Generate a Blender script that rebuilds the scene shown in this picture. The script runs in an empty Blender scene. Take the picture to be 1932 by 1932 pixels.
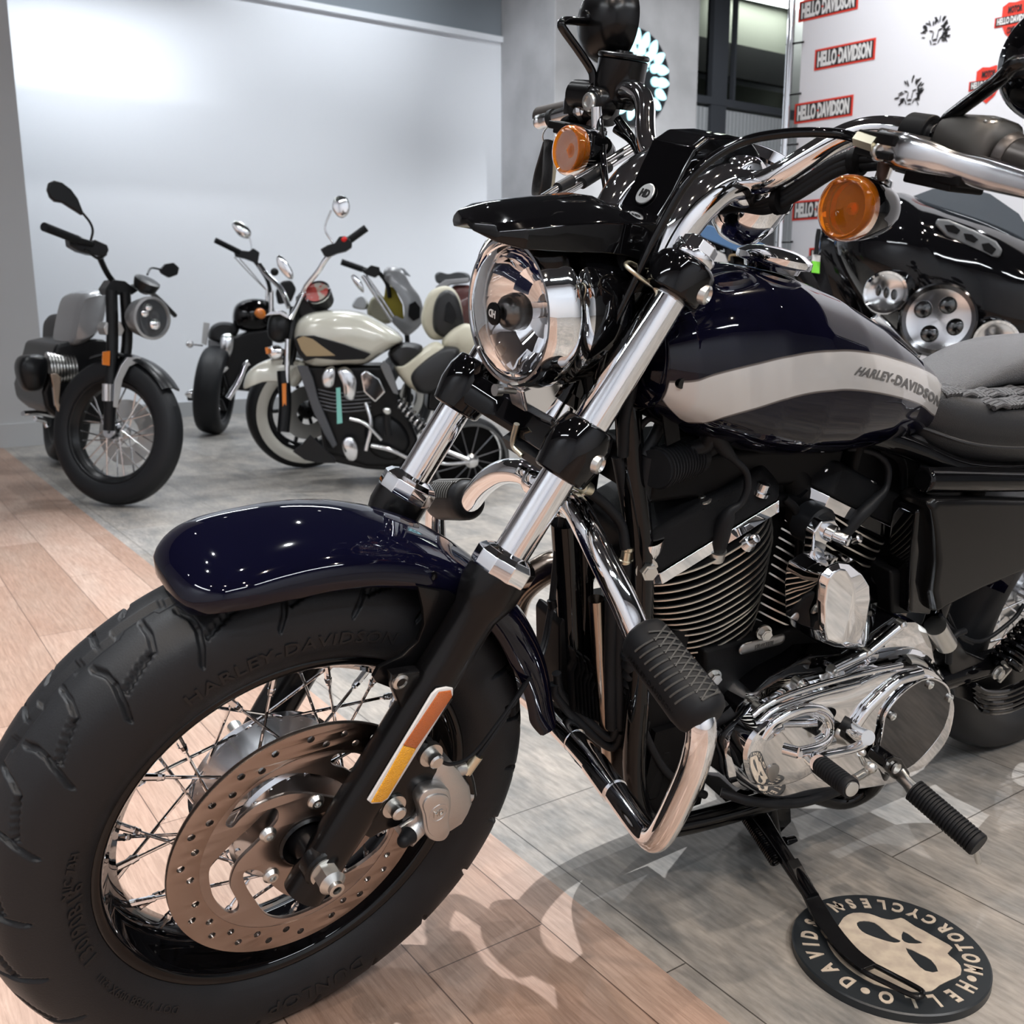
import bpy, bmesh, math, random
import numpy as np
from mathutils import Vector, Matrix
random.seed(7)
pi = math.pi
sc = bpy.context.scene
COL = sc.collection

# ---------------------------------------------------------------- camera
CAMW = np.array([0.3132, 1.0331, 0.8709])
RW = np.array([[-0.853271, 0.521463, -0.002105], [0.108193, 0.173083, -0.978947], [-0.51012, -0.835535, -0.204106]])
FPX = 1841.85
cam = bpy.data.cameras.new('camera')
camo = bpy.data.objects.new('camera', cam)
COL.objects.link(camo)
cam.sensor_width = 36.0
cam.lens = 36.0 * FPX / 1932.0
m = Matrix(((RW[0][0], -RW[1][0], -RW[2][0], CAMW[0]), (RW[0][1], -RW[1][1], -RW[2][1], CAMW[1]),
            (RW[0][2], -RW[1][2], -RW[2][2], CAMW[2]), (0, 0, 0, 1)))
camo.matrix_world = m
cam.clip_start = 0.05
cam.dof.use_dof = True
cam.dof.focus_distance = 1.22
cam.dof.aperture_fstop = 10.0
sc.camera = camo
sc.view_settings.view_transform = 'Standard'
sc.view_settings.look = 'None'
sc.view_settings.gamma = 1
sc.view_settings.use_curve_mapping = False
sc.view_settings.exposure = 0.0
sc.cycles.max_bounces = 8
sc.cycles.diffuse_bounces = 3
sc.cycles.glossy_bounces = 5
sc.cycles.transmission_bounces = 8
sc.cycles.sample_clamp_indirect = 6
sc.cycles.caustics_reflective = False
sc.cycles.caustics_refractive = False
sc.cycles.use_denoising = True

# ---------------------------------------------------------------- light
world = bpy.data.worlds.new('world')
sc.world = world
world.use_nodes = True
world.node_tree.nodes['Background'].inputs[0].default_value = (0.75, 0.85, 1, 1)
world.node_tree.nodes['Background'].inputs[1].default_value = 0.25
H = 4.2          # ceiling height
SPOTS = [  # recessed ceiling spots: x, y, watts, cone
    (-0.95, -1.35, 240, 64), (1.5, -1.3, 85, 70), (0.5, -2.2, 32, 105), (-2.6, 0.3, 46, 105), (-0.5, 0.9, 42, 105), (1.6, 1.4, 36, 105),
    (-3.2, -2.0, 70, 105), (-1.7, -3.4, 34, 105), (0.4, -4.2, 20, 105), (-0.9, -5.9, 26, 105), (-2.9, -5.4, 40, 105), (-5.3, -4.6, 160, 120),  # the widest cone is added to lighten the concrete pier
    (-4.4, -0.6, 60, 105), (0.2, 3.0, 60, 105), (-2.4, 2.8, 60, 105), (0.1, -0.3, 14, 105), (1.1, -1.9, 14, 105), (2.6, 0.4, 22, 105),
    (-1.7, 0.9, 12, 105), (3.1, -2.4, 20, 105), (-3.9, 1.6, 30, 105), (0.3, 1.9, 14, 105), (2.4, 2.4, 25, 105)]
PANELS = [  # suspended linear lamps: x, y, length, watts
    (-0.9, -6.45, 2.4, 48), (-3.4, -6.3, 1.6, 34), (1.6, 3.4, 2.4, 110), (-1.4, 3.6, 2.4, 110), (3.4, -0.2, 2.2, 60)]  # front and left wall lamps are unseen, added to brighten those walls

# ---------------------------------------------------------------- frames
MF = np.array([[0.997673, -0.068115, 0.002945, 0], [0.065091, 0.964457, 0.256097, 0], [-0.020285, -0.255309, 0.966647, 0.311549], [0, 0, 0, 1]])
MB = np.array([[1, 0, 0, 0.000147], [0, 0.975953, 0.217979, -0.004193], [0, -0.217979, 0.975953, 0.312572], [0, 0, 0, 1]])
MI = np.eye(4)
def V(*a): return np.array(a, float)
def ray(px, py): return RW.T @ V((px - 966) / FPX, (py - 966) / FPX, 1)
def P(M, px, py, y):
    """point of the plane y = const of frame M that the photo shows at this pixel"""
    d = ray(px, py) @ M[:3, :3]
    c = (CAMW - M[:3, 3]) @ M[:3, :3]
    return c + d * ((y - c[1]) / d[1])
def PL(M, y, *pts): return [P(M, q[0], q[1], y) for q in pts]
def XZ(M, y, *pts): return [(p[0], p[2]) for p in PL(M, y, *pts)]
def P3(M, *pts): return [P(M, *q) for q in pts]
def floorpt(px, py, z=0.0):
    d = ray(px, py)
    return CAMW + d * ((z - CAMW[2]) / d[2])
def toW(M, p): return M[:3, :3] @ np.asarray(p, float) + M[:3, 3]
def toL(M, p): return (np.asarray(p, float) - M[:3, 3]) @ M[:3, :3]
def frame(x, y, z, heading, lean=0.0):
    """wheel/bike frame: x forward, y left, z up; heading and lean in degrees (lean > 0 is to the left)"""
    return np.array(Matrix.Translation((x, y, z)) @ Matrix.Rotation(math.radians(heading), 4, 'Z') @ Matrix.Rotation(math.radians(-lean), 4, 'X'))
def unit(v):
    v = np.asarray(v, float)
    return v / (np.linalg.norm(v) + 1e-12)
def perp(d):
    a = V(0, 0, 1) if abs(d[2]) < 0.9 else V(1, 0, 0)
    u = unit(np.cross(a, d))
    return u, np.cross(d, u)
def cr(pts, n=8, closed=False):
    """Catmull-Rom resampling; a point may carry extra numbers such as a radius"""
    p = [np.asarray(q, float) for q in pts]
    N = len(p)
    out = []
    rng = range(N if closed else N - 1)
    for i in rng:
        if closed: a, b, c, d = p[i - 1], p[i], p[(i + 1) % N], p[(i + 2) % N]
        else:
            b, c = p[i], p[i + 1]
            a = p[i - 1] if i else 2 * b - c
            d = p[i + 2] if i + 2 < N else 2 * c - b
        for k in range(n):
            t = k / n
            out.append(0.5 * (2 * b + (c - a) * t + (2 * a - 5 * b + 4 * c - d) * t * t + (3 * b - a - 3 * c + d) * t ** 3))
    if not closed: out.append(p[-1])
    return out

# ---------------------------------------------------------------- materials
def mat(name, col, rough=0.5, metal=0.0, coat=0.0, spec=0.5, trans=0.0, ior=1.45, emit=None, estr=0, bump=None, var=None, aniso=0.0, alpha=1.0):
    """bump = (scale, strength, detail); var = (scale, second colour, low, high)"""
    M = bpy.data.materials.new(name)
    M.use_nodes = True
    nt = M.node_tree
    b = nt.nodes['Principled BSDF']
    b.inputs['Base Color'].default_value = (*col, 1)
    b.inputs['Roughness'].default_value = rough
    b.inputs['Metallic'].default_value = metal
    b.inputs['Coat Weight'].default_value = coat
    b.inputs['Coat Roughness'].default_value = 0.02
    b.inputs['Specular IOR Level'].default_value = spec
    b.inputs['Transmission Weight'].default_value = trans
    b.inputs['IOR'].default_value = ior
    b.inputs['Anisotropic'].default_value = aniso
    b.inputs['Alpha'].default_value = alpha
    if emit:
        b.inputs['Emission Color'].default_value = (*emit, 1)
        b.inputs['Emission Strength'].default_value = estr
    tc = None
    if bump or var:
        tc = nt.nodes.new('ShaderNodeTexCoord')
    if bump:
        n = nt.nodes.new('ShaderNodeTexNoise')
        n.inputs['Scale'].default_value = bump[0]
        n.inputs['Detail'].default_value = bump[2] if len(bump) > 2 else 3
        nt.links.new(tc.outputs['Object'], n.inputs['Vector'])
        bn = nt.nodes.new('ShaderNodeBump')
        bn.inputs['Strength'].default_value = bump[1]
        bn.inputs['Distance'].default_value = 0.002
        nt.links.new(n.outputs[0], bn.inputs['Height'])
        nt.links.new(bn.outputs[0], b.inputs['Normal'])
    if var:
        n = nt.nodes.new('ShaderNodeTexNoise')
        n.inputs['Scale'].default_value = var[0]
        n.inputs['Detail'].default_value = 4
        nt.links.new(tc.outputs['Object'], n.inputs['Vector'])
        r = nt.nodes.new('ShaderNodeValToRGB')
        r.color_ramp.elements[0].position = var[2]
        r.color_ramp.elements[1].position = var[3]
        r.color_ramp.elements[0].color = (*col, 1)
        r.color_ramp.elements[1].color = (*var[1], 1)
        nt.links.new(n.outputs[0], r.inputs[0])
        nt.links.new(r.outputs[0], b.inputs['Base Color'])
    return M
CHROME = mat('chrome', (0.86, 0.87, 0.89), 0.035, 1)
CHROME_SOFT = mat('polished_aluminium', (0.75, 0.76, 0.78), 0.16, 1)
STEEL = mat('zinc_steel', (0.62, 0.62, 0.6), 0.28, 1)
ALU = mat('cast_aluminium', (0.60, 0.60, 0.60), 0.36, 1, bump=(900, 0.15))
DISCM = mat('brushed_disc', (0.35, 0.285, 0.25), 0.25, 1, aniso=0.5)
DISCB = mat('disc_carrier', (0.38, 0.32, 0.29), 0.32, 1)
NAVY = mat('navy_black_paint', (0.0018, 0.0018, 0.0075), 0.035, 0, coat=0, spec=.42, var=(1800, (0.006, 0.006, 0.02), 0.62, 0.75))
BLACK = mat('gloss_black', (0.002, 0.002, 0.0025), 0.04, 0, spec=.42)
SATIN = mat('satin_black', (0.003, 0.003, 0.0035), 0.24, 0, spec=.35)
WRINKLE = mat('wrinkle_black', (0.0035, 0.0037, 0.0045), 0.42, spec=.14, bump=(1500, 0.5))
MATTE = mat('matte_black', (0.003, 0.003, 0.0035), 0.5, 0, spec=.14)
RUBBER = mat('rubber', (0.008, 0.0088, 0.0105), 0.5, 0, spec=0.22)
TYRE = mat('tyre_rubber', (0.0105, 0.0115, 0.0135), 0.46, 0, spec=0.3, bump=(500, 0.12))
TYREMARK = mat('tyre_lettering', (0.006, 0.006, 0.007), 0.5, 0)
FINM = mat('machined_fin_edge', (0.66, 0.63, 0.58), 0.33, 1)
SILVER = mat('silver_pearl_paint', (0.47, 0.465, 0.46), 0.38, 0.35, coat=1, bump=(2500, 0.05))
DECAL = mat('grey_lettering', (0.10, 0.10, 0.10), 0.4, 0.2)
WHITEP = mat('white_frame_plastic', (0.62, 0.62, 0.62), 0.35)
AMBER = mat('amber_reflector', (0.55, 0.12, 0.01), 0.2, 0, coat=1, bump=(1200, 1.0, 0))
YELLOWR = mat('yellow_reflector', (0.85, 0.40, 0.01), 0.2, 0, coat=1, bump=(900, 1.0, 0))
ORANGE = mat('orange_lens', (1.0, 0.27, 0.012), 0.03, 0, trans=0.8, ior=1.3)
ORANGE_IN = mat('orange_lens_core', (1.0, 0.30, 0.01), 0.25, 0.5, coat=1)
GLASS = mat('clear_glass', (1, 1, 1), 0.0, 0, trans=1, ior=1.12)
REDM = mat('red_enamel', (0.75, 0.01, 0.01), 0.3)
BRASS = mat('yellowed_zinc', (0.70, 0.66, 0.52), 0.3, 1)
RUST = mat('brown_switch', (0.05, 0.028, 0.02), 0.5)
BULB = mat('bulb_glass', (0.9, 0.9, 0.92), 0.02, 0, trans=0.9)
LEATHER = mat('black_leather', (0.012, 0.0125, 0.014), 0.40, 0, bump=(700, 0.35))
LEATHER_S = mat('grained_seat_vinyl', (0.055, 0.056, 0.06), 0.34, 0, bump=(700, 1.0))
PIPEM = mat('heat_tinted_pipe', (0.42, 0.34, 0.28), 0.18, 1)
LABELM = mat('grey_badge', (0.36, 0.36, 0.36), 0.35, 1)
BRIGHT = mat('lamp_diffuser', (1, 1, 1), 0.5, emit=(1, 0.98, 0.95), estr=45)
PANELM = mat('lamp_panel', (1, 1, 1), 0.5, emit=(0.93, 0.97, 1), estr=9)

# ---------------------------------------------------------------- objects
WLOC = {}
def setp(o, label=None, cat=None, group=None, kind=None):
    if label: o['label'] = label
    if cat: o['category'] = cat
    if group: o['group'] = group
    if kind: o['kind'] = kind
    return o
def empty(name, loc, label=None, cat=None, group=None, kind=None):
    o = bpy.data.objects.new(name, None)
    COL.objects.link(o)
    o.empty_display_size = 0.1
    o.location = loc
    WLOC[o.name] = V(*loc)
    return setp(o, label, cat, group, kind)
def link(name, me, wpts_origin, parent):
    o = bpy.data.objects.new(name, me)
    COL.objects.link(o)
    base = WLOC[parent.name] if parent else V(0, 0, 0)
    o.location = wpts_origin - base
    if parent: o.parent = parent
    WLOC[o.name] = V(*wpts_origin)
    return o
def mesh_object(name, W, F, mats, parent=None, bevel=0, seg=2, angle=32, recalc=True, sub=0, midx=None, origin=None, label=None, kind=None):
    """W: world-space vertices"""
    W = np.asarray(W, float)
    c = (W.min(0) + W.max(0)) / 2 if origin is None else np.asarray(origin, float)
    me = bpy.data.meshes.new(name)
    me.from_pydata((W - c).tolist(), [], [tuple(int(i) for i in f) for f in F])
    if not isinstance(mats, (list, tuple)): mats = [mats]
    for q in mats: me.materials.append(q)
    if midx is not None: me.polygons.foreach_set('material_index', midx)
    if recalc:
        b = bmesh.new()
        b.from_mesh(me)
        bmesh.ops.remove_doubles(b, verts=b.verts, dist=1e-6)
        bmesh.ops.recalc_face_normals(b, faces=b.faces)
        b.to_mesh(me)
        b.free()
    me.shade_smooth()
    if bevel == 0 and not sub: me.set_sharp_from_angle(angle=math.radians(angle))
    o = link(name, me, c, parent)
    if bevel:
        md = o.modifiers.new('bevel', 'BEVEL')
        md.width = bevel
        md.segments = seg
        md.limit_method = 'ANGLE'
        md.angle_limit = math.radians(angle)
        md.harden_normals = True
    if sub:
        md = o.modifiers.new('sub', 'SUBSURF')
        md.levels = md.render_levels = sub
    if label: o['label'] = label
    if kind: o['kind'] = kind
    return o
class G:
    """collects shapes given in a frame and builds them as one mesh"""
    def __init__(s, M=None):
        s.M = MI if M is None else M
        s.v = []
        s.f = []
    def add(s, v, f):
        n = len(s.v)
        s.v += [tuple(map(float, p)) for p in v]
        s.f += [tuple(i + n for i in q) for q in f]
        return s
    def rings(s, R, capA=True, capB=True, loop=False):
        n = len(R[0])
        v = [p for r in R for p in r]
        f = []
        K = len(R)
        for k in range(K if loop else K - 1):
            a = k * n
            b = ((k + 1) % K) * n
            for i in range(n):
                j = (i + 1) % n
                f.append((a + i, a + j, b + j, b + i))
        if capA and not loop: f.append(tuple(range(n)))
        if capB and not loop: f.append(tuple(range((K - 1) * n, K * n)))
        return s.add(v, f)
    def tube(s, pts, r=0.01, n=14, cap=True, smooth=0, sq=None, loop=False, up=None):
        """sq = (a, b): elliptical section factors"""
        pts = [np.asarray(p, float) for p in pts]
        if smooth: pts = cr(pts, smooth, loop)
        rad = [p[3] for p in pts] if len(pts[0]) > 3 else [r] * len(pts)
        pts = [p[:3] for p in pts]
        N = len(pts)
        R = []
        u = None
        for i in range(N):
            if loop: d = unit(pts[(i + 1) % N] - pts[i - 1])
            else: d = unit(pts[min(i + 1, N - 1)] - pts[max(i - 1, 0)])
            if u is None:
                u = perp(d)[0] if up is None else unit(np.asarray(up, float) - d * np.dot(up, d))
            else: u = unit(u - d * np.dot(u, d))
            w = np.cross(d, u)
            a, b = sq if sq else (1, 1)
            R.append([pts[i] + rad[i] * (a * u * math.cos(2 * pi * k / n) + b * w * math.sin(2 * pi * k / n)) for k in range(n)])
        return s.rings(R, cap, cap, loop)
    def cyl(s, a, b, r, r2=None, n=28):
        a, b = V(*a), V(*b)
        d = unit(b - a)
        u, w = perp(d)
        r2 = r if r2 is None else r2
        R = [[c + q * (u * math.cos(2 * pi * k / n) + w * math.sin(2 * pi * k / n)) for k in range(n)] for c, q in ((a, r), (b, r2))]
        return s.rings(R)
    def lathe(s, o, ax, prof, n=48, cap=False, loop=False, ph=0.0, up=None):
        """prof = [(h, r)] along the axis"""
        o = V(*o)
        d = unit(ax)
        u, w = perp(d)
        if up is not None:
            u = unit(np.asarray(up, float) - d * np.dot(up, d))
            w = np.cross(d, u)
        R = [[o + d * h + max(r, 1e-5) * (u * math.cos(2 * pi * k / n + ph) + w * math.sin(2 * pi * k / n + ph)) for k in range(n)] for h, r in prof]
        return s.rings(R, cap, cap, loop)
    def box(s, c, sz, R=None):
        c = V(*c)
        a = V(*sz) / 2
        R = np.eye(3) if R is None else np.asarray(R, float)
        v = [c + R @ V(x * a[0], y * a[1], z * a[2]) for x in (-1, 1) for y in (-1, 1) for z in (-1, 1)]
        return s.add(v, [(0, 1, 3, 2), (4, 6, 7, 5), (0, 4, 5, 1), (2, 3, 7, 6), (0, 2, 6, 4), (1, 5, 7, 3)])
    def prism(s, poly, y0, y1):
        """poly [(x, z)], extruded along y"""
        return s.rings([[V(x, y0, z) for x, z in poly], [V(x, y1, z) for x, z in poly]])
    def loft(s, polys, capA=True, capB=True):
        """polys: [(y, [(x, z)...])]"""
        return s.rings([[V(x, y, z) for x, z in p] for y, p in polys], capA, capB)
    def ell(s, c, r, n=24, R=None, k=14):
        c = V(*c)
        r = V(*r) if hasattr(r, '__len__') else V(r, r, r)
        R = np.eye(3) if R is None else np.asarray(R, float)
        rr = []
        for i in range(k + 1):
            t = pi * i / k
            q = max(math.sin(t), 1e-4)
            rr.append([c + R @ (r * V(q * math.cos(2 * pi * j / n), q * math.sin(2 * pi * j / n), math.cos(t))) for j in range(n)])
        return s.rings(rr)
    def bolt(s, c, ax, r, h, n=6):
        """a flanged hexagon head standing on c"""
        c = V(*c)
        d = unit(ax)
        s.cyl(c, c + d * h * 0.3, r * 1.35, n=20)
        s.cyl(c + d * h * 0.3, c + d * h, r, n=n)
        s.cyl(c + d * h, c + d * h * 1.08, r * 0.7, n=n)
        return s
    def build(s, name, mats, parent=None, label=None, kind=None, **k):
        A = np.array(s.v)
        W = A @ s.M[:3, :3].T + s.M[:3, 3]
        o = mesh_object(name, W, s.f, mats, parent, **k)
        if label: o['label'] = label
        if kind: o['kind'] = kind
        return o
def curve_mesh(splines, depth, bev=0.0):
    """flat shape with holes: splines [[(x, y)...]] -> (verts, faces), z from -depth/2 to depth/2"""
    cu = bpy.data.curves.new('t', 'CURVE')
    cu.dimensions = '2D'
    cu.fill_mode = 'BOTH'
    cu.extrude = max(depth / 2 - bev, 0)
    cu.bevel_depth = bev
    cu.bevel_resolution = 1
    cu.offset = -bev
    for sp in splines:
        q = cu.splines.new('POLY')
        q.points.add(len(sp) - 1)
        for i, p in enumerate(sp): q.points[i].co = (p[0], p[1], 0, 1)
        q.use_cyclic_u = True
    o = bpy.data.objects.new('t', cu)
    return grab(o)
def grab(o):
    COL.objects.link(o)
    dg = bpy.context.evaluated_depsgraph_get()
    dg.update()
    e = o.evaluated_get(dg)
    me = e.to_mesh()
    v = np.array([p.co[:] for p in me.vertices])
    f = [tuple(p.vertices) for p in me.polygons]
    e.to_mesh_clear()
    d = o.data
    bpy.data.objects.remove(o)
    bpy.data.curves.remove(d)
    return v, f
def text_mesh(txt, size, depth=0.0, squeeze=1.0, shear=0.0, bold=0.0, spacing=1.0, res=3):
    cu = bpy.data.curves.new('t', 'FONT')
    cu.body = txt
    cu.size = size
    cu.extrude = depth / 2
    cu.shear = shear
    cu.offset = bold
    cu.space_character = spacing
    cu.align_x = 'CENTER'
    cu.align_y = 'CENTER'
    cu.resolution_u = res
    v, f = grab(bpy.data.objects.new('t', cu))
    v[:, 0] *= squeeze
    return v, f
def flat(name, splines, y0, y1, M, mats, parent, bev=0.0, **k):
    """plate in the x-z plane of frame M between y0 and y1; splines of (x, z), later ones are holes"""
    v, f = curve_mesh(splines, abs(y1 - y0), bev)
    L = np.c_[v[:, 0], (y0 + y1) / 2 + v[:, 2], v[:, 1]]
    W = L @ M[:3, :3].T + M[:3, 3]
    return mesh_object(name, W, f, mats, parent, **k)
def plate(name, v, f, M, o, ux, uy, mats, parent, **k):
    """flat mesh (x, y, z) laid with its x along ux, y along uy at o in frame M"""
    ux, uy = unit(ux), unit(uy)
    n = np.cross(ux, uy)
    L = V(*o) + v[:, :1] * ux + v[:, 1:2] * uy + v[:, 2:3] * n
    return mesh_object(name, L @ M[:3, :3].T + M[:3, 3], f, mats, parent, **k)
def circ(r, n=48, c=(0, 0)): return [(c[0] + r * math.cos(2 * pi * i / n), c[1] + r * math.sin(2 * pi * i / n)) for i in range(n)]
def copy_tree(o, parent=None, delta=None):
    c = o.copy()
    COL.objects.link(c)
    if parent: c.parent = parent
    for ch in [x for x in o.children]: copy_tree(ch, c)
    return c

# ---------------------------------------------------------------- room
RA = math.radians(3.0)   # the room is turned a little against the motorcycle
RX, RY = V(math.cos(RA), math.sin(RA), 0), V(-math.sin(RA), math.cos(RA), 0)
MR = np.eye(4)
MR[:3, 0], MR[:3, 1] = RX, RY
MR[:3, 3] = (-0.455, 0, 0)   # origin on the border between wood and stone
def wnode(nt, kind, **k):
    n = nt.nodes.new('ShaderNode' + kind)
    for a, b in k.items():
        if a in n.inputs: n.inputs[a].default_value = b
        else: setattr(n, a, b)
    return n
def floor_mats():
    wood = bpy.data.materials.new('oak_plank_floor')
    wood.use_nodes = True
    nt = wood.node_tree
    L = nt.links.new
    b = nt.nodes['Principled BSDF']
    tc = wnode(nt, 'TexCoord')
    mp = wnode(nt, 'Mapping')
    mp.inputs['Rotation'].default_value = (0, 0, -pi / 2 - RA)
    L(tc.outputs['Object'], mp.inputs[0])
    br = wnode(nt, 'TexBrick', Scale=1.0)
    br.inputs['Mortar Size'].default_value = 0.0012
    br.inputs['Mortar Smooth'].default_value = 0.3
    br.inputs['Brick Width'].default_value = 1.2
    br.inputs['Row Height'].default_value = 0.19
    br.inputs['Color1'].default_value = (0.28, 0.185, 0.140, 1)
    br.inputs['Color2'].default_value = (0.385, 0.275, 0.222, 1)
    br.inputs['Mortar'].default_value = (0.10, 0.06, 0.045, 1)
    L(mp.outputs[0], br.inputs[0])
    m2 = wnode(nt, 'Mapping')
    m2.inputs['Scale'].default_value = (3, 42, 3)
    L(mp.outputs[0], m2.inputs[0])
    g = wnode(nt, 'TexNoise', Scale=3.4, Detail=12, Roughness=0.72, Distortion=0.6)
    L(m2.outputs[0], g.inputs[0])
    rp = wnode(nt, 'ValToRGB')
    rp.color_ramp.elements[0].position = 0.30
    rp.color_ramp.elements[0].color = (0.62, 0.56, 0.52, 1)
    rp.color_ramp.elements[1].position = 0.66
    rp.color_ramp.elements[1].color = (1.12, 1.1, 1.08, 1)
    L(g.outputs[0], rp.inputs[0])
    big = wnode(nt, 'TexNoise', Scale=2.2, Detail=3)
    m3 = wnode(nt, 'Mapping')
    m3.inputs['Scale'].default_value = (1, 3.5, 1)
    L(mp.outputs[0], m3.inputs[0])
    L(m3.outputs[0], big.inputs[0])
    mx = wnode(nt, 'Mix', data_type='RGBA', blend_type='MULTIPLY')
    mx.inputs[0].default_value = 1
    L(br.outputs[0], mx.inputs[6])
    L(rp.outputs[0], mx.inputs[7])
    mx2 = wnode(nt, 'Mix', data_type='RGBA', blend_type='MIX')
    r3 = wnode(nt, 'ValToRGB')
    r3.color_ramp.elements[0].position = 0.42
    r3.color_ramp.elements[1].position = 0.7
    L(big.outputs[0], r3.inputs[0])
    L(r3.outputs[0], mx2.inputs[0])
    L(mx.outputs[2], mx2.inputs[6])
    mx3 = wnode(nt, 'Mix', data_type='RGBA', blend_type='MULTIPLY')
    mx3.inputs[0].default_value = 1
    mx3.inputs[7].default_value = (1.05, 1.15, 1.2, 1)
    L(mx.outputs[2], mx3.inputs[6])
    L(mx3.outputs[2], mx2.inputs[7])
    L(mx2.outputs[2], b.inputs['Base Color'])
    b.inputs['Roughness'].default_value = 0.46
    bp = wnode(nt, 'Bump', Strength=0.25, Distance=0.002)
    L(g.outputs[0], bp.inputs['Height'])
    L(bp.outputs[0], b.inputs['Normal'])
    st = bpy.data.materials.new('stone_tile_floor')
    st.use_nodes = True
    nt = st.node_tree
    L = nt.links.new
    b = nt.nodes['Principled BSDF']
    tc = wnode(nt, 'TexCoord')
    mp = wnode(nt, 'Mapping')
    mp.inputs['Rotation'].default_value = (0, 0, -pi / 2 - RA)
    mp.inputs['Location'].default_value = (0.28, -0.03, 0)
    L(tc.outputs['Object'], mp.inputs[0])
    br = wnode(nt, 'TexBrick', Scale=1.0)
    br.inputs['Mortar Size'].default_value = 0.0012
    br.inputs['Brick Width'].default_value = 0.92
    br.inputs['Row Height'].default_value = 0.46
    br.inputs['Color1'].default_value = (0.235, 0.222, 0.205, 1)
    br.inputs['Color2'].default_value = (0.27, 0.265, 0.255, 1)
    br.inputs['Mortar'].default_value = (0.06, 0.055, 0.05, 1)
    L(mp.outputs[0], br.inputs[0])
    m3 = wnode(nt, 'Mapping')
    m3.inputs['Scale'].default_value = (1.5, 3.2, 1)
    L(mp.outputs[0], m3.inputs[0])
    n1 = wnode(nt, 'TexNoise', Scale=3.2, Detail=9, Roughness=0.68)
    L(m3.outputs[0], n1.inputs[0])
    rp = wnode(nt, 'ValToRGB')
    rp.color_ramp.elements[0].position = 0.32
    rp.color_ramp.elements[0].color = (0.60, 0.62, 0.64, 1)
    rp.color_ramp.elements[1].position = 0.68
    rp.color_ramp.elements[1].color = (1.35, 1.28, 1.22, 1)
    L(n1.outputs[0], rp.inputs[0])
    mx = wnode(nt, 'Mix', data_type='RGBA', blend_type='MULTIPLY')
    mx.inputs[0].default_value = 1
    L(br.outputs[0], mx.inputs[6])
    L(rp.outputs[0], mx.inputs[7])
    n2 = wnode(nt, 'TexNoise', Scale=60, Detail=6)
    m4 = wnode(nt, 'Mapping')
    m4.inputs['Scale'].default_value = (0.4, 2.0, 1)
    L(mp.outputs[0], m4.inputs[0])
    L(m4.outputs[0], n2.inputs[0])
    rp2 = wnode(nt, 'ValToRGB')
    rp2.color_ramp.elements[0].position = 0.35
    rp2.color_ramp.elements[0].color = (0.78, 0.78, 0.78, 1)
    rp2.color_ramp.elements[1].position = 0.65
    rp2.color_ramp.elements[1].color = (1.1, 1.1, 1.1, 1)
    L(n2.outputs[0], rp2.inputs[0])
    my = wnode(nt, 'Mix', data_type='RGBA', blend_type='MULTIPLY')
    my.inputs[0].default_value = 1
    L(mx.outputs[2], my.inputs[6])
    L(rp2.outputs[0], my.inputs[7])
    L(my.outputs[2], b.inputs['Base Color'])
    b.inputs['Roughness'].default_value = 0.42
    return wood, st
WOODF, STONEF = floor_mats()
def struct(o): o['kind'] = 'structure'; return o
WALLW = mat('white_wall_paint', (0.83, 0.86, 0.91), 0.7)
WALLG = mat('light_grey_wall_paint', (0.50, 0.51, 0.52), 0.75)
CONC = mat('bare_concrete', (0.38, 0.38, 0.39), 0.75, var=(2.2, (0.50, 0.50, 0.515), 0.35, 0.65), bump=(60, 0.5, 6))
CEILM = mat('dark_grey_ceiling', (0.035, 0.037, 0.042), 0.8)
BASEB = mat('grey_baseboard', (0.36, 0.37, 0.38), 0.5)
X0, X1, Y0, Y1 = -8.6, 4.6, -7.2, 5.2     # room bounds in the room frame
g = G(MR)
g.add([V(X0, Y0, 0), V(0, Y0, 0), V(0, Y1, 0), V(X0, Y1, 0), V(X0, Y0, -0.1), V(0, Y0, -0.1), V(0, Y1, -0.1), V(X0, Y1, -0.1)],
      [(0, 1, 2, 3), (4, 7, 6, 5), (0, 4, 5, 1), (2, 6, 7, 3), (0, 3, 7, 4)])
n0 = len(g.f)
g.add([V(0, Y0, 0), V(X1, Y0, 0), V(X1, Y1, 0), V(0, Y1, 0), V(0, Y0, -0.1), V(X1, Y0, -0.1), V(X1, Y1, -0.1), V(0, Y1, -0.1)],
      [(0, 1, 2, 3), (4, 7, 6, 5), (0, 4, 5, 1), (2, 6, 7, 3), (1, 5, 6, 2)])
fl = g.build('floor', [STONEF, WOODF], recalc=False, origin=(0, 0, 0), kind='structure')
fl.data.polygons.foreach_set('material_index', [0] * n0 + [1] * 5)
G(MR).box(((X0 + X1) / 2, (Y0 + Y1) / 2, H + 0.05), (X1 - X0, Y1 - Y0, 0.1)).build('ceiling', CEILM, kind='structure')
# back wall: white up to 3.3 m, a grey band above
G(MR).box(((X0 + X1) / 2, Y0 - 0.1 + 0.0, 1.66), (X1 - X0, 0.2, 3.32)).build('wall_back', WALLW, kind='structure')
G(MR).box(((X0 + X1) / 2, Y0 - 0.1, 3.76), (X1 - X0, 0.2, 0.88)).build('wall_back_upper', mat('blue_grey_band', (0.23, 0.26, 0.29), 0.7), kind='structure')
G(MR).box(((X0 + X1) / 2, Y0 + 0.02, 3.33), (X1 - X0, 0.04, 0.05)).build('trim_1', WALLW, kind='structure')
G(MR).box(((X0 + X1) / 2, Y0 + 0.008, 0.06), (X1 - X0, 0.016, 0.12)).build('baseboard_back', BASEB, kind='structure')
G(MR).box((X1 + 0.1, (Y0 + Y1) / 2, H / 2), (0.2, Y1 - Y0, H)).build('wall_left', WALLW, kind='structure')
G(MR).box((X0 - 0.1, (Y0 + Y1) / 2, H / 2), (0.2, Y1 - Y0, H)).build('wall_right', WALLG, kind='structure')
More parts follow.
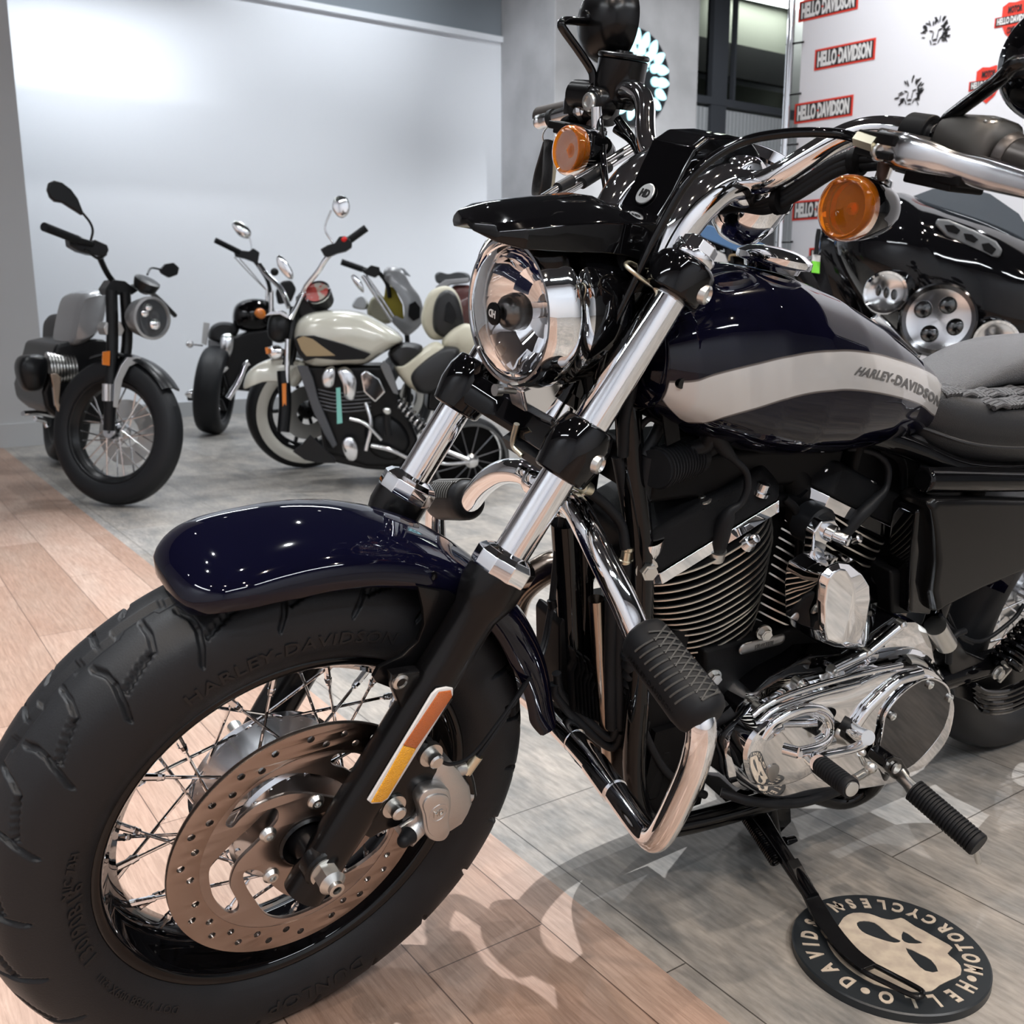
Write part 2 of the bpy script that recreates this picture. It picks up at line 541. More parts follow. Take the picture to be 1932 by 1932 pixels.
G(MR).box(((X0 + X1) / 2, Y1 + 0.1, H / 2), (X1 - X0, 0.2, H)).build('wall_front', WALLW, kind='structure')
# wall return on the left, standing 1 m in front of the back wall
pc = toL(MR, floorpt(96, 838))
G(MR).box(((pc[0] + X1) / 2, (pc[1] + Y0) / 2, H / 2), (X1 - pc[0], pc[1] - Y0, H)).build('wall_side', WALLG, kind='structure')
G(MR).box(((pc[0] + X1) / 2, pc[1] + 0.008, 0.075), (X1 - pc[0], 0.016, 0.15)).build('baseboard_side', WALLG, kind='structure')
# concrete pier with the lion sign
CY = -6.352
ca, cb = V(-4.674, CY, 0), V(-6.408, CY, 0)
G(MR).box(((ca[0] + cb[0]) / 2, (CY + Y0) / 2, H / 2), (abs(ca[0] - cb[0]), CY - Y0, H)).build('wall_pier', CONC, kind='structure', bevel=0.01)
# glazed partition to the right of the pier
WY = -6.75
DARKFR = mat('anthracite_window_frame', (0.05, 0.055, 0.065), 0.4)
PANELC = mat('corrugated_light_panel', (0.42, 0.44, 0.46), 0.45)
ROOMD = mat('dim_room_beyond', (0.12, 0.13, 0.12), 0.8)
xa = cb[0]
xb = P(MR, 1490, 200, WY)[0] - 1.5
z1 = P(MR, 1400, 196, WY)[2]
wf = empty('window_1', tuple(toW(MR, (xa - 1, WY, z1))), kind='structure')
fx = [P(MR, q, 100, WY)[0] for q in (1339, 1368)]
g = G(MR)
g.box(((fx[0] + fx[1]) / 2, WY, (H + z1) / 2), (abs(fx[0] - fx[1]), 0.1, H - z1))
g.box(((fx[0] + fx[1]) / 2, WY, z1 / 2), (abs(fx[0] - fx[1]), 0.1, z1))
g.box(((xa + xb) / 2, WY, z1 - 0.03), (xa - xb, 0.12, 0.07))
g.box((P(MR, 1383, 100, WY)[0], WY + 0.01, (H + z1) / 2), (0.03, 0.06, H - z1))
g.build('window_frame', DARKFR, wf)
G(MR).box(((xa + xb) / 2, WY - 0.02, (H + z1) / 2), (xa - xb, 0.012, H - z1)).build('pane', mat('window_glass', (0.85, 0.9, 0.86), 0.0, trans=1, ior=1.05), wf)
g = G(MR)
n = 60
for i in range(n):
    x = xa + (xb - xa) * i / n
    g.box((x, WY - 0.01, (z1 - 0.08) / 2), ((xa - xb) / n * 0.55, 0.03, z1 - 0.10))
g.box(((xa + xb) / 2, WY - 0.03, (z1 - 0.08) / 2), (xa - xb, 0.02, z1 - 0.08))
g.build('lower_panel', PANELC, wf)
# what stands behind the glass: a dim room with a beam and a lighter board
G(MR).box(((xa + xb) / 2, WY - 0.45, 3.15), (xa - xb, 0.04, 2.1)).build('trim_2', mat('greenish_board', (0.42, 0.45, 0.38), 0.8), kind='structure')
G(MR).box(((xa + xb) / 2, WY - 0.38, P(MR, 1400, 120, WY - 0.38)[2]), (xa - xb, 0.10, 0.34)).build('trim_3', mat('dark_beam', (0.045, 0.048, 0.05), 0.7), kind='structure')

lb = bpy.data.lights.new('partition_fill_light', 'AREA')  # unseen lamp added behind the glass to brighten the panes
lb.shape = 'RECTANGLE'
lb.size, lb.size_y, lb.energy = 1.4, 0.3, 13
lbo = bpy.data.objects.new('partition_fill_light', lb)
COL.objects.link(lbo)
lbo.location = toW(MR, ((xa + xb) / 2, WY - 0.2, H - 0.03))
# lion sign on the pier (generic lion head in pale neon blocks)
SG = P(MR, 1197, 145, CY + 0.03)
sg = empty('lion_sign', tuple(toW(MR, SG)), 'round black sign with glowing pale blue lion head on the concrete pier', 'sign')
RS = 0.42
g = G(MR).cyl(SG + V(0, -0.028, 0), SG + V(0, 0.02, 0), RS, n=72)
g.build('sign_disc', mat('black_sign_disc', (0.02, 0.022, 0.025), 0.35), sg, bevel=0.003)
NEON = mat('pale_blue_glow', (0.5, 0.8, 0.85), 0.4, emit=(0.42, 0.78, 0.86), estr=1.5)
g = G(MR)
rs = random.Random(3)
def leaf(cx, cz, ang, ln, wd):
    pts = []
    for k in range(14):
        t = 2 * pi * k / 14
        a, b = ln * math.cos(t), wd * math.sin(t) * (1.15 - 0.35 * math.cos(t))
        pts.append((cx + a * math.cos(ang) - b * math.sin(ang), cz + a * math.sin(ang) + b * math.cos(ang)))
    g.prism([(SG[0] - x * RS, SG[2] + z * RS) for x, z in pts], SG[1] + 0.018, SG[1] + 0.034)
for ring, (rr, cnt, ln, wd) in enumerate(((0.80, 19, 0.17, 0.092), (0.60, 13, 0.16, 0.085), (0.42, 8, 0.12, 0.07))):
    for k in range(cnt):
        a = pi / 2 + 2 * pi * (k + 0.5 * (ring % 2)) / cnt
        if ring == 2 and math.sin(a) < 0.1: continue
        if ring == 1 and math.sin(a) < -0.55: continue
        leaf(rr * math.cos(a), rr * math.sin(a) * 1.0 + 0.02, a + rs.uniform(-0.35, 0.35), ln, wd)
for sx in (-1, 1):
    leaf(sx * 0.20, 0.13, 0.35 * sx, 0.14, 0.035)       # brow
    leaf(sx * 0.10, -0.12, pi / 2 - 0.12 * sx, 0.22, 0.05)   # nose side
    leaf(sx * 0.22, -0.33, 1.0 * sx, 0.12, 0.05)         # muzzle
leaf(0, -0.30, 0, 0.10, 0.04)
leaf(0, -0.52, 0, 0.16, 0.035)
g.build('lion_face', NEON, sg, label='pale blue glowing lion face')

# linear lamp near the back wall, ceiling spots and panels
for i, (x, y, ln, w) in enumerate(PANELS):
    zc = 3.28 if i < 1 else H - 0.25
    base = toW(MR, (x + 0.455, y, zc))
    e = empty('ceiling_lamp', tuple(base), ['white linear lamp hanging in front of the white back wall', 'white linear lamp hanging near the concrete pier', 'added unseen white linear lamp brightening the front wall at its left', 'added unseen white linear lamp brightening the wall behind the photographer', 'added unseen white linear lamp brightening the left wall'][i], 'lamp', 'linear lamps under the ceiling')
    R = MR[:3, :3] if i < 4 else MR[:3, :3] @ np.array(Matrix.Rotation(pi / 2, 3, 'Z'))
    g = G()
    g.box(base, (ln, 0.16, 0.06), R)
    for sx in (-0.4, 0.4):
        a = base + R @ V(sx * ln, 0, 0)
        g.cyl(a, V(a[0], a[1], H), 0.006, n=8)
    g.build('lamp_housing', WHITEP, e, bevel=0.004)
    G().box(base - V(0, 0, 0.034), (ln - 0.04, 0.12, 0.01), R).build('diffuser', PANELM, e)
    l = bpy.data.lights.new('panel_light', 'AREA')
    l.shape = 'RECTANGLE'
    l.size, l.size_y = ln, 0.14
    l.energy = w * 0.7
    l.color = (0.90, 0.95, 1)
    lo = bpy.data.objects.new('panel_light', l)
    COL.objects.link(lo)
    lo.parent = e
    lo.location = (0, 0, -0.06)
    lo.rotation_euler = (0, 0, RA if i < 4 else RA + pi / 2)
proto = None
for i, (x, y, w, cone) in enumerate(SPOTS):
    e = empty('ceiling_spotlight', (x, y, H), 'small round recessed spotlight in the dark ceiling', 'spotlight', 'recessed ceiling spotlights')
    if proto is None:
        a = G().lathe((x, y, H), (0, 0, -1), [(0, 0.05), (0.03, 0.05), (0.03, 0.036), (0.005, 0.03)], 24).build('spot_ring', WHITEP, e)
        b = G().cyl((x, y, H - 0.004), (x, y, H - 0.012), 0.03, n=24).build('lamp_lens', BRIGHT, e)
        proto = (a, b)
    else:
        for q in proto:
            c = q.copy()
            COL.objects.link(c)
            c.parent = e
    l = bpy.data.lights.new('spot_light', 'SPOT')
    l.energy = w * 3.6
    l.spot_size = math.radians(cone)
    l.spot_blend = 0.6
    l.shadow_soft_size = 0.022
    l.color = (1.0, 0.86, 0.73) if y > 0.2 else (0.95, 0.975, 1.0)
    lo = bpy.data.objects.new('spot_light', l)
    COL.objects.link(lo)
    lo.parent = e
    lo.location = (0, 0, -0.05)

# unseen stem spotlights added to brighten the pier, banner and partition
for (x, y, tx_, ty_, tz_, w), lab_ in zip(((-4.3, -3.6, -5.6, -6.35, 2.7, 62), (-1.9, -1.0, -4.0, -1.2, 1.9, 95), (-5.6, -3.2, -6.9, -6.8, 2.2, 70)),
                                    ('added unseen stem spotlight brightening the pier and lion sign', 'added unseen stem spotlight brightening the logo banner', 'added unseen stem spotlight brightening the glazed partition')):
    b_, t_ = V(x, y, H - .35), V(tx_, ty_, tz_)
    dd_ = unit(t_ - b_)
    e = empty('stem_fill_spot', tuple(b_), lab_, 'spotlight', 'added fill spotlights')
    g = G().cyl(b_, V(x, y, H), .008, n=12)
    g.lathe(b_ - dd_ * .07, dd_, [(0, .03), (.01, .036), (.14, .036), (.14, .030), (.12, .028)], 28, cap=True)
    g.build('spotlight_body', WHITEP, e)
    l = bpy.data.lights.new('stem_fill_light', 'SPOT')
    l.energy, l.spot_size, l.spot_blend, l.shadow_soft_size, l.color = w * 3.6, math.radians(62), .8, .025, (.96, .98, 1)
    lo = bpy.data.objects.new('stem_fill_light', l)
    COL.objects.link(lo)
    lo.parent = e
    lo.location = dd_ * .075
    lo.rotation_mode = 'QUATERNION'
    lo.rotation_quaternion = Vector(dd_).to_track_quat('-Z', 'Y')

def split(o, newname):
    """make every separate cluster of pieces of this part a part of its own"""
    me = o.data
    n = len(me.vertices)
    lab = np.arange(n)
    ed = np.array([e.vertices[:] for e in me.edges])
    while True:
        m_ = np.minimum(lab[ed[:, 0]], lab[ed[:, 1]])
        new = lab.copy()
        np.minimum.at(new, ed[:, 0], m_)
        np.minimum.at(new, ed[:, 1], m_)
        new = new[new]
        if (new == lab).all(): break
        lab = new
    co = np.array([v.co[:] for v in me.vertices])
    ids = list(np.unique(lab))
    box = {i: (co[lab == i].min(0) - 1e-3, co[lab == i].max(0) + 1e-3) for i in ids}
    grp = {i: i for i in ids}
    ch_ = True
    while ch_:
        ch_ = False
        for a in ids:
            for b in ids:
                if grp[a] < grp[b] and (box[a][0] < box[b][1]).all() and (box[b][0] < box[a][1]).all():
                    grp[b] = grp[a]
                    ch_ = True
    gl = np.array([grp[i] for i in lab]) if n < 200000 else lab
    gs = sorted(set(gl.tolist()))
    if len(gs) < 2: return [o]
    out = []
    polys = [(tuple(p.vertices), p.material_index) for p in me.polygons]
    base = WLOC[o.name]
    for k in gs:
        idx = np.where(gl == k)[0]
        mp = {int(v): i for i, v in enumerate(idx)}
        F = [(tuple(mp[v] for v in p), mi) for p, mi in polys if p[0] in mp]
        q = mesh_object(newname, co[idx] + base, [f for f, _ in F], list(me.materials), o.parent, recalc=False, midx=[mi for _, mi in F])
        for md in o.modifiers:
            m2 = q.modifiers.new(md.name, 'BEVEL')
            m2.width, m2.segments, m2.limit_method, m2.angle_limit, m2.harden_normals = md.width, md.segments, 'ANGLE', md.angle_limit, True
        out.append(q)
    bpy.data.objects.remove(o)
    return out

# ================================================================ the near motorcycle
BIKE = empty('motorcycle', (-0.6, 0.0, 0.0), 'large glossy black and silver cruiser filling the foreground, leaning on its side stand', 'motorcycle')
def B_(g, name, mats, **k): return g.build(name, mats, BIKE, **k)
YS = 0.1054
AX = -0.0079
FD = V(-0.5, 0, 0.8660254)
def leg(t, s=1, dx=0.0): return V(AX + dx, s * YS, 0) + FD * t

# ---- front wheel
rimp = [(.0495, .2205), (.051, .218), (.0495, .2115), (.044, .207), (.037, .2055), (.032, .199), (.024, .196), (.016, .187), (0, .186)]
rimp = rimp + [(-a, r) for a, r in rimp[::-1][1:]] + [(-.046, .2225), (0, .205), (.046, .2225)]
wheel = G(MF).lathe((0, 0, 0), (0, 1, 0), rimp, 144, loop=True).build('front_wheel', BLACK, BIKE, angle=50)
def tyre(M, name, parent, R=0.32, hw=0.0665, bead=0.217, by=0.047, na=1900, tread=True, mats=None, pitchn=22):
    prof = cr([(.0, R), (.022, R - .0012), (.040, R - .0075), (.0555, R - .019), (.0635, R - .035), (.0668, R - .056), (.0645, R - .076), (.057, R - .091), (by, bead)], 7)
    prof = np.array(prof)
    prof[:, 0] *= hw / 0.0668
    half = prof
    full = np.concatenate([half[::-1] * [1, 1], half[1:] * [-1, 1]])
    nc = len(full)
    seg = np.r_[0, np.cumsum(np.hypot(*np.diff(half, axis=0).T))]
    vv = np.r_[seg[::-1], -seg[1:]]
    ang = 2 * pi * np.arange(na) / na
    A, VV = np.meshgrid(ang, vv, indexing='ij')
    D = np.zeros_like(A)
    if tread:
        pitch = 2 * pi / pitchn
        for side in (1, -1):
            u = ((A + (pitch / 2 if side < 0 else 0)) % pitch) * R
            v = VV * side
            L = pitch * R
            lines = [[(.012, .020), (.019, .034), (.020, .050), (.014, .068), (.006, .082)], [(.070, .008), (.071, .028), (.066, .044), (.024, .060)], [(-.002, .004), (.045, .004), (.052, -.001), (.092, -.001)]]
            for ln in lines:
                for a, b in zip(ln[:-1], ln[1:]):
                    for sh in (-L, 0, L):
                        ax, ay = a[0] + sh, a[1]
                        bx, by_ = b[0] + sh, b[1]
                        dx, dy = bx - ax, by_ - ay
                        t = np.clip(((u - ax) * dx + (v - ay) * dy) / (dx * dx + dy * dy), 0, 1)
                        d = np.hypot(u - ax - t * dx, v - ay - t * dy)
                        ok = v > -0.004
                        D = np.maximum(D, np.where(ok, np.clip((0.0036 - d) / 0.0011, 0, 1), 0))
        # a thin ridge and a shallow step on the sidewall
    D2 = np.clip(1 - np.abs(np.abs(VV) - 0.083) / 0.0012, 0, 1) * 0.0006
    RR = full[:, 1][None, :] - D * 0.0050
    YY = full[:, 0][None, :] - np.sign(full[:, 0])[None, :] * D * 0.0030 * (np.abs(VV) > 0.045) + np.sign(full[:, 0])[None, :] * D2
    X = RR * np.cos(A)
    Z = RR * np.sin(A)
    L = np.stack([X, YY + 0 * A, Z], -1).reshape(-1, 3)
    W = L @ M[:3, :3].T + M[:3, 3]
    i = np.arange(na)[:, None] * nc + np.arange(nc - 1)[None, :]
    j = ((np.arange(na)[:, None] + 1) % na) * nc + np.arange(nc - 1)[None, :]
    F = np.stack([i, j, j + 1, i + 1], -1).reshape(-1, 4)
    o = mesh_object(name, W, F.tolist(), mats or TYRE, parent, recalc=False, angle=180)
    o.data.flip_normals()
    return o
tire = tyre(MF, 'tire', wheel)
def side_y(r):
    t = [(0.217, .047), (.229, .057), (.244, .0645), (.264, .0668), (.285, .0635), (.30, .0555)]
    for (a, b), (c, d) in zip(t[:-1], t[1:]):
        if r <= c: return b + (d - b) * max(0, (r - a)) / (c - a)
    return .05
def ang_of(px, py, y=0.066, M=MF):
    q = P(M, px, py, y)
    return math.atan2(q[2], q[0]), math.hypot(q[0], q[2])
for txt, px, py, sz, flip in (('130/90B16', 150, 1755, .021, 0), ('M/C 73H', 132, 1655, .012, 0), ('DOT W6B8 009X', 270, 1895, .011, 1), ('2211', 197, 1853, .009, 1),
                              ('HARLEY-DAVIDSON', 560, 1222, .021, 0), ('DUNLOP', 600, 1862, .026, 1)):
    a, r = ang_of(px, py)
    # letters read clockwise seen from the left side
    v, f = text_mesh(txt, sz, .0007, 1.15, 0.0, .0002, 1.1, 2)
    out = []
    for x, y, z in v:
        rr = r + y
        aa = a - (-x) / r if False else a - x / r
        # seen from +y the x axis of the wheel points left, so angle grows clockwise
        out.append((rr * math.cos(a + x / r), side_y(rr) + z + .0002, rr * math.sin(a + x / r)))
    W = (np.array(out) + V(0, .0012, 0)) @ MF[:3, :3].T + MF[:3, 3]
    mesh_object('tire_lettering', W, f, TYREMARK, wheel, label='moulded tyre lettering')
# hub with its two spoke flanges
g = G(MF).lathe((0, 0, 0), (0, 1, 0), [(-.062, .02), (-.062, .033), (-.048, .035), (-.046, .090), (-.041, .094), (-.037, .090), (-.030, .055), (-.015, .032), (.015, .032), (.030, .055), (.037, .074), (.041, .076), (.045, .072), (.050, .036), (.064, .034), (.064, .02)], 72)
for k in range(20):
    for s in (-1, 1):
        a = 2 * pi * (k + .5) / 20
        rr = .083 if s < 0 else .068
        g.cyl((rr * math.cos(a), s * .036, rr * math.sin(a)), (rr * math.cos(a), s * .0475, rr * math.sin(a)), .0032, n=10)
g.build('hub', CHROME_SOFT, wheel)
for k in range(40):
    s = 1 if k % 2 else -1
    a = 2 * pi * (k + .5) / 40
    lead = 1 if (k // 2) % 2 else -1
    rr = .083 if s < 0 else .068
    ah = a + lead * math.radians(52)
    p0 = V(rr * math.cos(ah), s * .042, rr * math.sin(ah))
    p1 = V(.188 * math.cos(a), s * .008, .188 * math.sin(a))
    d = unit(p1 - p0)
    g = G(MF).tube([p0, p1], .0019, 8)
    g.cyl(p1 - d * .026, p1, .0036, .0042, 8)
    g.cyl(p1 - d * .027, p1 - d * .019, .0030, .0046, 8)
    g.build('spoke', CHROME, wheel)
# brake disc with its cut-outs
YR = .070
def zz(M, y, ox, oy, s, pts): return XZ(M, y, *[(ox + a / s, oy + b / s) for a, b in pts])
hol = []
Z = lambda *p: [tuple(q[:2]) for q in cr([V(*a) for a in zz(MF, YR + .0025, 280, 1330, 3.715, p)], 4, True)]
hol.append(Z((545, 845), (560, 790), (650, 665), (760, 572), (900, 500), (1050, 478), (1200, 492), (1330, 535), (1400, 600), (1350, 655), (1200, 635), (1100, 622), (980, 628), (850, 668), (740, 722), (650, 795), (590, 858)))
hol.append(Z((425, 1210), (440, 1130), (500, 1060), (600, 960), (720, 850), (820, 755), (880, 725), (912, 750), (905, 810), (850, 880), (740, 990), (640, 1090), (590, 1180), (575, 1270), (605, 1340), (636, 1400), (620, 1448), (565, 1458), (500, 1410), (450, 1330)))
hol.append(Z((665, 1200), (700, 1160), (790, 1170), (860, 1255), (960, 1330), (1080, 1352), (1180, 1330), (1270, 1310), (1295, 1335), (1270, 1370), (1130, 1440), (1000, 1488), (900, 1496), (820, 1465), (760, 1390), (695, 1290)))
hol.append(Z((1370, 1180), (1385, 1100), (1450, 1040), (1560, 920), (1650, 800), (1690, 830), (1680, 920), (1620, 1010), (1540, 1080), (1440, 1150)))
hol.append(Z((1280, 400), (1310, 350), (1400, 338), (1480, 345), (1560, 400), (1560, 520), (1500, 560), (1440, 490), (1380, 450), (1310, 430)))
for k in range(44):
    a = 2 * pi * k / 44
    r = .139 if k % 2 else .128
    if k % 11 == 10: continue
    hol.append(circ(.0042, 16, (r * math.cos(a), r * math.sin(a))))
hol.append(circ(.031, 40))
ch = []
disc = flat('brake_disc', [circ(.1527, 144)] + hol, YR - .0025, YR + .0025, MF, [DISCM, DISCB], wheel, bev=.0004, angle=30)
dm = disc.data
Winv = MF
for p in dm.polygons:
    c = np.array(p.center[:]) + WLOC[disc.name]
    l = toL(MF, c)
    rr = math.hypot(l[0], l[2])
    p.material_index = 0 if rr > .118 else 1
# carrier faces are large triangles, so the swept band is a separate thin ring
bandpts = [circ(.1525, 144), circ(.1185, 144)] + [h for h in hol[5:-1]]
for p in dm.polygons: p.material_index = 1
flat('swept_band', bandpts, YR - .0031, YR + .0031, MF, DISCM, wheel, bev=.0003, angle=30)
g = G(MF)
for px, py in ((594, 1525), (519.6, 1577.6), (526, 1639), (640, 1650), (660, 1560)):
    q = P(MF, px, py, YR + .004)
    r = math.hypot(q[0], q[2])
    g.lathe((q[0] * .052 / r, YR + .002, q[2] * .052 / r), (0, 1, 0), [(0, .0095), (.002, .0095), (.006, .0065), (.0064, .004), (.003, .0035)], 24, cap=True)
g.build('disc_bolts', STEEL, wheel)
G(MF).lathe((0, .072, 0), (0, 1, 0), [(0, .031), (.003, .0315), (.006, .029), (.002, .027), (-.002, .022), (.004, .020), (.012, .018), (.030, .017)], 48).build('bearing_cap', SATIN, wheel)
G(MF).cyl((0, -.15, 0), (0, .118, 0), .0095).build('axle', STEEL, wheel)
g = G(MF)
g.cyl((0, .122, 0), (0, .126, 0), .0175, n=32)
g.cyl((0, .126, 0), (0, .143, 0), .0150, .0148, n=6)
g.cyl((0, .143, 0), (0, .149, 0), .0150, .009, n=24)
g.lathe((0, .149, 0), (0, 1, 0), [(0, .0085), (.005, .0085), (.0055, .005), (.002, .0045)], 24)
g.build('axle_nut', STEEL, wheel)

# ---- fork
def fork_side(s):
    sld = G(MF)
    # hourglass body of the lower leg
    pts = [(-.047, .021), (-.046, .0235), (-.02, .0245), (.02, .0245), (.055, .0255), (.09, .0252), (.15, .0248), (.26, .0248), (.318, .0252), (.332, .030), (.345, .0335), (.366, .0338)]
    sld.lathe(leg(0, s), FD, pts, 56, cap=True)
    if s > 0:
        sld.lathe((AX * 0.2, YS + .010, 0), (0, 1, 0), [(-.01, .0235), (.006, .0235), (.0085, .0215), (.009, .017)], 40, cap=True)
    # axle boss and flat machined nose
    pol = [(-.010, .018), (-.026, -.008), (-.022, -.030), (.0, -.040), (.014, -.036), (.022, -.014), (.012, .016)]
    sl = sld.build('fork_slider', SATIN, BIKE, label=('near' if s > 0 else 'far') + ' satin black fork slider')
    c = G(MF)
    prof = [(.366, .0345), (.369, .0352), (.384, .0352), (.390, .030), (.3935, .0225), (.392, .0205)]
    c.lathe(leg(0, s), FD, prof, 10, ph=.2)
    c.build('fork_collar', CHROME, sl, angle=20, bevel=.0008)
    t = G(MF).cyl(leg(.35, s), leg(.748, s), .0195, n=64).build('fork_tube', CHROME, BIKE)
    return sl
slL = fork_side(1)
slR = fork_side(-1)
# cast lugs on the near slider: caliper carrier and fender lug
cl = flat('caliper_carrier', [XZ(MF, .10, (760, 1375), (800, 1392), (822, 1420), (815, 1445), (790, 1490), (765, 1530), (740, 1548), (715, 1556), (690, 1570), (670, 1560), (700, 1500), (740, 1430))], .088, .112, MF, SATIN, slL, bev=.003)
lug = flat('fender_lug', [XZ(MF, .106, (737, 1270), (760, 1266), (788, 1262), (800, 1300), (770, 1350), (752, 1330), (740, 1300))], .096, .112, MF, SATIN, slL, bev=.003)
q = P(MF, 757, 1288, .113)
G(MF).lathe((q[0], .110, q[2]), (0, 1, 0), [(0, .0095), (.003, .009), (.0045, .006), (.001, .005)], 28, cap=True).build('fender_bolt', STEEL, slL)
# amber side reflector
rp = XZ(MF, .134, (695, 1512), (702, 1518), (722, 1516), (733, 1509), (856, 1312), (856, 1300), (845, 1298), (826, 1302), (816, 1312))
fr = flat('reflector_frame', [rp], .1295, .1335, MF, WHITEP, slL, bev=.0015)
r1 = XZ(MF, .1345, (762, 1406), (785, 1412), (853, 1314), (851, 1303), (829, 1306))
r2 = XZ(MF, .1345, (701, 1514), (720, 1513), (731, 1505), (785, 1413), (762, 1407))
flat('amber_reflector', [r1], .132, .1352, MF, AMBER, fr, bev=.0006)
flat('yellow_reflector', [r2], .132, .1352, MF, YELLOWR, fr, bev=.0006)
g = G(MF)
g.tube([P(MF, 700, 1500, .118), P(MF, 838, 1306, .118)], .012, 8)
g.build('reflector_mount', SATIN, slL)
# caliper
yc = .090
ca = flat('brake_caliper', [XZ(MF, .105, (815, 1450), (822, 1435), (848, 1432), (866, 1452), (884, 1480), (888, 1510), (880, 1530), (868, 1550), (845, 1565), (815, 1560), (792, 1558), (768, 1582), (752, 1575), (750, 1555), (775, 1540), (790, 1520), (800, 1490))], .055, .112, MF, ALU, BIKE, bev=.006, label='silver cast brake caliper')
oval = cr([V(*a) for a in XZ(MF, .128, (832, 1488), (850, 1494), (854, 1520), (850, 1548), (852, 1570), (840, 1588), (820, 1590), (805, 1578), (800, 1558), (797, 1538), (791, 1515), (800, 1498), (815, 1490))], 4, True)
flat('caliper_cover', [[tuple(a) for a in oval]], .108, .127, MF, ALU, ca, bev=.004)
cc = V(*np.mean(np.array(oval), 0))
ov2 = [tuple(cc + (V(*a) - cc) * .80) for a in oval]
flat('caliper_badge', [ov2], .124, .1295, MF, ALU, ca, bev=.0015)
q = P(MF, 828, 1535, .13)
G(MF).lathe((q[0], .1285, q[2]), (0, 1, 0), [(0, .0125), (.0015, .0125), (.0015, .0105), (.0005, .0105)], 32, cap=True).build('logo_ring', ALU, ca)
v, f = text_mesh('HD', .012, .001, .8, 0, .0002)
plate('logo', v, f, MF, (q[0], .1303, q[2]), (-1, 0, 0), (0.1, 0, 1), STEEL, ca)
g = G(MF)
for px, py in ((818, 1428), (748, 1525)):
    q = P(MF, px - 2, py, .118)
    g.cyl((q[0], .108, q[2]), (q[0], .116, q[2]), .0145, n=32)
    g.cyl((q[0], .116, q[2]), (q[0], .128, q[2]), .0088, n=12)
    g.cyl((q[0], .128, q[2]), (q[0], .130, q[2]), .0088, .0065, n=12)
g.build('caliper_bolts', STEEL, ca)
g = G(MF)
a = P(MF, 790, 1530, .10)
b = P(MF, 767, 1590, .10)
g.tube([P(MF, 800, 1545, .105), P(MF, 765, 1582, .112)], .0125, 20)
g.build('slide_pin', ALU, ca)
g = G(MF).cyl(P(MF, 772, 1576, .118), P(MF, 762, 1586, .124), .0105, .008).ell(P(MF, 762, 1586, .124), .008)
g.build('pin_boot', RUBBER, ca)
g = G(MF)
for z0, px, py in ((.05, 870, 1505), (.05, 858, 1455)):
    g.tube([P(MF, px - 22, py, .10), P(MF, px + 16, py - 6, .10)], .009, 18)
g.build('caliper_bridge', ALU, ca)
# brake hose and its wire, tied together
hose = G(MF).tube(P3(MF, (888, 1500, .10), (884, 1475, .10), (878, 1455, .103)), .0075, 14, smooth=6)
hose.build('banjo', SATIN, ca)
G(MF).tube(P3(MF, (880, 1458, .104), (903, 1425, .108)), .0062, 12).build('hose_ferrule', BRASS, ca)
g = G()
def PB(M, px, py, y): return toW(M, P(M, px, py, y))
pth = [PB(MF, 900, 1428, .108), PB(MF, 935, 1378, .105), PB(MF, 985, 1300, .09), PB(MB, 1018, 1240, .02), PB(MB, 1038, 1150, .0), PB(MB, 1050, 1040, .0), PB(MB, 1062, 960, .01)]
g.tube(pth, .0036, 10, smooth=8)
B_(g, 'brake_hose', RUBBER)
g = G()
pth2 = [PB(MF, 818, 1428, .125), PB(MF, 850, 1442, .118), PB(MF, 890, 1425, .110), PB(MF, 935, 1370, .108), PB(MF, 992, 1290, .09), PB(MB, 1026, 1232, .02), PB(MB, 1042, 1150, .005), PB(MB, 1056, 1040, .0), PB(MB, 1070, 960, .01)]
g.tube(pth2, .0022, 8, smooth=8)
B_(g, 'sensor_wire', RUBBER)
g = G()
for a in (PB(MF, 965, 1342, .10), PB(MB, 1043, 1140, .003)):
    g.tube([a + V(0, 0, -.004), a + V(.002, 0, .006)], .0062, 10)
B_(g, 'cable_tie', MATTE)

# ---- front fender
def fender_section(ph, n=26):
    d = math.degrees(ph)
    t = min(max((d - 67.8) / 12.0, 0), 1)
    w = 0.030 + (0.083 - 0.030) * math.sqrt(max(1 - (1 - t) ** 2, 0))
    if t <= 0: w = .030
    rc = 0.340 + (0.3635 - 0.340) * math.sqrt(max(1 - (1 - min((d - 67.8) / 9, 1)) ** 2, 0)) - 0.004 * max(0, min(1, (d - 100) / 40)) + 0.004 * max(0, (d - 165) / 15)
    re = 0.3315 - (0.3315 - .3225) * min(max((d - 74) / 12, 0), 1)
    if d > 120: re = 0.3225 - .020 * min((d - 120) / 25, 1)
    if d > 165: re = .3025 + .05 * ((d - 165) / 14) ** 1.5
    if t < 1: re = max(re, rc - .052 * math.sqrt(max(t, .02)) - .004)
    out = []
    for k in range(n + 1):
        a = -1 + 2 * k / n
        yy = math.sin(a * pi / 2)
        y = w * (abs(yy) ** 0.92) * (1 if a > 0 else -1)
        rr = re + (rc - re) * (max(math.cos(a * pi / 2), 0) ** 0.62)
        out.append((rr, y))
    return out
g = G(MF)
R = []
NPH = 96
for i in range(NPH + 1):
    ph = math.radians(67.8 + (171.5 - 67.8) * i / NPH)
    s = fender_section(ph)
    outer = [V(r * math.cos(ph), y, r * math.sin(ph)) for r, y in s]
    inner = [V((r - .0028) * math.cos(ph), y * .965, (r - .0028) * math.sin(ph)) for r, y in s[::-1]]
    R.append(outer + inner)
g.rings(R)
fd_ = g.build('front_fender', NAVY, BIKE, angle=60, label='dark navy front fender')
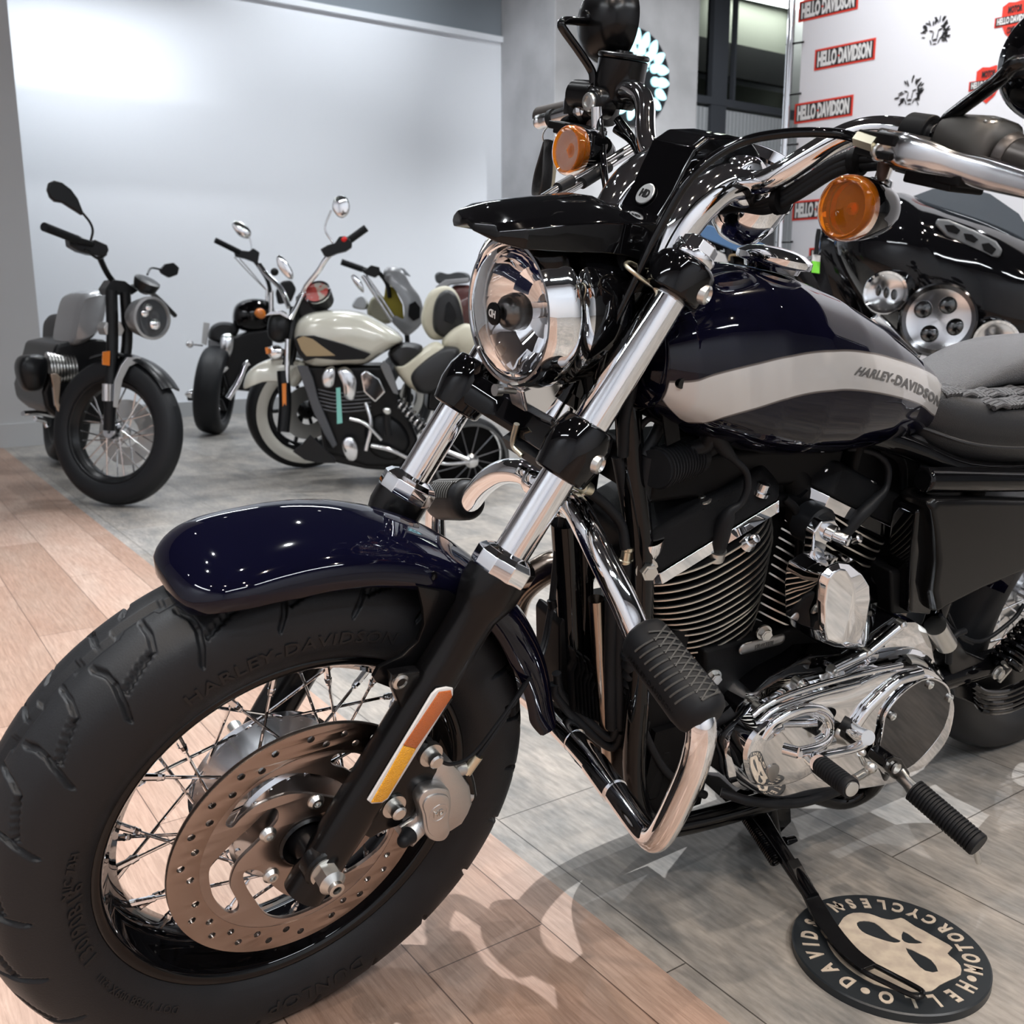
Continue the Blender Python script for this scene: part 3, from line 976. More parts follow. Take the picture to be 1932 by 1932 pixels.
for s in (1, -1):
    br = XZ(MF, .088, (790, 1108), (850, 1118), (900, 1150), (905, 1190), (850, 1225), (800, 1262), (765, 1296), (738, 1300), (712, 1290), (706, 1280), (716, 1262), (760, 1240), (790, 1212), (802, 1180), (800, 1150))
    flat('fender_bracket', [br], s * .0800, s * .0865, MF, SATIN, fd_, bev=.0015)
g = G(MF)
for px, py in ((812, 1082), (880, 1088)):
    q = P(MF, px, py, .074)
    g.bolt((q[0], .079, q[2]), (0, 1, 0), .0035, .004)
g.build('fender_screws', BLACK, fd_)

# ---- lower fork clamp
lc = G(MF)
for s in (1, -1):
    lc.lathe(leg(0, s), FD, [(.487, .0265), (.489, .0300), (.515, .0345), (.535, .0335), (.550, .0285), (.552, .0262)], 44, cap=True)
mid = leg(.519, 0)
PX = unit(np.cross(V(0, 1, 0), FD))     # forward, square to the fork
lc.rings([[mid + V(0, y, 0) + PX * (a * h + dx) + FD * (b * .019) for a, b in ((.8, 1), (1, .6), (1, -.6), (.8, -1), (-.8, -1), (-1, -.6), (-1, .6), (-.8, 1))] for y, h, dx in ((-.085, .021, .0), (-.05, .017, -.006), (-.028, .024, -.018), (0, .028, -.022), (.028, .024, -.018), (.05, .017, -.006), (.085, .021, .0))])
lc.build('lower_fork_clamp', BLACK, BIKE, bevel=.003, seg=3, angle=30)
g = G(MF)
for t, px, py in ((.5, 1133, 878), (.72, 1335, 558)):
    q = P(MF, px, py, YS + .036)
    d = unit(V(-.35, .85, -.1))
    g.lathe(q - d * .004, d, [(-.022, .0105), (0, .0105), (.004, .0098), (.006, .007), (.003, .0055), (.003, .001)], 28, cap=True)
g.build('pinch_bolts', STEEL, BIKE)
# horn bracket parts under the lower clamp
G(MF).box(P(MF, 1000, 845, .03), (.024, .070, .016), np.array(Matrix.Rotation(.52, 3, 'Y'))).build('rubber_block', RUBBER, BIKE)
g = G(MF)
g.tube([P(MF, 975, 800, .02), P(MF, 968, 838, .015), P(MF, 985, 860, .03)], .0035, 10, smooth=5)
g.build('wire_bracket', BRASS, BIKE)

# ---- upper clamp with its caps, risers and the covers
uc = G(MF)
for s in (1, -1):
    uc.lathe(leg(0, s), FD, [(.704, .0262), (.706, .0320), (.728, .0350), (.742, .0325), (.7475, .026)], 44, cap=True)
midu = leg(.726, 0)
uc.rings([[midu + V(0, y, 0) + PX * (a * .030 + dx) + FD * (b * .015) for a, b in ((.8, 1), (1, .6), (1, -.6), (.8, -1), (-.8, -1), (-1, -.6), (-1, .6), (-.8, 1))] for y, dx in ((-.09, .0), (-.045, -.018), (0, -.028), (.045, -.018), (.09, .0))])
uc.build('upper_fork_clamp', BLACK, BIKE, bevel=.003, seg=3)
g = G(MF)
for s in (1, -1):
    g.lathe(leg(.7475, s), FD, [(0, .0235), (.004, .0245), (.009, .0235)], 40, cap=True)
    g.lathe(leg(.7565, s), FD, [(0, .0205), (.012, .0200), (.014, .0175)], 8, cap=True)
g.build('fork_cap', CHROME, BIKE, bevel=.0008)
# eyebrow cover above the headlight
vs = G(MF)
secs = []   # x, half width low, z low, half width shoulder, z shoulder, top z
for x, wl, zl, ws, zs, zt, wt in ((-.172, .010, .655, .012, .661, .664, .008), (-.182, .040, .650, .042, .660, .671, .030), (-.205, .056, .6465, .056, .6655, .678, .036), (-.25, .063, .646, .060, .672, .6855, .034),
                              (-.300, .064, .645, .060, .676, .693, .024), (-.325, .064, .6435, .060, .6765, .6915, .020), (-.345, .064, .640, .060, .677, .685, .024), (-.39, .064, .630, .060, .676, .683, .03), (-.430, .060, .606, .056, .662, .670, .03), (-.445, .055, .600, .05, .652, .658, .02)):
    secs.append([V(x, y, z) for y, z in ((-wl, zl), (-ws * 1.03, (zl + zs) / 2), (-ws, zs), (-(ws + wt) / 2, zs * .45 + zt * .55), (-wt * .5, zt), (0, zt + .001), (wt * .5, zt), ((ws + wt) / 2, zs * .45 + zt * .55), (ws, zs), (ws * 1.03, (zl + zs) / 2), (wl, zl), (0, zl + .004))])
vs.rings(secs)
vs.build('headlight_visor', BLACK, BIKE, bevel=.0025, seg=3, angle=25)
# centre cover running up between the risers
g = G(MF)
secs = []
for x, z, w in ((-.388, .664, .033), (-.398, .688, .033), (-.409, .708, .033), (-.419, .732, .034), (-.428, .753, .035), (-.445, .7645, .034), (-.480, .768, .032), (-.515, .766, .030), (-.535, .755, .028)):
    nx, nz = 0.028, -0.018
    secs.append([V(x, -w, z - .003), V(x, -w * .86, z), V(x, w * .86, z), V(x, w, z - .003), V(x - .028, w, z - .030), V(x - .028, -w, z - .030)])
g.rings(secs)
cv = g.build('riser_cover', BLACK, BIKE, bevel=.002, seg=3, angle=25)
q = P(MF, 1218, 378, 0)
nrm = unit(V(.87, 0, .48))
up = unit(V(-.48, 0, .87))
b0 = V(-.4015, 0, .6965)
G(MF).lathe(b0 + nrm * .001, nrm, [(0, .0125), (.0012, .0125), (.002, .0115)], 40, cap=True).build('cover_badge', LABELM, cv)
v, f = text_mesh('HD', .012, .0006, .8, 0, .0005)
plate('badge_logo', v, f, MF, b0 + nrm * .0034, (0, 1, 0), up, MATTE, cv)
# risers
for s in (1, -1):
    g = G(MF)
    g.tube([(*a, r) for a, r in (((-.392, s * .052, .640), .024), ((-.404, s * .053, .668), .0255), ((-.424, s * .055, .697), .0262), ((-.452, s * .057, .718), .0255), ((-.482, s * .058, .7235), .0245), ((-.500, s * .058, .7225), .0235))], 32, 28, smooth=6, sq=(1.0, .86), up=(0, 1, 0))
    g.lathe((-.484, s * .030, .724), (0, s, 0), [(0, .024), (.006, .027), (.038, .027), (.044, .024), (.045, .014)], 40, cap=True)
    g.build('handlebar_riser', CHROME, BIKE, angle=60)
# handlebar
bp = [(-.484, 0, .724), (-.484, .05, .724), (-.484, .085, .7275), (-.488, .108, .741), (-.498, .128, .760), (-.510, .147, .779), (-.519, .168, .7915), (-.524, .195, .797), (-.525, .235, .797), (-.516, .29, .794), (-.500, .35, .789), (-.480, .41, .783)]
bar = G(MF)
bq = bp[:8] + [(-.534, .235, .789), (-.541, .29, .772), (-.546, .35, .757), (-.550, .41, .744)]      # the far end sits a little lower
full = [V(a, -b, c) for a, b, c in bq[::-1]] + [V(*q) for q in bp[1:]]
bar.tube(full, .0127, 28, smooth=8)
hb = bar.build('handlebar', CHROME, BIKE)
for s in (1, -1):
    dd = V(.016, s * .06, -.005)
    a = V(-.517, s * .285, .794)
    g = G(MF)
    ga, gb_ = (V(-.503, .338, .790), V(-.478, .415, .7825)) if s > 0 else (V(-.545, -.335, .760), V(-.550, -.415, .743))
    g.tube([ga, gb_], .0165 if s > 0 else .0145, 24)
    if s > 0: g.lathe(ga, unit(dd), [(-.004, .0175), (.0, .0205), (.006, .0195), (.009, .0175)], 28, cap=True)
    g.build('grip', mat('grey_brown_grip', (.10, .09, .085), .38, .8), hb)
    # switch housing
    g = G(MF)
    R3 = np.array(Matrix.Rotation(math.atan2(.016, .06) * -s, 3, 'Z'))
    c = V(-.514, s * .298, .795) if s > 0 else V(-.542, -.292, .770)
    secs = []
    for dy, w, h, hb_ in ((-.036, .014, .014, .014), (-.033, .022, .021, .022), (-.02, .025, .0245, .026), (.01, .026, .026, .028), (.028, .024, .023, .026), (.034, .018, .017, .018)):
        ring = []
        for k in range(20):
            t = 2 * pi * k / 20
            ct, st_ = math.cos(t), math.sin(t)
            ex = abs(ct) ** .6 * (1 if ct > 0 else -1) * w
            ez = abs(st_) ** .7 * (1 if st_ > 0 else -1) * (h if st_ > 0 else hb_)
            ring.append(c + R3 @ V(ex, s * dy, ez))
        secs.append(ring)
    g.rings(secs)
    sw = g.build('switch_housing', mat('metallic_grey_housing', (.115, .108, .10), .36, .9, bump=(2500, .3)) if s > 0 else SATIN, hb, angle=50)
    if s > 0: G(MF).lathe(V(-.497, .316, .815), (.3, 0, .95), [(-.003, .0075), (.002, .0078), (.003, .006), (.0, .004)], 24, cap=True).build('housing_screw', STEEL, sw)
    g = G(MF).box(c + R3 @ V(.022, s * -.003, -.032), (.040, .062, .016), R3)
    g.box(c + R3 @ V(.028, s * .022, -.030), (.03, .03, .010), R3)
    g.build('switch_base', MATTE, sw, bevel=.002)
# left side: clutch perch, lever
g = G(MF)
R3 = np.array(Matrix.Rotation(-.26, 3, 'Z'))
g.box((-.482, .232, .789), (.040, .052, .010), R3)
g.box((-.482, .232, .775), (.040, .052, .007), R3)
g.box((-.505, .238, .782), (.020, .050, .024), R3)
g.lathe((-.523, .232, .796), (0.0, 1, 0), [(-.014, .0165), (-.012, .0195), (.012, .0195), (.014, .0165)], 30, cap=True)
g.tube(P3(MF, (1658, 252, .212), (1760, 272, .258)), .010, 12, sq=(.55, 1.5), up=(0, 0, 1))
g.tube(P3(MF, (1640, 288, .208), (1700, 312, .235), (1752, 332, .262)), .010, 12, sq=(.55, 1.5), up=(0, 0, 1))
g.build('clutch_perch', MATTE, hb, bevel=.0015, seg=3)
lv = [(-.4745, .224, .7825, .0112), (-.468, .245, .7825, .0112), (-.463, .262, .782, .0125), (-.463, .285, .780, .0112), (-.467, .31, .7775, .0092), (-.470, .335, .775, .0105), (-.4695, .355, .7735, .0100), (-.466, .39, .771, .0085), (-.458, .43, .768, .008)]
g = G(MF).tube(lv, .01, 24, smooth=6, sq=(1.22, .55), up=(0, 0, 1))
g.tube(P3(MF, (1700, 292, .232), (1752, 306, .258)), .0135, 4, sq=(1.15, .35), up=(0, 0, 1))
g.build('clutch_lever', CHROME_SOFT, hb, label='polished clutch lever')
g = G(MF).lathe((-.476, .238, .790), (0, 0, 1), [(-.022, .0065), (-.019, .0075), (.006, .0075), (.007, .005)], 20, cap=True)
g.lathe((-.489, .226, .765), (.1, .2, -1), [(-.01, .006), (.0, .0062), (.010, .0048), (.014, .003)], 16, cap=True)
g.build('lever_pivot', RUST, hb)
g = G(MF).lathe(P(MF, 1662, 286, .235), unit(V(.5, .75, .1)), [(-.006, .008), (.002, .0085), (.004, .007), (.002, .0045)], 24, cap=True)
g.build('perch_screw', STEEL, hb)
# right side: brake reservoir, lever
g = G(MF)
g.lathe((-.540, -.238, .780), (0, 0, 1), [(-.008, .022), (0, .030), (.003, .0315), (.050, .0325), (.0515, .0300)], 48, cap=True)
g.tube([V(-.518, -.252, .784, .0) [:3], V(-.520, -.300, .782)], .0185, 24)
g.lathe((-.504, -.238, .776), (1, 0.05, -.05), [(-.02, .020), (.002, .0195), (.006, .016), (.008, .013)], 36, cap=True)
rs_ = g.build('brake_reservoir', SATIN, hb, angle=40, label='black front brake reservoir')
G(MF).lathe((-.540, -.238, .832), (0, 0, 1), [(0, .0325), (.002, .034), (.005, .0335), (.0065, .031), (.0065, .012), (.0095, .011), (.0095, .001)], 48, cap=True).build('reservoir_lid', SATIN, rs_)
G(MF).lathe((-.494, -.238, .776), (1, .05, -.05), [(-.004, .0115), (.001, .0118), (.003, .0105), (.0035, .007), (.0015, .0065), (.0015, .001)], 28, cap=True).build('banjo_bolt', STEEL, rs_)
G(MF).tube([(*P(MF, 1108, 208, -.285), .0165), (*P(MF, 1100, 210, -.292), .0175), (*P(MF, 1096, 210, -.295), .0135), (*P(MF, 1070, 217, -.32), .0118), (*P(MF, 1046, 223, -.345), .0102), (*P(MF, 1042, 224, -.35), .0088), (*P(MF, 1036, 226, -.355), .0102), (*P(MF, 1024, 229, -.37), .0100), (*P(MF, 1014, 231, -.378), .0095), (*P(MF, 1009, 232, -.383), .003)], .01, 24, smooth=4).build('brake_lever', CHROME_SOFT, hb)
G(MF).tube(P3(MF, (1046, 223, -.345), (1039, 225, -.352)), .0125, 20).build('lever_band', RUBBER, hb)
g = G(MF).lathe(P(MF, 1120, 236, -.27), (0.2, 0, -1), [(-.01, .010), (.008, .010), (.012, .007)], 20, cap=True)
g.build('lever_hinge', RUST, hb)
# turn signals
def signal(s):
    c = V(-.457, s * .219, .7236 if s > 0 else .7165)
    g = G(MF)
    g.lathe(c, (-1, 0, 0), [(.010, .0290), (.014, .0305), (.022, .0300), (.040, .0275), (.056, .0225), (.068, .014), (.074, .006), (.075, .001)], 48, cap=True)
    b = g.build('turn_signal', BLACK, BIKE, angle=60, label=('near' if s > 0 else 'far') + ' bullet turn signal with orange lens')
    g = G(MF)
    g.lathe(c, (-1, 0, 0), [(.012, .0285), (.011, .0305), (.005, .0312), (-.002, .0305), (-.005, .0285), (-.0055, .0265), (-.0025, .0245), (-.002, .018), (-.003, .008), (-.0035, .0005)], 56)
    g.lathe(c, (-1, 0, 0), [(.002, .0005), (.002, .018), (.001, .024), (.004, .028), (.012, .0275)], 56)
    g.build('orange_lens', ORANGE, b, recalc=False, angle=50)
    g = G(MF)
    g.lathe(c, (-1, 0, 0), [(.028, .001), (.024, .012), (.014, .021), (.007, .0245)], 40)
    g.lathe(c, (-1, 0, 0), [(.006, .001), (.008, .006), (.014, .008), (.026, .007)], 24)
    g.build('reflector_bowl', ORANGE_IN, b)
    g = G(MF)
    g.tube([c + V(-.043, 0, .022), c + V(-.040, s * .006, .055)], .0072, 20)
    g.lathe(c + V(-.043, 0, .026), (0.0, 0, 1), [(-.003, .013), (.002, .0125), (.004, .009)], 24, cap=True)
    g.build('signal_stalk', CHROME_SOFT, b)
    return b
signal(1)
signal(-1)
# mirrors
def mirror(s):
    g = G(MF)
    pts = [(-.512, s * .257, .790), (-.511, s * .259, .806), (-.507, s * .263, .816), (-.488, s * .271, .836), (-.468, s * .280, .856), (-.466, s * .283, .862), (-.474, s * .286, .866), (-.505, s * .297, .869), (-.535, s * .302, .872)]
    if s > 0: pts = [(-.517, .257, .795), (-.516, .259, .806), (-.511, .264, .813), (-.500, .280, .822), (-.470, .325, .846), (-.459, .341, .858), (-.463, .347, .862), (-.49, .345, .866), (-.52, .335, .870)]
    g.tube(pts, .0055, 18, smooth=5, sq=(1.15, .9))
    g.lathe(pts[0], (0, 0, 1), [(-.006, .0095), (.004, .0095), (.006, .007)], 20, cap=True)
    st = g.build('mirror_stem', BLACK, BIKE)
    c = V(-.548, s * .303, .874) if s < 0 else V(-.548, .325, .872)
    ax = unit(V(1, s * .12, 0.02))
    g = G(MF).lathe(c, ax, [(-.026, .046), (-.024, .0515), (-.016, .0525), (-.004, .0505), (.012, .043), (.022, .028), (.026, .012), (.027, .001)], 56)
    g.lathe(c, ax, [(.024, .010), (.030, .009), (.031, .005)], 20, cap=True)
    o = g.build('mirror_housing', SATIN if s < 0 else BLACK, st, angle=60)
    G(MF).cyl(c - ax * .0245, c - ax * .0225, .0455, n=48).build('mirror_glass', CHROME, st)
mirror(1)
mirror(-1)
# cables
g = G(MF).tube([(-.466, .222, .7835), (-.466, .18, .787), (-.439, .14, .780), (-.408, .11, .764), (-.372, .094, .730), (-.350, .085, .676), (-.330, .080, .615), (-.315, .074, .557), (-.325, .060, .495), (-.35, .05, .44)], .0048, 16, smooth=8)
g.build('clutch_cable', BLACK, BIKE)
G(MF).tube([(-.464, .230, .7830), (-.4665, .206, .7855)], .0075, 6).build('cable_ferrule', BRASS, BIKE)
g = G(MF)
g.tube([(-.500, -.222, .762), (-.496, -.205, .735), (-.480, -.17, .70), (-.450, -.12, .672), (-.42, -.08, .64), (-.40, -.06, .56)], .0050, 14, smooth=8)
g.build('brake_line', BLACK, BIKE)
G(MF).tube([(-.498, -.226, .770), (-.500, -.222, .752)], .0072, 12).build('brake_ferrule', BRASS, BIKE)
g = G(MF)
for d in (0, .012):
    g.tube([(-.535, -.225, .760 - d), (-.54, -.19, .735), (-.525 - d, -.14, .70), (-.49 - d, -.10, .665), (-.45, -.075, .60), (-.42, -.05, .5)], .0058, 12, smooth=8)
g.build('throttle_cables', BLACK, BIKE)
g = G(MF)
for d in (0, .007, -.006):
    g.tube([(-.500, .245, .772 + d * .3), (-.505, .20, .768 + d), (-.502, .165, .757 + d), (-.498, .125, .726 + d), (-.498, .09, .704 + d * .7), (-.50, .05, .695), (-.50, .01, .69 + d)], .0050, 12, smooth=8)
g.build('bar_wiring', RUBBER, BIKE)
g = G(MF)
for c in ((-.503, .185, .764), (-.498, .105, .712)):
    g.lathe(c, (0, 1, .3), [(-.004, .0145), (.004, .0145)], 16, cap=True)
g.build('wiring_clip', MATTE, BIKE)
g = G(MF)   # throttle cables running down behind the visor to the left
g.tube(P3(MF, (1200, 270, -.215), (1150, 300, -.195), (1105, 326, -.175), (1050, 356, -.15), (1000, 388, -.12), (950, 425, -.10), (912, 475, -.09), (900, 540, -.08)), .0042, 12, smooth=8)
g.build('throttle_cable', CHROME_SOFT, BIKE)
G(MF).tube(P3(MF, (1200, 282, -.21), (1155, 310, -.19), (1100, 345, -.165), (1060, 368, -.14), (1025, 388, -.11), (1000, 420, -.08)), .0042, 12, smooth=8).build('throttle_cable', CHROME_SOFT, BIKE)
G(MF).tube(P3(MF, (1078, 340, -.163), (1052, 355, -.151)), .0068, 14).build('cable_boot', RUBBER, BIKE)
G(MF).tube(P3(MF, (1148, 315, -.187), (1098, 346, -.164)), .0072, 14).build('cable_boot', RUBBER, BIKE)
# speedometer and its plate
ax = unit(V(-.42, 0, .907))
c = V(-.572, 0, .700)
g = G(MF).lathe(c, ax, [(-.055, .001), (-.054, .016), (-.045, .030), (-.025, .041), (-.004, .0445), (.002, .0445), (.003, .0475), (.012, .0475), (.014, .0455), (.030, .0455), (.033, .0485), (.044, .0485), (.046, .045)], 64, cap=True)
sp = g.build('speedometer', CHROME, BIKE, angle=30, label='chrome speedometer housing')
G(MF).cyl(c + ax * .0455, c + ax * .047, .043, n=48).build('dial_glass', BLACK, sp)
# guide ring round the clutch cable, on the upper clamp
ring = [P(MF, *a) for a in ((1180, 500, .080), (1190, 496, .070), (1215, 512, .072), (1238, 536, .082), (1240, 545, .092), (1222, 534, .094), (1195, 514, .090))]
G(MF).tube(ring, .0022, 10, smooth=5, loop=True).build('cable_guide', BRASS, BIKE)

# ---- headlight
HO = V(-.238, 0, .5695)
HX = unit(V(-1, 0, .05))
g = G(MF).lathe(HO, HX, [(.001, .0700), (-.004, .0735), (-.004, .0765), (.003, .0800), (.014, .0812), (.020, .0835), (.028, .0842), (.034, .0830), (.036, .0815), (.050, .0825)], 96)
hl = g.build('headlight', CHROME, BIKE, angle=45, label='round chrome rimmed headlight')
G(MF).lathe(HO, HX, [(.050, .0826), (.056, .0832), (.080, .0815), (.105, .074), (.125, .058), (.136, .036), (.140, .012), (.141, .001)], 96).build('headlight_bucket', BLACK, hl, angle=60)
G(MF).lathe(HO, HX, [(.002, .0715), (-.004, .069), (-.010, .060), (-.016, .044), (-.020, .024), (-.021, .001), (-.0190, .001), (-.018, .024), (-.014, .044), (-.008, .060), (-.002, .069)], 72).build('headlight_lens', GLASS, hl, angle=60, recalc=False)
g = G(MF)      # facetted bowl
prof = [(.0, .0700), (.010, .066), (.022, .058), (.034, .047), (.045, .032), (.050, .017), (.051, .001)]
g.lathe(HO, HX, prof, 28)
g.build('reflector_bowl', CHROME, hl, angle=10, recalc=False)
sh = G(MF).lathe(HO, HX, [(-.014, .001), (-.013, .010), (-.006, .0175), (.004, .0205), (.014, .020), (.018, .017), (.018, .001)], 40)
sh.build('bulb_shield', mat('grey_shield', (.16, .155, .15), .25, .9), hl, angle=50)
G(MF).cyl(HO + HX * .018, HO + HX * .048, .009, n=24).build('bulb', BULB, hl)
G(MF).lathe(HO, -HX, [(.0195, .001), (.0195, .0120), (.0215, .0118), (.022, .0105), (.0222, .001)], 40).build('lens_badge', MATTE, hl)
v, f = text_mesh('HD', .011, .0004, .8, 0, .0003)
plate('badge_logo', v, f, MF, HO - HX * .0226, (0, -1, 0), (.05, 0, 1), WHITEP, hl)
# mount below the lamp
g = G(MF)
g.loft([(-.016, XZ(MF, 0, (968, 728), (1040, 700), (1052, 712), (1020, 800), (985, 790), (975, 760))), (.016, XZ(MF, 0, (968, 728), (1040, 700), (1052, 712), (1020, 800), (985, 790), (975, 760)))])
g.build('headlight_mount', CHROME_SOFT, hl, bevel=.004, seg=3)
g = G(MF)
q = P(MF, 1075, 708, .03)
g.cyl(q - V(0, .03, 0), q, .008)
g.bolt(q, (0, 1, 0), .0065, .008)
g.cyl(P(MF, 938, 735, .01), P(MF, 972, 738, .01), .0035)
g.cyl(P(MF, 933, 736, .01), P(MF, 945, 736, .01), .0065)
g.build('mount_bolt', STEEL, hl)
G(MF).cyl(P(MF, 1040, 768, .01), P(MF, 1052, 742, .01), .0045).build('red_tag', REDM, hl)
# steering head bits between the fork legs
g = G(MF)
g.cyl(leg(.53, 0, -.05), leg(.72, 0, -.05), .024)
g.cyl(leg(.535, 0, -.05), leg(.548, 0, -.05), .030)
g.build('steering_neck', BLACK, BIKE)
G(MF).cyl(leg(.5, 0, -.05), leg(.535, 0, -.05), .031, .027).build('neck_bearing_cup', CHROME, BIKE)
g = G(MF)
rs = random.Random(5)
for k in range(7):
    y = rs.uniform(-.05, .05)
    x = rs.uniform(-.02, .01)
    g.tube([V(-.345 + x, y, .64), V(-.330 + x, y * 1.2, .60), V(-.330 + x, y * .8, .55), V(-.34 + x, y * .6, .50), V(-.36 + x, y * .5, .46)], rs.uniform(.003, .006), 10, smooth=6)
g.build('headlight_wiring', RUBBER, BIKE)
# keys hanging from the right lever
KB = P(MF, 1038, 250, -.352)
kf = empty('key_fob', tuple(toW(MF, KB)), 'black leather key loop with keys hanging from the far brake lever', 'keys')
c = KB + V(0, 0, -.012)
g = G(MF)
path = [c + V(0, .000, .000), c + V(.006, .012, -.025), c + V(.008, .018, -.055), c + V(.004, .006, -.078), c + V(0, -.012, -.075), c + V(-.002, -.016, -.050), c + V(0, -.006, -.02)]
g.tube(path, .0048, 10, smooth=6, loop=True, sq=(1.7, .6), up=(1, 0, 0))
g.build('fob_loop', LEATHER, kf)
g = G(MF).tube([V(KB[0] + .012 * math.cos(t), KB[1] + .004 * math.sin(t), KB[2] - .002 + .0125 * math.sin(t)) for t in [2 * pi * k / 16 for k in range(16)]], .0012, 8, loop=True)
g.build('key_ring', STEEL, kf)
g = G(MF)
g.prism([(c[0] + a, c[2] + b) for a, b in ((-.022, -.01), (-.010, -.008), (-.008, -.022), (-.013, -.026), (-.012, -.058), (-.018, -.062), (-.021, -.056), (-.020, -.026), (-.025, -.02))], c[1] - .002, c[1] + .000)
g.prism([(c[0] + a, c[2] + b) for a, b in ((-.012, -.008), (-.002, -.008), (.001, -.022), (-.005, -.030), (-.004, -.052), (-.009, -.056), (-.011, -.030), (-.015, -.02))], c[1] + .004, c[1] + .006)
g.build('keys', BRASS, kf)

# ---------------------------------------------------------------- tank
TX = [-.392, -.397, -.43, -.48, -.55, -.62, -.70, -.78, -.85, -.91, -.95, -.980, -.998]
TW = [.070, .094, .109, .120, .132, .136, .133, .122, .106, .088, .072, .054, .02]
TZT = [.570, .585, .602, .616, .625, .6185, .598, .568, .537, .509, .486, .462, .44]
TZC = [.52, .515, .505, .495, .49, .482, .475, .468, .46, .45, .44, .430, .425]
TZB = [.475, .464, .448, .428, .404, .391, .386, .388, .390, .392, .396, .402, .41]
def tk(x): return [float(np.interp(-x, [-a for a in TX], t)) for t in (TW, TZT, TZC, TZB)]
def tank_half(x, z):
    w, zt, zc, zb = tk(x)
    u = (z - zc) / (zt - zc) if z > zc else (zc - z) / (zc - zb)
    u = min(max(u, 0), 1)
    if z > zc: a = math.asin(min(u ** (1 / .95), 1))
    else: a = math.asin(min(u ** (1 / .75), 1))
    return w * max(math.cos(a), 0) ** .85
def on_tank(px, py):
    y = .12
    for _ in range(30):
        q = P(MB, px, py, y)
        y = .5 * y + .5 * tank_half(q[0], q[2])
    return P(MB, px, py, y)
xs = cr([V(a) for a in TX], 9)
R = []
for x in xs:
    x = float(x[0])
    w, zt, zc, zb = tk(x)
    ring = []
    for k in range(88):
        a = 2 * pi * (k + .5) / 88
        c, s = math.cos(a), math.sin(a)
        y = w * (1 if c > 0 else -1) * abs(c) ** .85
        z = zc + (zt - zc) * abs(s) ** .95 if s > 0 else zc - (zc - zb) * abs(s) ** .75
        ring.append(V(x, y, z))
    R.append(ring)
hi = [on_tank(*p) for p in ((1296, 722), (1351, 708), (1427, 689), (1503, 672), (1579, 664), (1636, 667), (1692, 680), (1749, 701), (1779, 722))]
lo = [on_tank(*p) for p in ((1321, 797), (1370, 785), (1427, 769), (1503, 746), (1579, 734.5), (1617, 734.5), (1674, 743), (1730, 759), (1776, 785))]
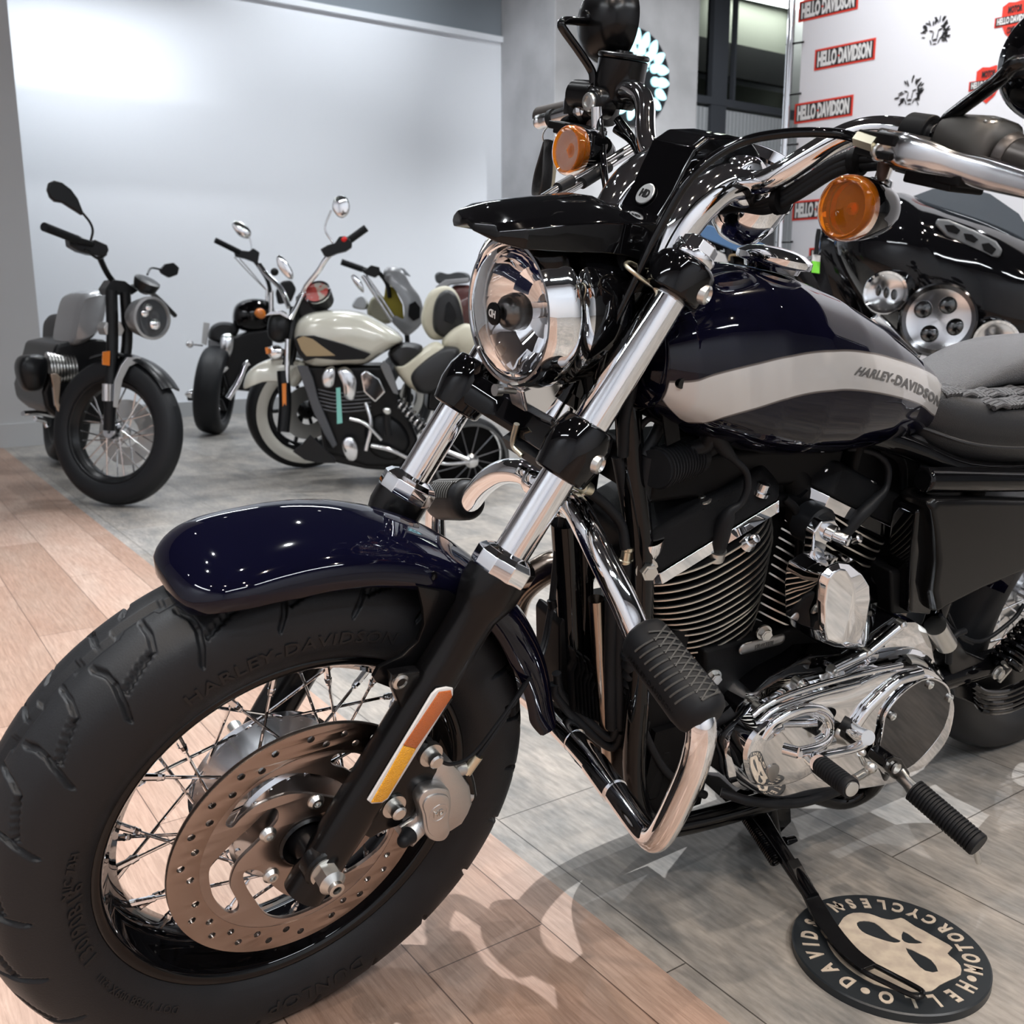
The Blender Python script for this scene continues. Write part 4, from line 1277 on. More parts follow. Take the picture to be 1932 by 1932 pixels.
def tank_paint():
    M = mat('tank_paint', (0.0018, 0.0018, 0.0075), 0.035, 0, coat=0, spec=.42)
    nt = M.node_tree
    L = nt.links.new
    b = nt.nodes['Principled BSDF']
    at_ = wnode(nt, 'Attribute', attribute_name='bco')
    sp = wnode(nt, 'SeparateXYZ')
    L(at_.outputs['Vector'], sp.inputs[0])
    X_0, X_1, Z_0, Z_1 = -1.05, -.35, .3, .65
    def mr(src, a, b_):
        n = wnode(nt, 'MapRange')
        n.inputs['From Min'].default_value = a
        n.inputs['From Max'].default_value = b_
        L(src, n.inputs['Value'])
        return n.outputs[0]
    tx = mr(sp.outputs[0], X_0, X_1)
    tz = mr(sp.outputs[2], Z_0, Z_1)
    def curve(pts):
        n = wnode(nt, 'FloatCurve')
        c = n.mapping.curves[0]
        P_ = sorted(((p[0] - X_0) / (X_1 - X_0), (p[2] - Z_0) / (Z_1 - Z_0)) for p in pts)
        P_ = [(0, P_[0][1])] + P_ + [(1, P_[-1][1])]
        while len(c.points) < len(P_): c.points.new(.5, .5)
        for q, p in zip(c.points, P_): q.location = p
        n.mapping.update()
        L(tx, n.inputs['Value'])
        return n.outputs[0]
    def step(a, b_, w=.004):
        s = wnode(nt, 'Math', operation='SUBTRACT')
        L(a, s.inputs[0]); L(b_, s.inputs[1])
        m = wnode(nt, 'MapRange')
        m.inputs['From Min'].default_value = -w / 2
        m.inputs['From Max'].default_value = w / 2
        L(s.outputs[0], m.inputs['Value'])
        return m.outputs[0]
    chi, clo = curve(hi), curve(lo)
    def band(grow):
        u = wnode(nt, 'Math', operation='ADD'); u.inputs[1].default_value = grow
        L(chi, u.inputs[0])
        d = wnode(nt, 'Math', operation='SUBTRACT'); d.inputs[1].default_value = grow
        L(clo, d.inputs[0])
        a, c = step(u.outputs[0], tz), step(tz, d.outputs[0])
        m_ = wnode(nt, 'Math', operation='MULTIPLY')
        L(a, m_.inputs[0]); L(c, m_.inputs[1])
        fr = wnode(nt, 'MapRange')      # the band stops at the nose edge
        fr.inputs['From Min'].default_value = -.3985
        fr.inputs['From Max'].default_value = -.4000
        L(sp.outputs[0], fr.inputs['Value'])
        m3 = wnode(nt, 'Math', operation='MULTIPLY')
        L(m_.outputs[0], m3.inputs[0]); L(fr.outputs[0], m3.inputs[1])
        ab = wnode(nt, 'Math', operation='ABSOLUTE')
        L(sp.outputs[1], ab.inputs[0])
        yy_ = wnode(nt, 'MapRange')      # nor does it turn the nose corner
        yy_.inputs['From Min'].default_value = .0885
        yy_.inputs['From Max'].default_value = .0900
        L(ab.outputs[0], yy_.inputs['Value'])
        xr = wnode(nt, 'MapRange')
        xr.inputs['From Min'].default_value = -.55
        xr.inputs['From Max'].default_value = -.56
        L(sp.outputs[0], xr.inputs['Value'])
        mxx = wnode(nt, 'Math', operation='MAXIMUM')
        L(yy_.outputs[0], mxx.inputs[0]); L(xr.outputs[0], mxx.inputs[1])
        m4 = wnode(nt, 'Math', operation='MULTIPLY')
        L(m3.outputs[0], m4.inputs[0]); L(mxx.outputs[0], m4.inputs[1])
        return m4.outputs[0]
    b1, b2 = band(0), band(.006)
    m1 = wnode(nt, 'Mix', data_type='RGBA')
    L(b2, m1.inputs[0])
    m1.inputs[6].default_value = (.0022, .0022, .008, 1)
    m1.inputs[7].default_value = (.10, .09, .085, 1)
    m2 = wnode(nt, 'Mix', data_type='RGBA')
    L(b1, m2.inputs[0])
    L(m1.outputs[2], m2.inputs[6])
    m2.inputs[7].default_value = (.50, .495, .49, 1)
    L(m2.outputs[2], b.inputs['Base Color'])
    mm = wnode(nt, 'Math', operation='MULTIPLY'); mm.inputs[1].default_value = .35
    L(b1, mm.inputs[0])
    L(b1, b.inputs['Coat Weight'])
    L(mm.outputs[0], b.inputs['Metallic'])
    rr = wnode(nt, 'MapRange')
    rr.inputs['To Min'].default_value = .035
    rr.inputs['To Max'].default_value = .42
    L(b1, rr.inputs['Value'])
    L(rr.outputs[0], b.inputs['Roughness'])
    return M
g = G(MB).rings(R)
tank = g.build('fuel_tank', tank_paint(), BIKE, angle=80, label='navy black fuel tank with silver side band')
at_ = tank.data.attributes.new('bco', 'FLOAT_VECTOR', 'POINT')
co = np.array([v.co[:] for v in tank.data.vertices]) + WLOC[tank.name]
at_.data.foreach_set('vector', ((co - MB[:3, 3]) @ MB[:3, :3]).ravel())
# lettering that follows the band
v, f = text_mesh('HARLEY-DAVIDSON', 1.0, 0, 1, .25, .045, 1.12, 3)
x0, x1 = v[:, 0].min(), v[:, 0].max()
y0, y1 = v[:, 1].min(), v[:, 1].max()
topl = cr([V(*on_tank(*p)) for p in ((1620, 691), (1660, 698), (1700, 709), (1740, 727), (1776, 752))], 10)
botl = cr([V(*on_tank(*p)) for p in ((1610, 707), (1655, 716), (1697, 729), (1738, 747), (1771, 769))], 10)
def lerp(L_, t):
    t = min(max(t, 0), 1) * (len(L_) - 1)
    i = min(int(t), len(L_) - 2)
    return L_[i] + (L_[i + 1] - L_[i]) * (t - i)
W = []
for q in v:
    t = (q[0] - x0) / (x1 - x0)
    s = (q[1] - y0) / (y1 - y0)
    p = lerp(botl, t) * (1 - s) + lerp(topl, t) * s
    W.append(V(p[0], tank_half(p[0], p[2]) + .0008, p[2]))
W = np.array(W) @ MB[:3, :3].T + MB[:3, 3]
mesh_object('tank_lettering', W, f, DECAL, tank)
# filler cap and centre seam
g = G(MB)
cp, cn = V(-.618, .0, .6235), unit(V(-.10, 0, .995))
g.lathe(cp, cn, [(-.004, .034), (.002, .036), (.004, .046), (.006, .0475), (.013, .0475), (.0145, .0455), (.020, .036), (.0235, .022), (.0245, .001)], 64, cap=True)
for k in range(0):
    a = 2 * pi * k / 40
    g.cyl(cp + V(.0465 * math.cos(a), .0465 * math.sin(a), .004 + .0046 * math.cos(a)), cp + V(.0465 * math.cos(a), .0465 * math.sin(a), .0125 + .0046 * math.cos(a)), .0022, n=8)
g.build('filler_cap', CHROME, BIKE, angle=40)
# ---------------------------------------------------------------- frame
g = G(MB)
neck = V(-.385, 0, .50)
g.tube([V(-.345, 0, .44), V(-.445, 0, .61)], .033, 28)
for s in (1, -1):
    g.tube([V(-.40, s * .018, .50), V(-.41, s * .04, .40), V(-.43, s * .065, .28), V(-.455, s * .075, .10), V(-.475, s * .08, -.05), V(-.51, s * .085, -.135), V(-.57, s * .09, -.165), V(-.80, s * .10, -.170), V(-1.0, s * .10, -.14)], .0165, 18, smooth=6)
    g.tube([V(-.42, s * .03, .56), V(-.60, s * .05, .47), V(-.85, s * .09, .40), V(-1.0, s * .12, .36), V(-1.35, s * .12, .35)], .016, 16, smooth=5)
    g.tube([V(-1.0, s * .10, -.14), V(-1.02, s * .11, .1), V(-1.0, s * .12, .36)], .016, 14, smooth=4)
g.build('frame_tubes', BLACK, BIKE)
g = G(MB)      # front downtube seen past the fork with its grey mesh sticker
g.tube(P3(MB, (1065, 985, .0), (1072, 1100, .0), (1078, 1230, .0), (1088, 1375, .0)), .0175, 20, smooth=4)
g.tube(P3(MB, (1100, 985, .0), (1104, 1120, .0), (1100, 1190, .0)), .011, 16, smooth=4)
g.build('downtube', BLACK, BIKE)
flat('neck_gusset', [XZ(MB, .074, (1240, 700), (1270, 668), (1290, 655), (1300, 700), (1298, 745), (1262, 752), (1240, 735))], .068, .076, MB, MATTE, BIKE, bev=.002)
G(MB).bolt(P(MB, 1256, 713, .076), (0, 1, 0), .0085, .010).build('gusset_bolt', BRASS, BIKE)
G(MB).cyl(P(MB, 1256, 713, .078), P(MB, 1256, 713, .078) + V(-.004, .024, 0), .006).build('bolt_end', BLACK, BIKE)
flat('coil_strap', [XZ(MB, .074, (1237, 735), (1262, 735), (1262, 778), (1278, 782), (1284, 830), (1258, 842), (1250, 785), (1237, 772))], .071, .0745, MB, MATTE, BIKE, bev=.001)
# ---------------------------------------------------------------- engine
def cylaxis(c, tilt): return V(c[0], 0, c[1]), V(math.sin(tilt), 0, math.cos(tilt)), V(math.cos(tilt), 0, -math.sin(tilt))
def cylinder(name, base, tilt, nf, fr, y_off=0.0):
    o, ax, fw = cylaxis(base, tilt)
    o = o + V(0, y_off, 0)
    g = G(MB).tube([o - ax * .03, o + ax * .19], .058, 36)
    cy = g.build(name, WRINKLE, BIKE)
    ge = G(MB)
    gb = G(MB)
    for k in range(nf):
        t = k / (nf - 1)
        h = .012 + .0128 * k
        a = .068 + .058 * min(t * 1.35, 1) ** .8
        b = .080 + .012 * min(t * 1.4, 1)
        cut = fr and t > .55
        def ring(k1, hh):
            out = []
            for i in range(60):
                th = 2 * pi * i / 60
                c, s = math.cos(th), math.sin(th)
                px = (abs(c) ** .80) * (1 if c > 0 else -1) * a * k1
                py = (abs(s) ** .80) * (1 if s > 0 else -1) * b * k1
                wave = .006 * math.sin(2.2 * th + .6) * (1 if t > .3 else 0) * (s > 0)
                out.append(o + ax * (hh + wave) + fw * px + V(0, py, 0))
            return out
        gb.rings([ring(.985, h - .0016), ring(.985, h + .0016)])
        ge.rings([ring(.97, h - .0014), ring(1.0, h - .0012), ring(1.0, h + .0012), ring(.97, h + .0014)], False, False)
    gb.build('cooling_fins', WRINKLE, cy)
    ge.build('fin_edges', FINM, cy, label='bright machined fin edges', angle=50)
    return cy, o, ax, fw
cf, of, af, ff = cylinder('front_cylinder', (-.622, .105), math.radians(23), 15, True)
cb, ob, ab, fb = cylinder('rear_cylinder', (-.735, .100), math.radians(-23), 15, False)
def head(o, ax, fw, cy, s):
    """rocker boxes on one cylinder: two black castings with a bright joint"""
    def blk(h0, h1, a0, a1, y0, y1, m, nm, bev, dx=0.0):
        g = G(MB)
        g.rings([[o + ax * h + fw * (p * a + dx) + V(0, q * y, 0) for p, q in ((1, .7), (.8, 1), (-.8, 1), (-1, .7), (-1, -.7), (-.8, -1), (.8, -1), (1, -.7))] for h, a, y in ((h0, a0, y0), (h1, a1, y1))])
        return g.build(nm, m, cy, bevel=bev, seg=3)
    blk(.196, .214, .122, .124, .086, .086, CHROME, 'rocker_joint', .001)
    r = blk(.214, .262, .126, .110, .088, .070, WRINKLE, 'rocker_cover', .008)
    g = G(MB)
    for p, y in ((.085, .052), (-.085, .052), (.085, -.052), (-.085, -.052), (0, .058)):
        c = o + ax * .258 + fw * p + V(0, y, 0)
        g.lathe(c, ax, [(-.004, .013), (.002, .0125), (.003, .010), (-.002, .0095), (-.002, .001)], 24, cap=True)
        g.bolt(c + ax * -.003, ax, .005, .008)
    g.build('rocker_bolts', STEEL, cy)
    g = G(MB)
    for p in (-.050, -.038, -.026, -.014, -.002, .010):
        g.tube([o + ax * .2655 + fw * p + V(0, .030, 0), o + ax * .253 + fw * p + V(0, .072, 0)], .003, 8)
    g.build('rocker_ribs', WRINKLE, cy)
head(of, af, ff, cf, 1)
head(ob, ab, fb, cb, -1)
# oil line fitting cup at the front of the front head
G(MB).lathe(P(MB, 1220, 1035, .060), (.25, .1, 1), [(-.014, .014), (-.010, .0185), (.012, .0215), (.018, .021)], 28, cap=True).build('oil_fitting', CHROME, BIKE)
g = G(MB)
for px, py, y, r in ((1218, 1072, .075, .011), (1440, 1192, .090, .0085), (1345, 1275, .095, .0085)):
    g.bolt(P(MB, px, py, y), (.25, .95, 0), r, r * 1.3)
g.build('engine_bolts', STEEL, BIKE)
g = G(MB)
q = P(MB, 1433, 928, .075)
g.lathe(q, (-.1, .2, 1), [(-.002, .0135), (.003, .0135), (.0035, .0095), (.014, .0092), (.0150, .007)], 20, cap=True)
g.lathe(P(MB, 1411, 1022, .088), (0, .75, .66), [(-.002, .0135), (.006, .009), (.007, .0065), (.017, .0062), (.018, .004)], 20, cap=True)
g.lathe(P(MB, 1612, 1018, .090), (0, .8, .6), [(-.002, .007), (.010, .0065), (.012, .004)], 20, cap=True)
g.build('head_studs', CHROME_SOFT, BIKE)
# spark plug boots and leads
g = G(MB)
g.tube([(*P(MB, 1352, 1040, .080), .0105), (*P(MB, 1360, 1008, .086), .0120), (*P(MB, 1372, 975, .090), .0095), (*P(MB, 1380, 962, .092), .0062), (*P(MB, 1398, 950, .095), .0046), (*P(MB, 1410, 920, .095), .0046), (*P(MB, 1407, 890, .092), .0046), (*P(MB, 1385, 866, .088), .0050), (*P(MB, 1368, 848, .082), .0090), (*P(MB, 1345, 820, .076), .0105), (*P(MB, 1330, 838, .068), .0105), (*P(MB, 1300, 850, .06), .011)], .01, 18, smooth=5)
g.tube([(*P(MB, 1590, 1010, .086), .0085), (*P(MB, 1625, 970, .090), .0100), (*P(MB, 1650, 945, .088), .0085), (*P(MB, 1672, 920, .085), .0048), (*P(MB, 1675, 880, .08), .0045), (*P(MB, 1650, 855, .07), .0045), (*P(MB, 1600, 845, .05), .0045)], .01, 18, smooth=5)
g.build('ignition_leads', RUBBER, BIKE)
G(MB).cyl(P(MB, 1347, 1052, .078), P(MB, 1352, 1036, .081), .0135, n=24).build('plug_base', STEEL, BIKE)
g = G(MB)
a, b = P(MB, 1235, 885, .07), P(MB, 1312, 858, .045)
g.tube([a, b], .0235, 30)
g.tube([b, P(MB, 1350, 835, .05)], .013, 20)
d = unit(b - a)
for k in range(12):
    c = a + d * (.006 + .0062 * k)
    g.lathe(c, d, [(-.0016, .0238), (-.0012, .0258), (.0012, .0258), (.0016, .0238)], 30)
g.build('ignition_coil', RUBBER, BIKE, angle=40)
# braided and plain oil hoses beside the engine
g = G(MB)
g.tube(P3(MB, (1225, 860, .055), (1215, 920, .055), (1205, 1000, .058), (1197, 1045, .062)), .0095, 18, smooth=6)
g.tube(P3(MB, (1165, 860, .040), (1180, 940, .045), (1192, 1010, .055), (1197, 1045, .062)), .0075, 14, smooth=6)
g.tube(P3(MB, (1108, 925, .045), (1145, 955, .05), (1172, 990, .055), (1180, 1035, .062)), .0065, 14, smooth=6)
g.tube(P3(MB, (1180, 1060, .062), (1180, 1120, .06), (1185, 1200, .06)), .0085, 14, smooth=6)
g.tube(P3(MB, (1198, 1060, .062), (1200, 1120, .06), (1212, 1150, .06), (1200, 1200, .06)), .0095, 14, smooth=6)
g.build('oil_hoses', RUBBER, BIKE)
g = G(MB)
for x in (1179, 1197):
    g.lathe(P(MB, x, 1062, .062), (0, 0, 1), [(0, .0075), (.004, .0082), (.005, .0066), (.016, .0066), (.018, .0082), (.022, .0078)], 18, cap=True)
q = P(MB, 1100, 918, .045)
g.lathe(q, unit(P(MB, 1120, 928, .045) - q), [(-.012, .0075), (.000, .0075), (.001, .0090), (.008, .0088), (.012, .0080)], 18, cap=True)
g.build('hose_crimps', BRASS, BIKE)
# crankcase
g = G(MB)
g.loft([(-.10, XZ(MB, .09, (1335, 1232), (1470, 1195), (1560, 1170), (1690, 1150), (1700, 1300), (1560, 1480), (1420, 1490), (1370, 1430), (1335, 1330))),
        (.085, XZ(MB, .09, (1335, 1232), (1470, 1195), (1560, 1170), (1690, 1150), (1700, 1300), (1560, 1480), (1420, 1490), (1370, 1430), (1335, 1330)))])
g.build('crankcase', WRINKLE, BIKE, bevel=.006, seg=3)
g = G(MB)
a, b = P(MB, 1403, 1224, .092), P(MB, 1472, 1206, .092)
g.tube([a, b], .0088, 20, sq=(.4, 1), up=(0, 1, 0))
g.ell(a, (.0088, .0035, .0088))
g.ell(b, (.0088, .0035, .0088))
sn = g.build('number_pad', LABELM, BIKE, label='grey stamped number pad on the crankcase')
v, f = text_mesh('13L413184', .010, .0004, .82, 0, .0001)
plate('stamped_number', v, f, MB, (a + b) / 2 + V(0, .0042, 0), b - a, np.cross(V(0, 1, 0), unit(b - a)) * 1, DECAL, sn)
# primary cover: three stacked outlines, then its bosses
prim = ((1371, 1418), (1384, 1388), (1410, 1352), (1430, 1326), (1450, 1314), (1503, 1284), (1575, 1266), (1637, 1238), (1704, 1225), (1738, 1228), (1764, 1248), (1785, 1282), (1792, 1316), (1780, 1370), (1754, 1409), (1712, 1448), (1650, 1468), (1583, 1479), (1531, 1489), (1479, 1494), (1440, 1497), (1402, 1492), (1379, 1478), (1372, 1448))
o1 = [tuple(q) for q in cr([V(*a) for a in XZ(MB, .135, *prim)], 4, True)]
c1 = np.mean(np.array(o1), 0)
def shrink(o_, k, d=(0, 0)): return [(c1[0] + (a[0] - c1[0]) * k + d[0], c1[1] + (a[1] - c1[1]) * k + d[1]) for a in o_]
g = G(MB)
g.loft([(.060, o1), (.130, o1), (.134, shrink(o1, .993)), (.137, shrink(o1, .965)), (.139, shrink(o1, .95)), (.158, shrink(o1, .915)), (.166, shrink(o1, .885)), (.1685, shrink(o1, .84)), (.1685, shrink(o1, .6))])
pc_ = g.build('primary_cover', CHROME, BIKE, angle=28, label='chrome primary cover')
# front stator bulge
def oval_px(y, pts, n=5): return [tuple(q) for q in cr([V(*a) for a in XZ(MB, y, *pts)], n, True)]
st1 = ((1404, 1435), (1410, 1400), (1432, 1372), (1470, 1352), (1520, 1345), (1550, 1352), (1565, 1372), (1563, 1405), (1550, 1440), (1510, 1470), (1460, 1483), (1420, 1478))
a1 = oval_px(.178, st1)
ca_ = np.mean(np.array(a1), 0)
sh_ = lambda k: [(ca_[0] + (q[0] - ca_[0]) * k, ca_[1] + (q[1] - ca_[1]) * k) for q in a1]
G(MB).loft([(.150, a1), (.176, a1), (.181, sh_(.96)), (.183, sh_(.90)), (.183, sh_(.6))]).build('stator_bulge', CHROME, pc_, angle=28)
G(MB).tube(P3(MB, (1440, 1392, .181), (1465, 1362, .183), (1505, 1342, .184), (1545, 1340, .184), (1564, 1360, .184), (1560, 1388, .184), (1535, 1402, .183)), .0085, 16, smooth=6, sq=(.7, 1), up=(0, 1, 0)).build('cover_rib', CHROME, pc_)
sh_px = ((1449, 1452), (1455, 1444), (1466, 1442), (1470, 1450), (1466, 1464), (1456, 1476), (1448, 1464))
flat('shield_emblem', [oval_px(.184, sh_px, 3)], .1825, .1850, MB, LABELM, pc_, bev=.0006)
# ridges on the upper slope
g = G(MB)
g.tube(P3(MB, (1420, 1350, .163), (1450, 1328, .165), (1520, 1300, .166), (1620, 1272, .166), (1700, 1255, .166)), .0045, 12, smooth=5)
g.tube(P3(MB, (1425, 1372, .170), (1460, 1340, .170), (1530, 1314, .170), (1620, 1290, .170)), .0045, 12, smooth=5)
g.tube(P3(MB, (1612, 1368, .171), (1640, 1330, .171), (1690, 1285, .171), (1735, 1270, .171)), .0090, 14, smooth=5)
g.build('cover_ridges', CHROME, pc_)
g = G(MB)
for px, py in ((1384, 1421), (1431, 1336), (1506, 1288), (1572, 1266), (1636, 1232)):
    q = P(MB, px, py, .128)
    g.lathe(q - V(0, .02, 0), (0, 1, 0), [(0, .0105), (.030, .0100), (.034, .0085)], 24, cap=True)
g.build('cover_bosses', CHROME, pc_)
g = G(MB)
for px, py in ((1384, 1421), (1431, 1336), (1506, 1288), (1572, 1266), (1636, 1232), (1701, 1178)):
    q = P(MB, px, py, .140)
    g.lathe(q - V(0, .008, 0), (0, 1, 0), [(0, .0068), (.012, .0066), (.0135, .005), (.009, .0035), (.009, .001)], 18, cap=True)
g.build('cover_screws', STEEL, pc_)
# chrome clutch end cover, its dark reflection put into the base colour
dr = ((1662, 1383), (1668, 1350), (1686, 1322), (1712, 1297), (1740, 1281), (1762, 1280), (1785, 1295), (1791, 1325), (1783, 1362), (1764, 1396), (1728, 1436), (1690, 1458), (1665, 1455), (1655, 1420))
a3 = oval_px(.172, dr)
cd_ = np.mean(np.array(a3), 0)
sh3 = lambda k: [(cd_[0] + (q[0] - cd_[0]) * k, cd_[1] + (q[1] - cd_[1]) * k) for q in a3]
dcov = G(MB).loft([(.10, a3), (.172, a3), (.1745, sh3(.985)), (.1745, sh3(.5))]).build('clutch_cover', mat('dark_reflection_chrome', (.09, .09, .095), .04, 1), BIKE, angle=28, label='chrome clutch cover coloured dark for its reflection')
G(MB).tube([V(q[0], .173, q[1]) for q in a3], .0022, 10, loop=True).build('cover_rim', CHROME, dcov)
g = G(MB)
for px, py in ((1753, 1291), (1682, 1350), (1790, 1316)):
    g.lathe(P(MB, px, py, .174), (0, 1, 0), [(0, .0068), (.004, .0066), (.0055, .0045), (.002, .0035), (.002, .001)], 20, cap=True)
g.build('clutch_screws', STEEL, dcov)
flat('sprocket_cover', [XZ(MB, .125, (1635, 1232), (1660, 1205), (1700, 1172), (1725, 1172), (1745, 1185), (1756, 1215), (1763, 1250), (1700, 1260))], .06, .128, MB, CHROME, pc_, bev=.003)
G(MB).tube(P3(MB, (1572, 1262, .138), (1636, 1232, .138), (1701, 1178, .138)), .0075, 16).build('cover_strut', CHROME, pc_)
# black ribbed case top behind the primary
g = G(MB)
g.loft([(.02, XZ(MB, .12, (1388, 1385), (1405, 1330), (1465, 1285), (1530, 1235), (1600, 1230), (1690, 1165), (1715, 1180), (1640, 1240), (1500, 1290), (1420, 1340))),
        (.118, XZ(MB, .12, (1370, 1400), (1395, 1335), (1455, 1280), (1530, 1240), (1590, 1235), (1690, 1165), (1715, 1180), (1640, 1250), (1500, 1300), (1420, 1350)))])
g.build('case_shoulder', BLACK, BIKE, bevel=.003)
# horn with its chrome cover
hc = ((1514, 1090), (1520, 1075), (1545, 1060), (1580, 1052), (1612, 1056), (1640, 1078), (1655, 1105), (1657, 1130), (1648, 1180), (1632, 1222), (1600, 1226), (1560, 1222), (1524, 1200), (1512, 1180), (1511, 1120))
o0 = XZ(MB, .150, *hc)
def pick(y, pts): return XZ(MB, y, *pts)
mid_ = pick(.178, ((1545, 1095), (1549, 1082), (1562, 1068), (1580, 1060), (1600, 1062), (1625, 1082), (1640, 1106), (1642, 1130), (1634, 1175), (1620, 1215), (1595, 1222), (1575, 1220), (1552, 1212), (1545, 1190), (1543, 1130)))
top_ = pick(.188, ((1562, 1105), (1566, 1092), (1575, 1080), (1585, 1074), (1596, 1076), (1604, 1090), (1612, 1112), (1613, 1135), (1606, 1172), (1598, 1208), (1588, 1214), (1577, 1213), (1562, 1208), (1558, 1185), (1557, 1140)))
hornc = G(MB).loft([(.120, o0), (.150, o0), (.178, mid_), (.188, top_)]).build('horn_cover', CHROME, BIKE, bevel=.0025, seg=3, angle=14)
g = G(MB)
g.loft([(.105, pick(.13, ((1545, 1010), (1560, 988), (1585, 985), (1597, 1002), (1590, 1020), (1570, 1030), (1560, 1090), (1530, 1100), (1525, 1130), (1515, 1130), (1518, 1070), (1540, 1060)))),
        (.122, pick(.13, ((1545, 1010), (1560, 988), (1585, 985), (1597, 1002), (1590, 1020), (1570, 1030), (1560, 1090), (1530, 1100), (1525, 1130), (1515, 1130), (1518, 1070), (1540, 1060))))])
g.build('horn_bracket', CHROME, hornc, bevel=.003)
g = G(MB)
q = P(MB, 1566, 1005, .122)
g.lathe(q - V(0, .045, 0), (0, 1, 0), [(0, .028), (.028, .028), (.032, .024)], 36, cap=True)
g.build('rubber_mount', RUBBER, hornc)
g = G(MB)
g.lathe(q, (-.35, .9, -.1), [(-.004, .012), (.006, .012), (.007, .008), (.022, .0085), (.024, .0075), (.027, .008), (.029, .005)], 24, cap=True)
g.build('acorn_nut', CHROME_SOFT, hornc)
# intake stub, clips and brackets between the cylinders
g = G(MB)
g.tube(P3(MB, (1480, 880, .03), (1500, 930, .04), (1505, 1000, .045)), .030, 24)
g.loft([(.03, XZ(MB, .06, (1418, 935), (1450, 930), (1500, 935), (1515, 920), (1510, 995), (1500, 1000), (1495, 950), (1440, 952))), (.07, XZ(MB, .06, (1418, 935), (1450, 930), (1500, 935), (1515, 920), (1510, 995), (1500, 1000), (1495, 950), (1440, 952)))])
g.tube(P3(MB, (1480, 940, .07), (1502, 965, .078), (1508, 1020, .08), (1504, 1090, .09)), .006, 12, smooth=5)
g.build('intake_parts', MATTE, BIKE)
g = G(MB)
g.loft([(.02, XZ(MB, .05, (1533, 895), (1545, 875), (1600, 900), (1596, 925), (1560, 918))), (.066, XZ(MB, .05, (1533, 895), (1545, 875), (1600, 900), (1596, 925), (1560, 918)))])
g.tube(P3(MB, (1455, 875, .05), (1480, 868, .05), (1520, 862, .05)), .008, 14)
g.build('chrome_clamp', CHROME, BIKE, bevel=.003)
# hoses behind the engine on the left
g = G(MB)
g.tube(P3(MB, (1690, 840, .08), (1730, 835, .09), (1745, 870, .10), (1735, 930, .10), (1718, 1000, .105), (1705, 1080, .11)), .0105, 16, smooth=6)
g.tube(P3(MB, (1660, 845, .07), (1700, 870, .07), (1705, 920, .07)), .006, 12, smooth=6)
g.build('vent_hose', RUBBER, BIKE)
g = G(MB)
g.loft([(.05, XZ(MB, .10, (1665, 1070), (1708, 1065), (1712, 1150), (1668, 1152))), (.115, XZ(MB, .10, (1665, 1070), (1708, 1065), (1712, 1150), (1668, 1152)))])
g.build('relay_box', MATTE, BIKE, bevel=.005)
# mass of dark parts under the tank so the gap reads solid
g = G(MB)
g.box((-.60, 0, .375), (.34, .12, .06))
g.box((-.87, -.01, .28), (.16, .15, .30))
g.box((-.97, -.02, .12), (.14, .12, .34))
g.box((-.66, 0, .26), (.10, .10, .24))
g.build('backbone', MATTE, BIKE, bevel=.01)
# ---------------------------------------------------------------- electrics and oil parts behind the fork
g = G(MB)
g.loft([(-.05, XZ(MB, .03, (1072, 1195), (1080, 1180), (1142, 1215), (1155, 1260), (1150, 1375), (1072, 1340))), (.010, XZ(MB, .03, (1072, 1195), (1080, 1180), (1142, 1215), (1155, 1260), (1150, 1375), (1072, 1340)))])
rg = g.build('voltage_regulator', MATTE, BIKE, bevel=.003)
g = G(MB)
for k in range(9):
    u = k / 8
    x = 1078 + 58 * u
    y0_ = 1222 + 38 * u + (8 if k % 2 else 0)
    g.tube(P3(MB, (x, y0_, .028), (x + 4 + 2 * u, y0_ + 24, .028), (x - 2, y0_ + 42, .028), (x + 2, 1338 + 25 * u, .028)), .0042, 6, sq=(2.0, .38), up=(0, 1, 0))
g.build('regulator_fins', WRINKLE, rg)
g = G(MB)
for x, y in ((1150, .05), (1166, .055)):
    g.tube(P3(MB, (x + 4, 1130, y), (x + 2, 1250, y), (x + 4, 1372, y)), .009, 12)
G(MB).tube(P3(MB, (1124, 1130, .035), (1132, 1250, .035), (1146, 1395, .035), (1152, 1450, .035)), .0105, 20).build('brace_tube', PIPEM, BIKE)
g.tube(P3(MB, (1045, 1290, .01), (1050, 1315, .012), (1100, 1370, .03), (1148, 1408, .045), (1165, 1400, .05), (1172, 1380, .055)), .0065, 12, smooth=6)
g.tube(P3(MB, (1050, 1270, .01), (1060, 1310, .012), (1110, 1362, .03), (1146, 1390, .045), (1158, 1385, .05), (1163, 1370, .055)), .0065, 12, smooth=6)
g.build('oil_lines', RUBBER, BIKE)
g = G(MB)
pts = P3(MB, (1190, 1230, .07), (1196, 1300, .07), (1206, 1335, .07))
c0 = cr([V(*p) for p in pts], 14)
g.tube([(*p, .0125 + .0022 * math.sin(i * 1.9)) for i, p in enumerate(c0)], .012, 18)
g.build('corrugated_sleeve', RUBBER, BIKE, angle=60)
g = G(MB)
g.lathe(P(MB, 1200, 1395, .07), unit(V(.12, 0, -1)), [(-.035, .010), (-.03, .0125), (.02, .0125), (.025, .010)], 14, cap=True)
g.box(P(MB, 1197, 1372, .075), (.024, .016, .03))
g.lathe(P(MB, 1228, 1450, .06), unit(V(.15, 0, -1)), [(-.045, .016), (-.04, .021), (.035, .023), (.042, .018)], 24, cap=True)
g.build('connector', MATTE, BIKE, bevel=.001)
g = G(MB)
g.lathe(P(MB, 1113, 1173, -.02), (0, 0, 1), [(-.02, .012), (-.005, .012), (0, .021), (.006, .0215), (.012, .016)], 28, cap=True)
g.build('horn_body', CHROME_SOFT, BIKE)
g = G(MB)
